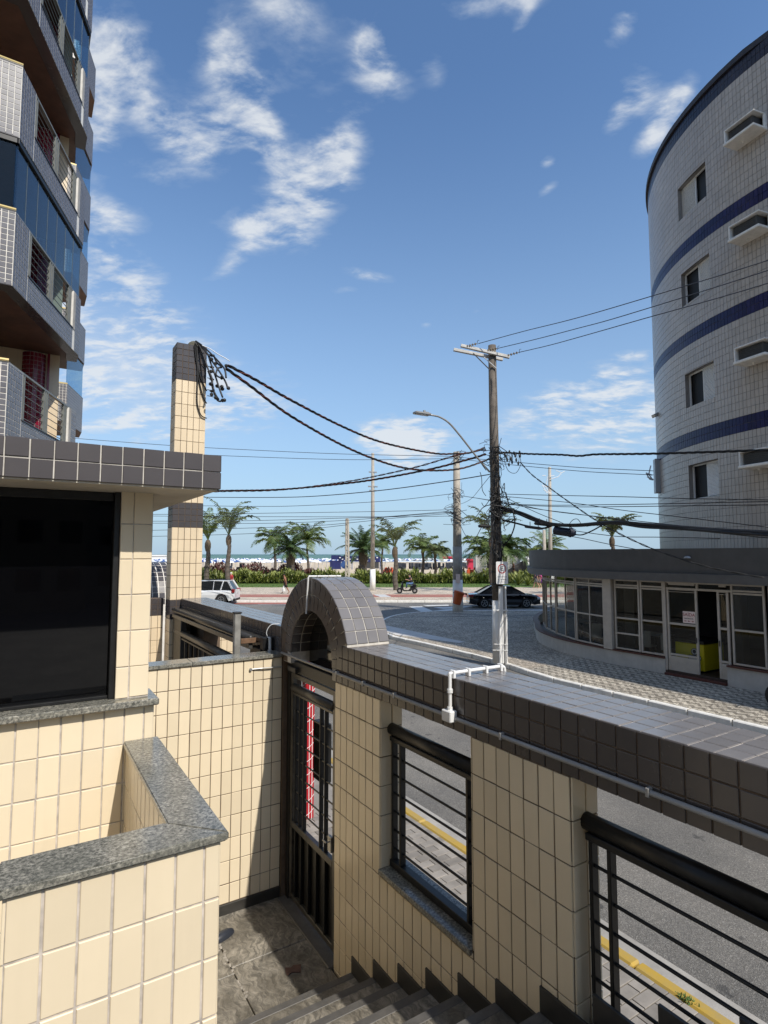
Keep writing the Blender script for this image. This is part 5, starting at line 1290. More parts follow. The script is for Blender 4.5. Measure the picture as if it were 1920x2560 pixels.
def ony(x, y, Y):
    a, b, c = pray(x, y); d = hw(a, b, c); k = Y / d.y
    return Vector((d.x * k, Y, d.z * k + CZ))
for s_ in ([(245, 400), (270, 650), (310, 900), (310, 1200), (300, 1650), (330, 1850), (400, 2020), (520, 2080)], [(290, 400), (310, 800), (360, 1050), (450, 1300), (525, 1450)], [(300, 420), (320, 1000), (390, 1400), (470, 1650), (525, 1740)]):
    m.tube([ony(460 + 265 / 9.217, 820 + 330 / 9.217, TY0 - .06)] + cat_pts([ony(460 + x / 9.217, 820 + y / 9.217, TY0 - .028) for x, y in s_], 5), .012, 6)
m.build('hanging_cable', 'cable_black', sh1, smooth=True)
m = MB()
for (x, y) in ((640, 720), (700, 800), (940, 850), (640, 990), (840, 1120), (640, 1270), (740, 1320), (900, 1340), (870, 1380), (1010, 1380), (640, 1530), (740, 1590), (870, 1640), (920, 1660)):
    c = zz8(x, y, DQ - .15); m.lathe(c - Z_ * .03, [(.015, 0), (.034, .015), (.03, .045), (.012, .06)], 8, Vector((RND.gauss(0, 1), RND.gauss(0, 1), 1)))
m.build('connector', 'black_rubber', sh1)
m = MB()
for (y0) in (600, 880, 1000, 1150, 1420, 1560): m.bar(zz8(545, y0, DQ), zz8(680, y0 + 30, DQ - .1), .02, .012); 
for (y0) in (660, 930, 1210, 1480): m.lathe(zz8(640, y0, DQ - .1), [(.02, 0), (.045, .02), (.02, .04)], 8)
m.build('rack', 'metal_dark', sh1)
MB().tube(cat_pts([zz8(x, y, DQ - .2) for x, y in ((420, 400), (600, 480), (780, 600), (940, 690), (1050, 760))]), .009, 6).build('white_lead', 'cable_white', sh1)
# ================================================================== OVERHEAD CABLES
def cable(pts, r, label, mat='cable_black', twist=0, name='overhead_cable', group='overhead cables and wires', n=6):
    line = cat_pts([px(*p) for p in pts], n); m = MB()
    if not twist: m.tube(line, r, 6)
    else:
        L = [0]
        for a, b in zip(line[:-1], line[1:]): L.append(L[-1] + (b - a).length)
        fine = []
        for i in range(len(line) - 1):
            for k in range(5): fine.append((line[i].lerp(line[i + 1], k / 5), L[i] + (L[i + 1] - L[i]) * k / 5))
        d = (line[-1] - line[0]).normalized(); a_ = d.cross(Z_).normalized(); b_2 = a_.cross(d)
        for q in range(twist):
            m.mi = q % 2
            m.tube([p + (a_ * math.cos(s * 9 + q * 2 * PI / twist) + b_2 * math.sin(s * 9 + q * 2 * PI / twist)) * r * .9 for p, s in fine], r * .72, 5)
    o = m.build(name, [mat, 'cable_red' if mat == 'cable_red' else mat] if twist else mat, smooth=True)
    if twist: o.data.materials[0] = MATS['cable_black']
    return tag(o, label, 'cable', group)
hv = [([(1196, 859, D1 - .25), (1310, 828, 17.5), (1423, 800, 16), (1560, 761, 14.3), (1920, 651, 11.8), (2300, 520, 9.5)], 'uppermost thin power line running from the crossarm to the right'),
      ([(1244, 871, D1 - .25), (1340, 848, 17.3), (1440, 822, 16), (1560, 789, 14.3), (1920, 676, 11.8), (2300, 545, 9.5)], 'middle thin power line running from the crossarm to the right'),
      ([(1297, 881, D1 - .25), (1370, 864, 17.2), (1440, 845, 16), (1598, 800, 14), (1920, 708, 11.8), (2300, 575, 9.5)], 'lowest of the three thin power lines from the crossarm')]
for p, l in hv: cable(p, .011, l, 'cable_grey')
cable([(571, 914, 10.2), (640, 950, 10.9), (727, 1000, 12), (860, 1068, 14), (960, 1107, 15.5), (1084, 1133, 17.2), (1139, 1134, 17.8), (1174, 1132, 18.1), (1212, 1119, D1 - .2)], .020, 'upper twisted red and black service cable from the tall pillar', 'cable_red', 3)
cable([(565, 921, 10.2), (626, 965, 10.8), (727, 1040, 12), (860, 1115, 14), (960, 1156, 15.5), (1032, 1173, 16.5), (1105, 1176, 17.3), (1162, 1169, 17.9), (1224, 1147, D1 - .2)], .020, 'lower twisted red and black service cable from the tall pillar', 'cable_red', 3)
cable([(370, 1232, 24), (551, 1227, 22.5), (698, 1224, 21.5), (860, 1209, 20.5), (960, 1195, 19.8), (1076, 1173, 19.2), (1162, 1151, 18.8), (1216, 1135, D1 - .1)], .024, 'long twisted cable sagging left from the big pole behind the booth roof', 'cable_red', 3)
cable([(370, 1236, 24.5), (551, 1229, 23), (698, 1225, 22), (860, 1205, 21), (960, 1186, 20.2), (1047, 1166, 19.5), (1122, 1144, 19), (1174, 1131, 18.8), (1216, 1124, D1)], .02, 'second long twisted cable just above the sagging one', 'cable_red', 2)
thin = [([(150, 1093, 40), (424, 1113.5, 38), (650, 1126, 37), (860, 1135, 36), (1090, 1140, 35.2), (1136, 1141, D2)], 'highest thin wire crossing from the far left to the slim pole'),
        ([(150, 1118, 40), (424, 1131, 38), (553, 1139, 37.5), (860, 1149, 36), (1099, 1147, 35.2), (1136, 1146, D2)], 'second thin wire crossing from the far left to the slim pole'),
        ([(1145, 1143, D2), (1249, 1152, 33), (1440, 1168, 30), (1560, 1174, 28), (1700, 1180, 26)], 'upper thin wire from the slim pole towards the billboard'),
        ([(1145, 1147, D2), (1249, 1159, 33), (1440, 1177, 30), (1560, 1184, 28), (1700, 1190, 26)], 'lower thin wire from the slim pole towards the billboard'),
        ([(370, 1240, 30), (514, 1243, 28), (682, 1243.5, 25.5), (795, 1240, 23.5), (960, 1225, 21), (1120, 1203, 19.5), (1224, 1186, D1)], 'plain wire rising right to the big pole below the twisted cables'),
        ([(370, 1263, 38), (514, 1264.6, 37.5), (653, 1266, 37), (758, 1264, 36.5), (960, 1253, 35.8), (1075, 1241, 35.3), (1133, 1234, D2)], 'knobbly cable running left from the slim pole over the palms'),
        ([(370, 1286, 39), (512, 1285, 38), (665, 1283, 37), (960, 1278.5, 36), (1133, 1274, D2)], 'straight wire just above the five low palms, first of the lower set'),
        ([(370, 1290, 39), (619, 1291.5, 37.5), (960, 1292, 36), (1133, 1290, D2)], 'straight wire just above the five low palms, second of the lower set'),
        ([(370, 1303, 39), (607, 1302, 37.5), (868, 1295, 36.5), (960, 1292, 36), (1135, 1277, D2)], 'slightly rising wire in the lower set, third from top'),
        ([(370, 1308, 39), (512, 1308, 38), (682, 1308, 37), (865, 1300.8, 36.4), (1000, 1290, 35.8), (1135, 1280, D2)], 'slightly rising wire in the lower set, fourth from top'),
        ([(370, 1326, 39), (590, 1321, 37.5), (769, 1315, 36.6), (865, 1308, 36.2), (1000, 1294, 35.6), (1135, 1283, D2)], 'lowest wire passing in front of the palm crowns on the left'),
        ([(370, 1341, 39), (512, 1338, 38.4), (700, 1330, 37.5), (868, 1312, 36.8)], 'faint wire below the others left of the short tapered pole'),
        ([(1252, 1235, D1), (1373, 1238, 17), (1560, 1242, 14.5), (1680, 1245.5, 13.4), (1920, 1250, 11.5), (2200, 1255, 10)], 'upper level wire right of the big pole'),
        ([(1252, 1259, D1), (1373, 1263, 17), (1560, 1261, 14.5), (1680, 1259, 13.4), (1920, 1254, 11.5), (2200, 1250, 10)], 'middle level wire right of the big pole'),
        ([(1270, 1262, D1), (1420, 1267, 16.5), (1560, 1266.5, 14.5), (1680, 1265, 13.4), (1920, 1262, 11.5), (2200, 1258, 10)], 'lower level wire right of the big pole'),
        ([(1255, 1252, D1), (1300, 1262, 17.8), (1373, 1277, 16.8), (1518, 1294, 15), (1680, 1312, 13.4), (1920, 1338, 11.5)], 'wire sloping down right across the palm behind the restaurant'),
        ([(1255, 1256, D1), (1340, 1272, 17.3), (1450, 1286, 15.8), (1560, 1302, 14.5), (1680, 1320, 13.4), (1920, 1345, 11.5)], 'second wire sloping down right below its neighbour'),
        ([(1250, 1236, D1), (1300, 1262, 18.2), (1350, 1285, 17.6), (1400, 1305, 17.2), (1440, 1325, 16.8)], 'thin wire dropping from the big pole to the dark splice case'),
        ([(1250, 1240, D1), (1420, 1256, 17), (1560, 1276, 15), (1680, 1290, 13.5), (1920, 1318, 11.6)], 'very thin wire slanting across in front of the round building'),
        ([(1437, 1327, 16.8), (1500, 1336, 15.8), (1560, 1342, 15), (1655, 1343, 13.9), (1800, 1346, 12.5)], 'thin wire leaving the splice case towards the round building'),
        ([(1385, 1334, 17), (1450, 1345, 16.4), (1520, 1360, 15.7), (1600, 1375, 14.8)], 'thin wire running down to the restaurant parapet'),
        ([(1225, 1190, D1 - .1), (1205, 1215, 22), (1180, 1245, 28), (1160, 1257, 32), (1143, 1262, D2)], 'dark looping cable joining the two poles'),
        ([(1143, 1238, D2), (1190, 1245, 28), (1226, 1251, D1)], 'short thin wire between the two poles'),
        ([(1143, 1268, D2), (1180, 1296, 30), (1206, 1270, 22), (1226, 1262, D1)], 'slack wire drooping between the two poles'),
        ([(1150, 1310, D2), (1165, 1340, 31), (1185, 1348, 27), (1204, 1318, 22), (1224, 1290, D1)], 'lowest slack loop drooping between the two poles')]
for p, l in thin: cable(p, .0105 if p[0][2] < 25 else .017, l, 'cable_grey' if p[0][2] > 25 else 'cable_black', name='overhead_wire')
cable([(1252, 1131, D1 - .1), (1290, 1133, 18), (1324, 1135, 17.5), (1402, 1137, 16.5), (1446, 1140, 15.9), (1489, 1136, 15.4), (1576, 1135, 14.4), (1680, 1133, 13.4), (1920, 1125, 11.5), (2200, 1115, 10)], .020, 'black twisted cable running right from the big pole at lamp height', 'cable_black', 3)
cable([(1300, 1155, D1 - .6), (1330, 1187, 17.4), (1373, 1219, 16.6), (1417, 1251, 16), (1475, 1291, 15.2), (1527, 1323, 14.6), (1605, 1361, 13.8), (1680, 1390, 13.2), (1780, 1420, 12.7), (1913, 1445, 12.2)], .014, 'thick service wire falling diagonally right to the restaurant parapet', 'cable_black', 2)
cable([(1249, 1268, D1 - .2), (1301, 1282, 18), (1345, 1300, 17.4), (1385, 1311, 16.9), (1446, 1313, 16.2), (1533, 1306, 15), (1605, 1311, 14.1), (1680, 1317, 13.4), (1800, 1326, 12.4), (1920, 1332, 11.5), (2200, 1345, 10)], .055, 'thick black telephone cable bundle running right from the pole')
cable([(1249, 1276, D1 - .2), (1290, 1283, 18), (1340, 1303, 17.4), (1390, 1314, 16.8), (1450, 1311, 16.1), (1540, 1309, 14.9), (1610, 1318, 14), (1700, 1322, 13.2), (1920, 1338, 11.4), (2200, 1350, 9.9)], .035, 'second black telephone cable lashed under the thick bundle')
cable([(1256, 1300, D1 - .2), (1290, 1308, 18), (1318, 1315, 17.7), (1356, 1321, 17.2), (1385, 1312, 16.9)], .03, 'short black cable feeding the thin splice tube')
cable([(1437, 1336, 16.6), (1455, 1337, 16), (1480, 1327, 15.6), (1505, 1313, 15.3)], .018, 'loop of cable between the splice case and the bundle')
cable([(1422, 1312, 16.4), (1432, 1300, 16.2), (1444, 1298, 16), (1453, 1310, 15.9)], .009, 'small arched wire standing over the cable bundle')
cable([(1282, 1276, 18), (1287, 1310, 18), (1275, 1345, 18.2), (1258, 1368, D1 - .2), (1252, 1400, D1 - .2)], .022, 'thick cable loop hanging beside the pole above the parking sign')
cable([(1261, 1133, 18.2), (1262, 1155, 18.2), (1272, 1178, 18.2), (1290, 1182, 18.1), (1302, 1160, 18), (1299, 1140, 17.9)], .009, 'wire loop hanging right of the pole at lamp height')
cable([(1215, 1240, D1 - .3), (1206, 1225, D1 - .3), (1204, 1195, D1 - .3), (1200, 1180, D1 - .3)], .011, 'short lead hanging left of the big pole')
cable([(1333, 1340, 17), (1338, 1346, 17), (1336, 1352, 17), (1330, 1349, 17), (1331, 1342, 17), (1345, 1340, 17)], .007, 'small coil of wire hanging under the splice tube')
def splice(a, b, r, label, mat='cable_black'):
    A, B = px(*a), px(*b); ax = (B - A).normalized(); L = (B - A).length; m = MB()
    m.lathe(A, [(r * .5, 0), (r, .03), (r, L * .72), (r * 1.12, L * .74), (r * 1.12, L * .82), (r * .95, L * .85), (r * .6, L)], 14, ax)
    o = thing('splice_case', label, 'splice case', tuple(A)); m.build('case', mat, o, smooth=False)
    m = MB(); m.tube([A.lerp(B, .3), A.lerp(B, .3) + Z_ * (r + .12)], .012, 6); m.tube([A.lerp(B, .75), A.lerp(B, .75) + Z_ * (r + .12)], .012, 6); m.build('hanger', 'metal_dark', o)
M('splice_blue', (.008, .012, .03), .45)
splice((1384, 1326, 16.9), (1438, 1333, 16.5), .125, 'fat dark blue splice case hanging under the black bundle', 'splice_blue')
splice((1312, 1316, 17.6), (1357, 1322, 17.2), .045, 'slim black splice tube left of the fat splice case')
splice((1336, 1308, 17.4), (1378, 1313, 17), .05, 'slim black splice tube lashed against the bundle')
splice((1196, 1315, D1 - .5), (1224, 1316, D1 - .3), .05, 'flat black box sticking out left of the big pole')
m = MB()
for k in range(14):
    x = 1262 + k * 3 + RND.gauss(0, 1); y = 1135 + (k % 4) * 9 + RND.gauss(0, 4); a = px(x, y, 18.1); m.lathe(a - Z_ * .05, [(.012, 0), (.03, .03), (.03, .09), (.012, .12)], 8)
    m.tube(cat_pts([px(x, 1133, 18.15), px(x + 2, (1133 + y) / 2, 18.1), a]), .008, 5)
tag(m.build('tap_connectors', 'black_rubber'), 'cluster of black tap connectors hanging right of the big pole', 'connectors')
# ================================================================== PROMENADE, BEACH, SEA
prom = sheet('promenade', hpoly([(-110, 43.0), (110, 43.0), (110, 59.9), (-110, 59.9)]), FZ, 'mosaic_beach', .16)
for k in range(64):
    x0 = -32 + k * 1.0; MB().bar(hw(x0 + .008, 42.93, FZ - .075), hw(x0 + .992, 42.93, FZ - .075), .16, .165, bev=.02).build('kerb_stone', 'kerb_white', prom)
sheet('cycle_path', hpoly([(-110, 46.4), (110, 46.4), (110, 49.3), (-110, 49.3)]), FZ + .004, 'cycle_red')
sheet('cycle_marking', hpoly([(-110, 47.8), (110, 47.8), (110, 47.95), (-110, 47.95)]), FZ + .008, 'mosaic_beach')
sheet('cycle_marking', hpoly([(-.3, 46.5), (.6, 46.5), (.1, 49.2), (-.9, 49.2)]), FZ + .008, 'road_white')
sheet('avenue_stain', hpoly([(-60, 41.4), (-4, 41.4), (-5, 42.8), (-60, 42.8)]), RZ + .004, 'cycle_red')
M('grass', (.085, .16, .03), .9, var=.35, vs=2.5, col2=(.14, .21, .045), bump=.8, bs=30)
lawn = sheet('lawn', hpoly([(-110, 59.9), (110, 59.9), (110, 75), (-110, 75)]), FZ + .02, 'grass', .2)
gm = MB()
for k in range(9000):
    x, y = RND.uniform(-32, 30), RND.uniform(59.9, 67); p = hw(x, y, FZ + .02); d = Vector((RND.gauss(0, .05), RND.gauss(0, .05), RND.uniform(.05, .14))); s = Vector((RND.uniform(-1, 1), RND.uniform(-1, 1), 0)) * .03
    gm.add([p - s, p + s, p + d], [(0, 1, 2)])
gm.build('grass_blades', 'grass', lawn, kind='stuff')
M('sand', (.60, .48, .33), .95, var=.1, vs=.6, bump=.6, bs=3)
sd_ = MB(); 
def sand_z(y): return .10 if y < 90 else (.10 - (y - 90) / 200 * .75)
ysd = [70, 80, 90, 120, 160, 210, 260, 320, 380]
V = []
for y in ysd: V += [hw(-600, y, sand_z(y)), hw(900, y, sand_z(y))]
sd_.add(V, [(2 * i, 2 * i + 1, 2 * i + 3, 2 * i + 2) for i in range(len(ysd) - 1)]); sd_.build('sand_beach', 'sand', None, 'structure')
m, t, b = newmat('sea'); g = t.n.new('ShaderNodeNewGeometry').outputs['Position']
rot = t.n.new('ShaderNodeVectorRotate'); rot.rotation_type = 'Z_AXIS'; t.set(rot, 'Vector', g); rot.inputs['Angle'].default_value = YAW
st_ = t.vmath('MULTIPLY', rot.outputs[0], (.010, .045, 1)); n = t.noise(st_, 1.0, 6, .65)
sy_ = t.n.new('ShaderNodeSeparateXYZ'); t.l.new(rot.outputs[0], sy_.inputs[0])
nearf = t.math('SUBTRACT', 1.0, t.math('MULTIPLY', t.math('SUBTRACT', sy_.outputs[1], 300), 1 / 260, clamp=True))
foam = t.ramp(t.math('ADD', n, t.math('MULTIPLY', nearf, .18)), [(.60, (0, 0, 0)), (.66, (1, 1, 1))])
colr = t.mix(t.math('MULTIPLY', t.math('SUBTRACT', sy_.outputs[1], 280), 1 / 2500, clamp=True), (.10, .20, .155, 1), (.045, .125, .13, 1))
colr = t.mix(t.ramp(t.noise(st_, 5, 4, .6), [(.35, (0, 0, 0)), (.65, (1, 1, 1))]), colr, t.mix(.4, colr, (.16, .26, .21, 1)))
t.set(b, 'Base Color', t.mix(foam, colr, (.8, .82, .80, 1))); b.inputs['Roughness'].default_value = .6; b.inputs['Specular IOR Level'].default_value = .25
sheet('sea', hpoly([(-14000, 300), (14000, 300), (14000, 14000), (-14000, 14000)]), -.55, 'sea')
# ---- hedges
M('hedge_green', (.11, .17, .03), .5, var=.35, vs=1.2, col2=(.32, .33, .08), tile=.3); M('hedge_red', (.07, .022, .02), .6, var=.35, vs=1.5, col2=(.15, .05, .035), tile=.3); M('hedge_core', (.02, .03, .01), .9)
def hedge(x0, x1, y0, y1, h, mat, name, label, n, ln, seed, gap=None):
    r = random.Random(seed); o = thing(name, label, 'hedge', tuple(hw((x0 + x1) / 2, (y0 + y1) / 2, FZ)))
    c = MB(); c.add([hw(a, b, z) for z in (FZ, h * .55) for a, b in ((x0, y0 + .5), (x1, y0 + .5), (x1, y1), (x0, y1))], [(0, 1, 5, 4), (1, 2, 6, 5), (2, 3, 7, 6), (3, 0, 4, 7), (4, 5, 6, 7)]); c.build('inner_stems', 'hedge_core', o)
    m = MB()
    for k in range(n):
        x = r.uniform(x0, x1); y = y0 + (y1 - y0) * r.random() ** 1.5; z = FZ + h * r.uniform(.02, .72) * (.85 + .25 * math.sin(x * 1.3 + seed) + .12 * math.sin(x * 3.7))
        if gap and gap(x): z = FZ + (z - FZ) * .6
        p = hw(x, y, z); a = r.uniform(0, 2 * PI); el_ = r.uniform(.35, 1.35); L = ln * r.uniform(.6, 1.3)
        d = Vector((math.cos(a) * math.cos(el_), math.sin(a) * math.cos(el_), math.sin(el_))); s = d.cross(Z_).normalized() * L * .13; tip = p + d * L - Z_ * L * .15 * r.random()
        m.add([p, p + d * L * .5 + s, tip, p + d * L * .5 - s], [(0, 1, 2, 3)])
    m.build('foliage', mat, o, kind='stuff'); return o
hedge(-28, 22.5, 66.8, 70.5, 1.75, 'hedge_green', 'green_hedge', 'long green strap-leaved hedge along the promenade lawn', 15000, .62, 4)
hedge(-28, -9, 74, 77.5, 2.5, 'hedge_red', 'red_hedge', 'dark red leaved hedge behind the green one at left', 5200, .6, 5)
hedge(-3.6, 1.0, 74, 76, 1.9, 'hedge_red', 'red_hedge', 'small dark red bush near the upright palm', 1100, .55, 6)
hedge(8.5, 10.5, 74, 76, 1.9, 'hedge_red', 'red_hedge', 'small reddish bush right of the slim pole', 400, .5, 7)
def agave(x, y, h, label):
    o = thing('agave_plant', label, 'plant', tuple(hw(x, y, FZ)), group='spiky agaves on the lawn'); m = MB(); r = random.Random(int(x * 10))
    for k in range(46):
        a = k * 2.4; el_ = .15 + 1.25 * (k / 46); d = Vector((math.cos(a) * math.cos(el_), math.sin(a) * math.cos(el_), math.sin(el_))); s = d.cross(Z_).normalized() * .07; p = hw(x, y, FZ + .05)
        m.add([p - s * .6, p + s * .6, p + d * h * .5 + s, p + d * h, p + d * h * .5 - s], [(0, 1, 2, 3, 4)])
    m.build('leaves', 'hedge_green', o)
agave((1293 - 960) / FPX * 64, 64, 1.5, 'larger spiky agave on the lawn right of the parking sign'); agave((1317 - 960) / FPX * 63, 63, 1.1, 'smaller spiky agave on the lawn near the walkers')
agave((745 - 960) / FPX * 69, 69, 1.7, 'spiky plant under the cluster of palms')
# ---- palms
M('palm_trunk', (.10, .082, .066), .9, var=.35, vs=5, bump=.8, bs=14); M('palm_boot', (.115, .085, .055), .9, var=.35, vs=9)
M('frond_green', (.08, .14, .03), .5, var=.3, vs=.9, col2=(.16, .20, .055), tile=.25); M('frond_dark', (.055, .095, .025), .5, var=.3, vs=.9, tile=.25); M('frond_dry', (.115, .145, .055), .6, var=.3, vs=1, tile=.25)
def palm(x, D_, ytr, L, label, style, nf, mat, rtr=.2, lean=0.0, zb=FZ, seed=1, boot=True, wind=.0):
    r = random.Random(seed); b0 = hw((x - 960) / FPX * D_, D_, zb); tp_ = px(x + lean, ytr, D_)
    o = thing('palm_tree', label, 'palm', tuple(b0), group='palm trees along the beach front')
    n = 10; pts = [b0.lerp(tp_, k / n) + us * (.08 * math.sin(k * .7 + seed)) for k in range(n + 1)]; pts[0] = b0; pts[-1] = tp_
    rad = []
    fine = []
    for i in range(n):
        for q in range(3): fine.append(pts[i].lerp(pts[i + 1], q / 3)); tt_ = (i + q / 3) / n; rad.append(rtr * (1.1 - .4 * tt_) * (1.06 if q % 2 else .96))
    fine.append(tp_); rad.append(rtr * .8)
    MB().tube(fine, rad, 9).build('trunk', 'palm_trunk', o)
    if boot:
        m = MB(); m.lathe(tp_ - Z_ * rtr * 3, [(rtr * .8, 0), (rtr * 1.15, rtr * 1.6), (rtr * 1.1, rtr * 3), (rtr * .6, rtr * 4.2)], 9); m.build('crown_shaft', 'palm_boot', o)
    m = MB()
    for k in range(nf):
        a = 2 * PI * k / nf * 1.0 + r.uniform(-.25, .25) + (k % 3) * .4
        if style == 'up': e0, dr = r.uniform(1.0, 1.5), r.uniform(1.1, 2.0)
        elif style == 'coco': e0, dr = r.uniform(-.1, 1.25), r.uniform(1.0, 1.7)
        else: e0, dr = r.uniform(-.25, 1.4), r.uniform(.7, 1.25)
        Lk = L * r.uniform(.8, 1.1); ns_ = 13; p = Vector(tp_) + Z_ * rtr; el_ = e0
        h = Vector((math.cos(a), math.sin(a), 0)) + us * wind; h.normalize(); side = Vector((-h.y, h.x, 0)); spine = []
        for q in range(ns_ + 1):
            spine.append(p.copy()); p = p + (h * math.cos(el_) + Z_ * math.sin(el_)) * (Lk / ns_); el_ -= dr / ns_ * (.5 + 1.4 * q / ns_)
        m.tube(spine, [.035 * (1 - .8 * q / ns_) + .006 for q in range(ns_ + 1)], 4, False)
        for q in range(1, ns_ + 1):
            for hf in (0, .5):
                i_ = min(q, ns_); c = spine[i_ - 1].lerp(spine[i_], hf); tg = (spine[i_] - spine[i_ - 1]).normalized(); t_ = (q + hf) / (ns_ + 1)
                if style == 'up' and t_ < .22: continue
                ll = Lk * {'up': .17, 'phx': .22, 'coco': .30}[style] * math.sin(PI * (.12 + .82 * t_)) * r.uniform(.8, 1.15); nup = side.cross(tg)
                for sg_ in (-1, 1):
                    dd_ = (side * sg_ * .75 + tg * .55 + nup * (r.uniform(.05, .45) if style == 'phx' else r.uniform(-.35, .2))).normalized(); wv = tg * (.05 if style != 'phx' else .045)
                    mid = c + dd_ * ll * .55; tip = c + dd_ * ll - Z_ * ll * (.18 if style == 'phx' else .38)
                    m.add([c - wv, c + wv, mid + wv * .9, tip, mid - wv * .9], [(0, 1, 2, 3, 4)])
    m.build('crown', mat, o); return o
palm(572, 60, 1345, 5.0, 'tall palm with upright fronds right of the tiled pillar', 'up', 13, 'frond_dry', .26, seed=2, wind=.35)
palm(520, 63, 1358, 4.8, 'palm half hidden behind the tall tiled pillar', 'up', 14, 'frond_green', .30, seed=3)
palm(727, 74, 1384, 3.3, 'fat date palm in the middle of the left palm cluster', 'phx', 34, 'frond_dark', .55, zb=.1, seed=4)
palm(688, 84, 1357, 3.9, 'coconut palm at the left of the left palm cluster', 'coco', 24, 'frond_green', .22, zb=.1, seed=5)
palm(771, 86, 1352, 4.2, 'coconut palm at the right of the left palm cluster', 'coco', 24, 'frond_green', .2, lean=-2, zb=.1, seed=6)
palm(908, 74, 1383, 3.6, 'big date palm behind the short tapered pole', 'phx', 36, 'frond_dark', .55, zb=.1, seed=7)
palm(955, 92, 1362, 3.4, 'smaller palm behind the date palm and the slim pole', 'coco', 20, 'frond_green', .2, zb=.1, seed=8)
palm(990, 55.2, 1375, 4.4, 'upright palm beside the scooter on the promenade', 'up', 11, 'frond_dry', .25, lean=-3, seed=9)
palm(1057, 86, 1376, 3.6, 'left one of two small coconut palms before the beach umbrellas', 'coco', 22, 'frond_green', .24, zb=.1, seed=10)
palm(1088, 84, 1384, 3.2, 'right one of two small coconut palms, blown to the right', 'coco', 18, 'frond_dry', .22, zb=.1, seed=11, wind=.7)
palm(1222, 72, 1384, 4.3, 'large palm left behind the big utility pole', 'coco', 28, 'frond_green', .3, zb=.1, seed=12)
palm(1262, 73, 1386, 4.4, 'large palm right behind the big utility pole', 'coco', 28, 'frond_dark', .3, zb=.1, seed=13)
palm(1228, 52, 1350, 4.4, 'upright palm hidden behind the big pole with fronds to the left', 'up', 10, 'frond_dry', .22, seed=14, wind=-.35)
palm(1530, 47, 1349, 3.0, 'upright palm rising over the restaurant roof', 'up', 14, 'frond_dry', .2, seed=15)
palm(1368, 75, 1375, 3.4, 'palm crown just above the left end of the restaurant roof', 'phx', 26, 'frond_green', .3, zb=.1, seed=16)
palm(1322, 95, 1392, 3.0, 'small palm at the left edge of the restaurant', 'coco', 18, 'frond_dry', .2, zb=.1, seed=17)
# ---- beach umbrellas, chairs, stalls
M('umb_blue', (.04, .10, .28), .7); M('umb_white', (.78, .79, .80), .7); M('stall_blue', (.012, .018, .10), .6, var=.3, vs=1.0); M('cont_white', (.62, .60, .56), .6, var=.08, vs=1.5, streak=.3); M('cont_dark', (.05, .05, .052), .7, var=.1, vs=2)
M('orange_plastic', (.62, .10, .03), .5); M('red_sign', (.5, .02, .06), .6); M('chair_dark', (.03, .035, .045), .6)
def umbrella(mb):
    N = 8; R_, hh = 1.25, .42
    for k in range(N):
        a0, a1 = 2 * PI * k / N, 2 * PI * (k + 1) / N; mb.mi = k % 2
        mb.add([(0, 0, 2.45), (R_ * math.cos(a0), R_ * math.sin(a0), 2.45 - hh), (R_ * math.cos(a1), R_ * math.sin(a1), 2.45 - hh)], [(0, 1, 2)])
        mb.add([(R_ * math.cos(a0), R_ * math.sin(a0), 2.45 - hh), (R_ * math.cos(a1), R_ * math.sin(a1), 2.45 - hh), (R_ * .99 * math.cos(a1), R_ * .99 * math.sin(a1), 1.88), (R_ * .99 * math.cos(a0), R_ * .99 * math.sin(a0), 1.88)], [(0, 1, 2, 3)])
    mb.mi = 1; mb.tube([(0, 0, 0), (0, 0, 2.5)], .03, 5)
protos = []
for mats in (['umb_blue', 'umb_white'], ['umb_white', 'umb_white'], ['umb_white', 'umb_blue']):
    mb = MB(); umbrella(mb); o = mb.build('beach_umbrella', mats, None, base=False); C.objects.unlink(o); protos.append(o)
ru = random.Random(21); placed = 0
for (row_, y, x0_, x1_, nx) in ((0, 112, 380, 830, 20), (1, 126, 380, 850, 22), (2, 142, 380, 1000, 28), (3, 160, 380, 1190, 34), (4, 180, 380, 1190, 34), (5, 205, 380, 1330, 34), (6, 235, 380, 1330, 30)):
    for k in range(nx):
        pxx = x0_ + (k + ru.uniform(.1, .9)) * ((x1_ - x0_) / nx)
        if 1190 < pxx < 1318: continue
        q = ru.choice(protos); o = q.copy(); C.objects.link(o); yy = y + ru.uniform(-6, 6); o.location = hw((pxx - 960) / FPX * yy, yy, sand_z(yy)); o.rotation_euler = (ru.gauss(0, .06), ru.gauss(0, .06), ru.uniform(0, 3))
        w_ = ['mixed blue and white', 'plain white', 'white and blue gored'][protos.index(q)]
        tag(o, 'distant %s beach umbrella among many on the sand' % w_, 'umbrella', 'beach umbrellas along the waterline')
mb = MB(); mb.box(-.3, .3, -.3, .3, .35, .42); mb.box(-.3, .3, .25, .32, .42, 1.0); mb.box(-.28, -.22, -.28, .28, 0, .35); mb.box(.22, .28, -.28, .28, 0, .35); bc0 = mb.build('beach_chair', 'chair_dark', None, base=False); C.objects.unlink(bc0)
for k in range(40):
    pxx = ru.choice((ru.uniform(990, 1135), ru.uniform(990, 1180), ru.uniform(520, 720), ru.uniform(1100, 1180))); yy = ru.uniform(132, 150); o = bc0.copy(); C.objects.link(o); o.scale = (1.5, 1.5, 1.5); o.location = hw((pxx - 960) / FPX * yy, yy, sand_z(yy)); o.rotation_euler = (0, 0, ru.uniform(0, 6))
    tag(o, 'distant dark beach chair standing on the sand before the umbrellas', 'chair', 'dark beach chairs on the sand')
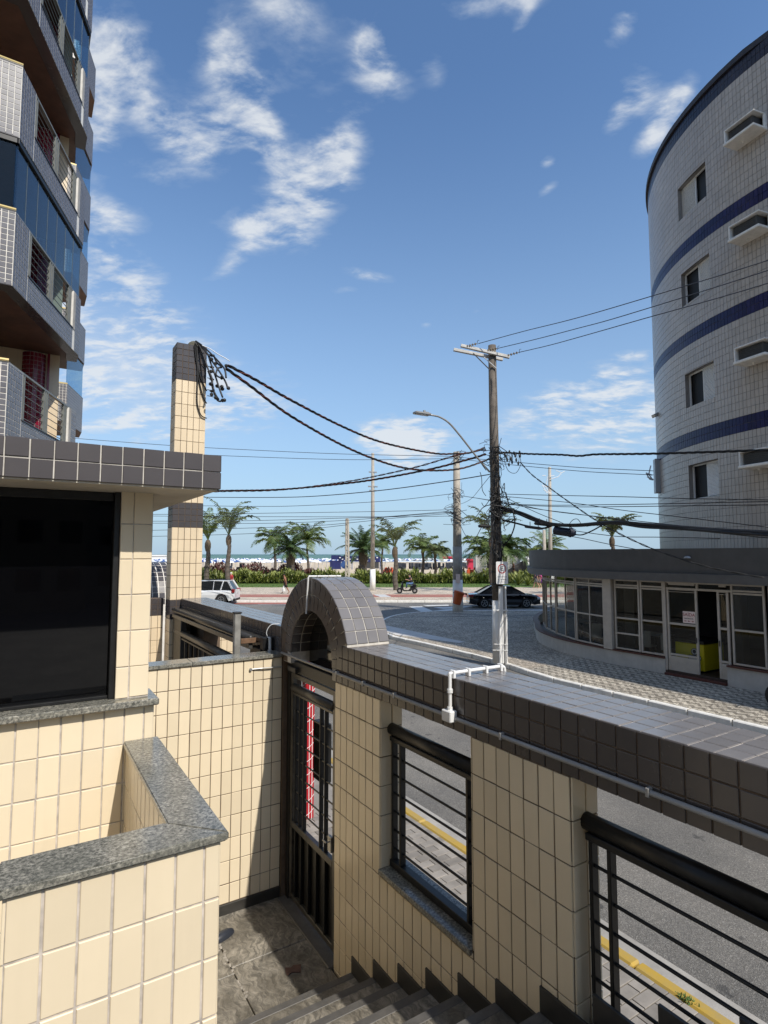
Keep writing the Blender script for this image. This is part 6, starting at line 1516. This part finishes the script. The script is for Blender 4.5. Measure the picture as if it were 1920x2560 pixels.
def stall(x0, x1, D_, ytop, ybot, mat, label, roofmat=None, name='beach_stall', zfloor=None):
    a, b = (x0 - 960) / FPX * D_, (x1 - 960) / FPX * D_; zt_ = px(960, ytop, D_).z; zb_ = px(960, ybot, D_).z if zfloor is None else zfloor
    o = thing(name, label, 'stall', tuple(hw((a + b) / 2, D_ + 1, zb_))); m = MB(); m.prism(hpoly([(a, D_), (b, D_), (b, D_ + 2), (a, D_ + 2)]), zb_, zt_ - .35); m.build('booth_body', mat, o)
    m = MB(); m.prism(hpoly([(a - .2, D_ - .3), (b + .2, D_ - .3), (b + .2, D_ + 2.2), (a - .2, D_ + 2.2)]), zt_ - .35, zt_); m.build('awning', roofmat or mat, o); return o
s_1 = thing('beach_stall', 'blue beach stall banner with white lettering behind the date palm', 'stall', tuple(px(890, 1420, 100)))
for (xa_, xb_, ya_, yb_) in ((828, 852, 1388, 1399), (846, 905, 1390, 1404), (905, 950, 1391, 1405)):
    A, B = px(xa_, ya_, 100), px(xb_, yb_, 100); MB().obox((A + B) / 2, us, Z_, ns, abs((B - A).dot(us)) / 2, abs(A.z - B.z) / 2, .05).build('banner', 'stall_blue', s_1)
for xa_ in (830, 852, 880, 905, 930, 950): MB().tube([px(xa_, 1390, 100.1), px(xa_, 1424, 100.1)], .06, 6).build('post', 'umb_blue', s_1)
MB().obox(px(838, 1412, 100.3), us, Z_, ns, .9, .75, .3).build('counter', 'stall_blue', s_1); MB().obox(px(930, 1412, 100.3), us, Z_, ns, 1.2, .6, .3).build('counter', 'cont_dark', s_1)
for k in range(16):
    x = 850 + k * 6.2; y = 1394 + (k % 3) * 4; MB().obox(px(x, y, 99.9), us, Z_, ns, .13, .09, .02).build('lettering', 'umb_white', s_1)
stall(1108, 1136, 150, 1391, 1398, 'red_sign', 'small red and white beach stall left of the slim pole', 'red_sign', zfloor=2.2)
stall(1170, 1190, 110, 1397, 1410, 'red_sign', 'small red sign board left of the container', zfloor=.6)
bd = MB(); c = px(862, 1412, 80); bd.lathe(c, [(.55, 0), (.55, .05)], 20, ns); tag(bd.build('round_board', 'umb_blue'), 'round blue board standing at the beach stall', 'board')
stall(380, 412, 170, 1387, 1397, 'umb_white', 'small white stall on the beach left of the tall pillar', zfloor=.2)
def barrier(x, y, D_, label):
    p = px(x, y, D_); o = thing('orange_barrier', label, 'barrier', (p.x, p.y, .1), group='orange plastic barriers on the sand')
    m = MB(); m.obox(Vector((p.x, p.y, .75)), us, ns, Z_, .75, .25, .62, .06); m.build('body', 'orange_plastic', o); m = MB()
    for dx in (-.4, .4): m.obox(Vector((p.x, p.y, 1.5)) + us * dx, us, ns, Z_, .16, .16, .16, .03)
    m.build('lug', 'orange_plastic', o)
barrier(972, 1420, 80, 'orange plastic barrier on the sand behind the scooter palm'); barrier(1180, 1422, 80, 'orange plastic barrier left of the white container')
ct = thing('shipping_container', 'white corrugated container standing behind the hedge', 'container', tuple(hw((1250 - 960) / FPX * 79, 80, .6)))
a, b = (1189 - 960) / FPX * 79, (1300 - 960) / FPX * 79; m = MB(); nrib = 34
V = []
for k in range(nrib * 4 + 1):
    x = a + (b - a) * k / (nrib * 4); dpt = .07 if k % 4 in (1, 2) else 0; V += [hw(x, 79 + dpt, .15), hw(x, 79 + dpt, 3.24)]
m.add(V, [(2 * i, 2 * i + 2, 2 * i + 3, 2 * i + 1) for i in range(nrib * 4)]); m.prism(hpoly([(a, 79.1), (b, 79.1), (b, 81.4), (a, 81.4)]), .15, 3.22); m.build('side', 'cont_white', ct)
m = MB(); m.bar(hw(a, 79, 3.26), hw(b, 79, 3.26), .14, .12); m.bar(hw(a, 79, .15), hw(a, 79, 3.2), .14, .14); m.build('frame', 'cont_white', ct)
cs = MB(); x0, x1 = (1268 - 960) / FPX * 78, (1316 - 960) / FPX * 78; cs.add([hw(x0, 78, .1), hw(x1, 78, .1), hw(x1, 78, 2.95), hw(x0, 78, 1.35), hw(x0, 78.2, .1), hw(x1, 78.2, .1), hw(x1, 78.2, 2.95), hw(x0, 78.2, 1.35)], [(0, 1, 2, 3), (7, 6, 5, 4), (0, 3, 7, 4), (1, 5, 6, 2), (3, 2, 6, 7), (0, 4, 5, 1)])  # plain dark wedge set in front of the container side
tag(cs.build('dark_wedge', 'cont_dark'), 'dark grey wedge shape in front of the white container', 'screen')
stall(1317, 1345, 82, 1392, 1426, 'umb_white', 'white kiosk between the dark wedge and the restaurant', zfloor=.1)
# ================================================================== VEHICLES
M('car_black', (.006, .006, .007), .12, coat=.8); M('car_white', (.74, .75, .75), .2, coat=.6); M('car_glass', (.012, .014, .016), .06); M('tyre', (.012, .012, .012), .8); M('rim', (.45, .46, .47), .3, metal=.8); M('tail_red', (.25, .01, .012), .25); M('lamp_clear', (.6, .62, .64), .15); M('trim_black', (.012, .012, .012), .5); M('plate', (.55, .55, .53), .5)
def section_loft(mb, secs, cap=True):       # secs: list of rings of equal length
    n = len(secs[0]); o = len(mb.v)
    for s_ in secs: mb.v += [Vector(p) for p in s_]
    for i in range(len(secs) - 1):
        for k in range(n): mb.f.append([o + i * n + k, o + i * n + (k + 1) % n, o + (i + 1) * n + (k + 1) % n, o + (i + 1) * n + k]); mb.m.append(mb.mi)
    if cap: mb.f.append([o + k for k in range(n)][::-1]); mb.m.append(mb.mi); mb.f.append([o + (len(secs) - 1) * n + k for k in range(n)]); mb.m.append(mb.mi)
def car(name, label, loc, rz, Ln, Wd, belt, roof, hood, cab, wb, wr, mat, tail, suv=False):
    """local frame: +x forward, origin on the ground below the middle; cab = (rear foot, rear top, front top, front foot)"""
    o = thing(name, label, 'car', loc, rz); hw_ = Wd / 2; zf = .2 if not suv else .26; xr, xf = -Ln / 2, Ln / 2; xa1, xa2 = -wb / 2, wb / 2
    def topz(x): # bonnet / boot line
        if x > cab[3]: t = (x - cab[3]) / (xf - cab[3]); return belt + (hood - belt) * t ** 1.4 - .10 * max(0, (t - .8) / .2)
        if x < cab[0]: t = (cab[0] - x) / (cab[0] - xr + 1e-6); return belt + .02 - (.05 if not suv else .0) * t
        return belt
    xs = [xr, xr + .06, xr + .25] + [xr + .25 + (Ln - .5) * k / 26 for k in range(1, 26)] + [xf - .25, xf - .07, xf]
    secs = []
    for x in xs:
        e = min(1, (min(x - xr, xf - x) + .05) / .55); w = hw_ * (.80 + .20 * math.sin(e * PI / 2)); zt_ = topz(x); zb_ = zf + (.10 * (1 - e))
        for xa_ in (xa1, xa2):
            d_ = abs(x - xa_)
            if d_ < wr + .07: zb_ = max(zb_, wr + math.sqrt(max(0, (wr + .07) ** 2 - d_ ** 2)) - .02)
        zm = max(zb_ + .04, .62 if not suv else .7); zs = max(zm + .02, zt_ - .09)
        r_ = [(x, -w * .93, zb_), (x, -w, min(zm, zs)), (x, -w * .985, zs), (x, -w * .90, zt_), (x, 0, zt_ + .03), (x, w * .90, zt_), (x, w * .985, zs), (x, w, min(zm, zs)), (x, w * .93, zb_), (x, 0, zb_)]
        secs.append(r_)
    m = MB(); section_loft(m, secs); body = m.build('body', mat, o, local=True, smooth=False)
    wbq, wt_ = hw_ * .90, hw_ * .70
    m = MB(); cs_ = []
    for (x, z, w) in ((cab[0], belt - .01, wbq), (cab[1], roof - .03, wt_), ((cab[1] + cab[2]) / 2, roof, wt_ * 1.02), (cab[2], roof - .04, wt_), (cab[3], belt - .01, wbq)): cs_.append((x, z, w))
    # cabin: side glass volume then roof skin
    P = [(x, -w, z) for x, z, w in cs_] + [(x, w, z) for x, z, w in cs_]; n = len(cs_)
    m.add(P, [list(range(n)), list(range(n, 2 * n))[::-1]] + [[i + 1, i, n + i, n + i + 1] for i in range(n - 1)]); cb = m.build('cabin', 'car_glass', o, local=True)
    m = MB(); rw = wt_ + .03
    m.add([(cab[1] - .03, -rw, roof - .045), ((cab[1] + cab[2]) / 2, -rw, roof - .012), (cab[2] + .05, -rw, roof - .055), (cab[1] - .03, rw, roof - .045), ((cab[1] + cab[2]) / 2, rw, roof - .012), (cab[2] + .05, rw, roof - .055), (cab[1] - .03, 0, roof + .0), ((cab[1] + cab[2]) / 2, 0, roof + .035), (cab[2] + .05, 0, roof - .01)], [(0, 1, 7, 6), (1, 2, 8, 7), (6, 7, 4, 3), (7, 8, 5, 4), (2, 5, 8), (0, 6, 3)])
    m.build('roof', mat, o, local=True)
    m = MB()
    for s_ in (-1, 1):
        def sp_(x, z): # on cabin side plane
            t = (z - belt) / (roof - belt); return (x, s_ * (wbq + (wt_ - wbq) * t + .006), z)
        def pil(x0, z0, x1, z1, w): m.bar(sp_(x0, z0), sp_(x1, z1), .03, w)
        pil(cab[0], belt, cab[1], roof - .02, .09 if not suv else .16); pil(cab[3], belt, cab[2], roof - .03, .07)
        xm = (cab[1] + cab[2]) / 2 - .05; pil(xm, belt, xm - .02, roof - .01, .08)
        if suv: pil(cab[1] + .45, belt, cab[1] + .30, roof - .01, .10)
        m.bar(sp_(cab[1], roof - .03), sp_((cab[1] + cab[2]) / 2, roof - .0), .03, .05); m.bar(sp_((cab[1] + cab[2]) / 2, roof - .0), sp_(cab[2], roof - .035), .03, .05)
    m.build('pillar', mat, o, local=True)
    for xa_ in (xa1, xa2):
        for s_ in (-1, 1):
            y = s_ * (hw_ - .11); w = MB(); w.lathe((xa_, y - .11, wr), [(wr * .62, 0), (wr * .96, .01), (wr, .04), (wr, .18), (wr * .96, .21), (wr * .62, .22)], 24, (0, 1, 0)); wo_ = w.build('wheel', 'tyre', o, local=True)
            w = MB(); w.lathe((xa_, y + s_ * .075 - .005, wr), [(wr * .60, 0), (wr * .60, .01)], 20, (0, 1, 0)); w.build('rim_well', 'trim_black', wo_, local=True)
            w = MB()
            for k in range(5):
                a = 2 * PI * k / 5 + .3; d = Vector((math.cos(a), 0, math.sin(a))); c_2 = Vector((xa_, y + s_ * .105, wr)); w.bar(c_2, c_2 + d * wr * .62, .03, .085, up=(0, 1, 0))
            N = 24; w.add([(xa_ + r2 * math.cos(2 * PI * k / N), y + s_ * .112, wr + r2 * math.sin(2 * PI * k / N)) for r2 in (wr * .55, wr * .65) for k in range(N)], [(k, (k + 1) % N, N + (k + 1) % N, N + k) for k in range(N)]); w.build('rim', 'rim', wo_, local=True)
    for s_ in (-1, 1):
        tl_ = MB(); tl_.obox((xr + .10, s_ * hw_ * .80, tail), (1, 0, 0), (0, 1, 0), (0, 0, 1), .16 if not suv else .10, hw_ * .2, .07 if not suv else .13, .03); tl_.build('tail_lamp', 'tail_red', o, local=True)
        tl_ = MB(); tl_.obox((xf - .20, s_ * hw_ * .72, hood - .16), Vector((1, -s_ * .55, 0)).normalized(), Vector((s_ * .55, 1, 0)).normalized(), (0, 0, 1), .14, .20, .075, .03); tl_.build('headlight', 'lamp_clear', o, local=True)
        tl_ = MB(); tl_.obox((cab[3] - .32, s_ * (hw_ + .07), belt + .07), (1, 0, 0), (0, 1, 0), (0, 0, 1), .06, .10, .07, .03); tl_.build('mirror', mat, o, local=True)
        for xd in (cab[1] + .55, (cab[1] + cab[2]) / 2 + .75):
            tl_ = MB(); tl_.obox((xd, s_ * (hw_ + .004), belt - .16), (1, 0, 0), (0, 1, 0), (0, 0, 1), .10, .016, .016, .006); tl_.build('door_handle', mat, o, local=True)
        if suv:
            tl_ = MB(); tl_.bar((cab[1] + .1, s_ * wt_ * .9, roof + .05), (cab[2] - .1, s_ * wt_ * .9, roof + .05), .04, .04); tl_.build('roof_rail', 'trim_black', o, local=True)
    m = MB(); m.obox((xr - .005, 0, .72 if not suv else .85), (1, 0, 0), (0, 1, 0), (0, 0, 1), .012, .22, .07); m.build('number_plate', 'plate', o, local=True)
    m = MB(); m.obox((xr + .05, 0, .36), (1, 0, 0), (0, 1, 0), (0, 0, 1), .07, hw_ * .86, .09, .04); m.obox((xf - .05, 0, .34), (1, 0, 0), (0, 1, 0), (0, 0, 1), .06, hw_ * .8, .09, .04)
    for s_ in (-1, 1): m.bar((xa1 + wr + .1, s_ * (hw_ * .97), zf + .03), (xa2 - wr - .1, s_ * (hw_ * .97), zf + .03), .04, .09)
    m.build('sill_trim', 'trim_black' if suv else mat, o, local=True)
    return o
crz = -YAW                                 # heading +x direction
pc_ = hw(8.05, 39.2, RZ)
car('sedan_car', 'black sedan driving right along the avenue behind the big pole', tuple(pc_), crz + .015, 4.75, 1.82, .93, 1.45, .80, (-1.75, -.85, .45, 1.35), 2.80, .335, 'car_black', .83)
ps_ = px(596, 1500, 43.0); pcs = hw((598 - 960) / FPX * 41.9 - 2.25, 41.7, RZ)
car('suv_car', 'white sport utility car at left beside the tiled pillar', tuple(pcs), crz + PI, 4.5, 1.84, 1.02, 1.70, 1.0, (-2.12, -1.72, .35, 1.15), 2.65, .36, 'car_white', .98, True) if False else car('suv_car', 'white sport utility car at left beside the tiled pillar', tuple(pcs), crz + PI, 4.5, 1.84, 1.02, 1.70, 1.0, (-2.12, -1.72, .35, 1.15), 2.65, .36, 'car_white', .98, True)
# ================================================================== PEOPLE
def skin_body(joints, bones, rad, mat, name, parent, rootj=0):
    me = bpy.data.meshes.new(name); me.from_pydata(joints, bones, []); ob = bpy.data.objects.new(name, me); C.objects.link(ob)
    md = ob.modifiers.new('s', 'SKIN'); md.use_smooth_shade = True
    for i, sv in enumerate(me.skin_vertices[0].data): sv.radius = (rad[i], rad[i]) if not isinstance(rad[i], tuple) else rad[i]; sv.use_root = (i == rootj)
    ob.modifiers.new('u', 'SUBSURF').levels = 1
    dg = bpy.context.evaluated_depsgraph_get(); ev = ob.evaluated_get(dg); m2 = bpy.data.meshes.new_from_object(ev); bpy.data.objects.remove(ob)
    m2.materials.clear(); m2.materials.append(MATS[mat]); m2.polygons.foreach_set('use_smooth', [True] * len(m2.polygons))
    o = bpy.data.objects.new(name, m2); C.objects.link(o); o.parent = parent; PAR[o.name] = parent; return o
for nm_, c_3 in (('skin_tan', (.28, .13, .075)), ('skin_light', (.48, .28, .20)), ('cloth_black', (.012, .012, .014)), ('cloth_red', (.45, .02, .03)), ('cloth_white', (.72, .71, .68)), ('cloth_jeans', (.06, .13, .26)), ('cloth_pink', (.52, .06, .25)), ('cloth_navy', (.02, .025, .06)), ('hair_dark', (.018, .012, .01)), ('cloth_purple', (.16, .05, .24)), ('bag_white', (.7, .7, .68)), ('cloth_grey', (.18, .18, .18))): M(nm_, c_3, .75)
def person(label, loc, rz, h=1.72, stride=.28, arm=.2, skin='skin_tan', top=None, bottom='cloth_black', blen='short', sit=None, hair='hair_dark', longhair=False, lean=.03, extra=None):
    """local frame: faces +x"""
    k = h / 1.75; o = thing('person', label, 'person', loc, rz); J = []; B = []; Rr = []
    def j(x, y, z, r, par=None):
        J.append((x * k, y * k, z * k)); Rr.append(r * k)
        if par is not None: B.append((par, len(J) - 1))
        return len(J) - 1
    hipz = .92 if sit is None else sit
    pel = j(0, 0, hipz, .135); wst = j(.02 + lean, 0, hipz + .20, .125, pel); ch = j(.03 + lean * 2, 0, hipz + .40, .15, wst); sb_ = j(.03 + lean * 2.4, 0, hipz + .50, .115, ch); nk = j(.03 + lean * 3, 0, hipz + .57, .05, sb_); hd = j(.06 + lean * 3, 0, hipz + .685, .10, nk); ht = j(.06 + lean * 3, 0, hipz + .77, .085, hd)
    nose = j(.165 + lean * 3, 0, hipz + .675, .02, hd)
    arms = []
    for s_, a in ((-1, arm), (1, -arm)):
        sh_ = j(.02 + lean * 2, s_ * .19, hipz + .47, .062, ch)
        if sit is None:
            eb = j(.02 + a * .5, s_ * .25, hipz + .20, .045, sh_); wr_ = j(.08 + a, s_ * .26, hipz - .03, .034, eb); hn = j(.10 + a * 1.1, s_ * .26, hipz - .12, .038, wr_); fg = j(.11 + a * 1.15, s_ * .255, hipz - .19, .018, hn); th_ = j(.13 + a * 1.1, s_ * .235, hipz - .14, .013, hn)
        else:
            eb = j(.18, s_ * .22, hipz + .25, .042, sh_); wr_ = j(.42, s_ * .22, hipz + .32, .032, eb); hn = j(.50, s_ * .21, hipz + .32, .035, wr_); fg = j(.55, s_ * .20, hipz + .30, .018, hn); th_ = j(.52, s_ * .18, hipz + .33, .013, hn)
        arms.append((sh_, eb, wr_))
    legs = []
    for s_, st_2 in ((-1, stride), (1, -stride)):
        hp = j(0, s_ * .09, hipz - .06, .095, pel)
        if sit is None:
            kn = j(st_2 * .55 + .03, s_ * .095, .49, .062, hp); an = j(st_2 - (.05 if st_2 < 0 else 0), s_ * .095, .09 + (.05 if st_2 < 0 else 0), .042, kn); ft2 = j(st_2 + .06, s_ * .10, .045, .04, an); toe = j(st_2 + .16, s_ * .105, .03, .028, ft2)
        else:
            kn = j(.42, s_ * .13, hipz + .0, .065, hp); an = j(.44, s_ * .13, hipz - .40, .045, kn); ft2 = j(.50, s_ * .13, hipz - .45, .042, an); toe = j(.60, s_ * .13, hipz - .455, .03, ft2)
        legs.append((hp, kn, an))
    skin_body(J, B, Rr, skin, 'body', o, 0)
    def P(i): return Vector(J[i])
    if top:
        m = MB(); m.tube([P(pel) - Z_ * .03 * k, P(wst), P(ch), P(ch) + Z_ * .09 * k, P(nk) - Z_ * .02 * k], [.155 * k, .15 * k, .175 * k, .15 * k, .07 * k], 12)
        for sh_, eb, wr_ in arms: m.tube([P(ch).lerp(P(sh_), .6), P(sh_), P(sh_).lerp(P(eb), .75)], [.075 * k, .075 * k, .06 * k], 8)
        m.build('shirt', top, o, local=True, smooth=True)
    if bottom:
        m = MB(); m.tube([P(wst) - Z_ * .06 * k, P(pel), P(pel) - Z_ * .1 * k], [.14 * k, .165 * k, .15 * k], 12)
        for hp, kn, an in legs:
            if blen == 'long': m.tube([P(hp), P(kn), P(an)], [.115 * k, .082 * k, .065 * k], 8)
            else: m.tube([P(hp) + Z_ * .03, P(hp).lerp(P(kn), .8)], [.115 * k, .10 * k], 8)
        m.build('trousers' if blen == 'long' else 'shorts', bottom, o, local=True, smooth=True)
    m = MB(); c = P(hd) + Vector((-.015, 0, .05)) * k; egg(m, (c.x, c.y), .112 * k, .102 * k, .095 * k, 0, c.z - .015 * k)
    if longhair: m.tube([c, c + Vector((-.07, 0, -.08)) * k, c + Vector((-.08, 0, -.25)) * k], [.07 * k, .06 * k, .03 * k], 8)
    m.build('hair', hair, o, local=True, smooth=True)
    f = MB()
    for s_ in (-1, 1): f.lathe(P(hd) + Vector((.098, s_ * .034, .015)) * k, [(.012 * k, 0), (.006 * k, .006 * k)], 8, (1, 0, 0))
    f.obox(P(hd) + Vector((.095, 0, -.045)) * k, (1, 0, 0), (0, 1, 0), (0, 0, 1), .004 * k, .025 * k, .005 * k); f.build('face_marks', 'hair_dark', o, local=True)
    return o, P, legs, arms, k
FWD = crz                                   # facing photo right
def pw(x, y, z): return tuple(pxg(x, y, z))
o, P, lg_, ar_, k = person('shirtless man in black shorts carrying a white bag on the promenade', pw(714, 1484, FZ), FWD + PI, 1.74, .30, .16, 'skin_tan', None, 'cloth_black')
bgm = thing('shopping_bag', 'white plastic bag in the hand of the shirtless man', 'bag', tuple(pxg(709, 1484, FZ) + Z_ * .25))
m = MB(); pb2 = pxg(709.5, 1484, FZ); m.lathe(pb2 + Z_ * .12, [(.08, 0), (.15, .07), (.15, .30), (.06, .50), (.02, .64)], 10); m.build('sack', 'bag_white', bgm)
o, P, lg_, ar_, k = person('woman in red top with white wrap standing behind the white car', tuple(hw((583 - 960) / FPX * 57, 57, FZ)), FWD + PI + .5, 1.66, .15, .1, 'skin_light', 'cloth_red', 'cloth_red', hair='cloth_white')
m = MB(); m.tube([P(2) + Vector((-.10, -.2, .0)), P(1) + Vector((-.12, -.22, 0)), P(0) + Vector((-.12, -.22, -.3)), P(0) + Vector((-.1, -.22, -.6))], [.06, .09, .10, .12], 8); m.build('wrap', 'cloth_white', o, local=True)
for (x, y, lab, top, bot, h_, sk) in ((1341, 1470, 'walker in dark top and shorts carrying a dark bag at the restaurant corner', 'cloth_navy', 'cloth_grey', 1.74, 'skin_light'), (1347, 1470, 'walker in dark shorts between two others at the restaurant corner', 'cloth_black', 'cloth_grey', 1.6, 'skin_light'), (1353, 1470, 'walker in bright pink top at the restaurant corner', 'cloth_pink', 'cloth_purple', 1.62, 'skin_light')):
    person(lab, pw(x, y, FZ), FWD + PI, h_, .25, .2, sk, top, bot)
person('person standing against the dark wedge on the beach side', tuple(hw((1283 - 960) / FPX * 76, 76, .9)), FWD + PI, 1.74, .1, .05, 'skin_tan', None, 'cloth_black')
person('person in pale clothes walking near the white kiosk', tuple(hw((1319 - 960) / FPX * 74, 74, .1)), FWD, 1.7, .22, .15, 'skin_light', 'cloth_white', 'cloth_white')
# scooter and rider
sco = thing('motor_scooter', 'black motor scooter on the promenade cycle path', 'scooter', pw(1018, 1484, FZ + .008), FWD + PI)
for xa_ in (-.66, .66):
    w = MB(); w.lathe((xa_, -.06, .25), [(.12, 0), (.235, .01), (.25, .04), (.25, .08), (.235, .11), (.12, .12)], 20, (0, 1, 0)); w_ = w.build('wheel', 'tyre', sco, local=True); w = MB(); w.lathe((xa_, -.065, .25), [(.11, 0), (.11, .13)], 14, (0, 1, 0)); w.build('rim', 'metal_grey', w_, local=True)
m = MB(); m.extr([(.55, .42), (.42, 1.0), (.34, 1.0), (.32, .40), (.25, .32), (-.1, .30), (-.25, .45), (-.3, .70), (-.75, .78), (-.85, .66), (-.55, .42), (-.3, .22), (.3, .20)], (0, -.13, 0), (1, 0, 0), (0, 0, 1), (0, 1, 0), .26); m.build('bodywork', 'car_black', sco, local=True)
m = MB(); m.tube([(.66, 0, .25), (.45, 0, .85), (.38, 0, 1.05)], .03, 8); m.tube([(.36, -.3, 1.06), (.40, 0, 1.05), (.36, .3, 1.06)], .018, 8); m.build('fork_and_handlebar', 'metal_dark', sco, local=True)
m = MB(); m.obox((-.45, 0, .79), (1, 0, 0), (0, 1, 0), (0, 0, 1), .32, .13, .045, .03); m.build('saddle', 'black_rubber', sco, local=True)
m = MB(); m.obox((.66, 0, .50), (1, 0, 0), (0, 1, 0), (0, 0, 1), .17, .07, .02, .01); m.obox((-.72, 0, .52), (1, 0, 0), (0, 1, 0), (0, 0, 1), .15, .06, .02, .01); m.build('mudguard', 'car_black', sco, local=True)
m = MB(); m.tube([(-.5, -.14, .3), (-.95, -.14, .34)], .05, 8); m.build('exhaust', 'metal_grey', sco, local=True); m = MB(); m.obox((.47, 0, .86), (1, 0, 0), (0, 1, 0), (0, 0, 1), .03, .07, .06, .02); m.build('headlight', 'lamp_clear', sco, local=True)
m = MB(); m.obox((-.88, 0, .70), (1, 0, 0), (0, 1, 0), (0, 0, 1), .02, .07, .03, .01); m.build('tail_lamp', 'tail_red', sco, local=True)
for s_ in (-1, 1): m = MB(); m.tube([(.37, s_ * .2, 1.06), (.36, s_ * .24, 1.24)], .008, 5); m.obox((.35, s_ * .25, 1.26), (1, 0, 0), (0, 1, 0), (0, 0, 1), .01, .06, .04, .008); m.build('mirror', 'trim_black', sco, local=True)
rdp = pxg(1018, 1484, FZ + .008); dirf = Vector((math.cos(FWD + PI), math.sin(FWD + PI), 0))
person('scooter rider in dark top and blue jeans with dark cap', tuple(rdp - dirf * .38), FWD + PI, 1.72, 0, 0, 'skin_light', 'cloth_black', 'cloth_jeans', 'long', sit=.92, hair='cloth_black', lean=.04)
# parked motorbike just entering the frame at the right edge, in front of the restaurant
mk = thing('parked_motorbike', 'parked motorbike showing only its front at the right edge', 'motorbike', (14.3, 5.58, FZ), PI / 2 + .1)
for xa_ in (-.65, .65):
    w = MB(); w.lathe((xa_, -.05, .3), [(.2, 0), (.285, .01), (.3, .03), (.3, .07), (.285, .09), (.2, .1)], 24, (0, 1, 0)); w_ = w.build('wheel', 'tyre', mk, local=True); w = MB(); w.lathe((xa_, -.02, .3), [(.05, 0), (.05, .04)], 10, (0, 1, 0))
    for k in range(10): a = PI * k / 5; w.tube([(xa_, 0, .3), (xa_ + .2 * math.cos(a), 0, .3 + .2 * math.sin(a))], .006, 4)
    w.build('spokes', 'metal_grey', w_, local=True)
m = MB(); m.obox((.05, 0, .82), (1, 0, 0), (0, 1, 0), (0, 0, 1), .25, .12, .11, .07); m.build('tank', 'cloth_navy', mk, local=True); m = MB(); m.obox((-.45, 0, .80), (1, 0, 0), (0, 1, 0), (0, 0, 1), .33, .12, .05, .04); m.build('saddle', 'black_rubber', mk, local=True)
m = MB(); m.obox((.0, 0, .45), (1, 0, 0), (0, 1, 0), (0, 0, 1), .22, .12, .17, .05); m.build('engine', 'metal_grey', mk, local=True)
m = MB(); m.tube([(.65, -.07, .3), (.42, -.07, .95)], .022, 8); m.tube([(.65, .07, .3), (.42, .07, .95)], .022, 8); m.tube([(.34, -.36, 1.06), (.42, -.1, 1.0), (.42, .1, 1.0), (.34, .36, 1.06)], .014, 8); m.tube([(-.65, 0, .3), (-.1, 0, .5), (.4, 0, .9), (-.3, 0, .75), (-.65, 0, .7)], .02, 6); m.build('frame', 'metal_dark', mk, local=True)
m = MB(); m.lathe((.48, 0, .92), [(.05, 0), (.085, .05), (.085, .09)], 14, (1, 0, 0)); m.build('headlight', 'lamp_clear', mk, local=True)
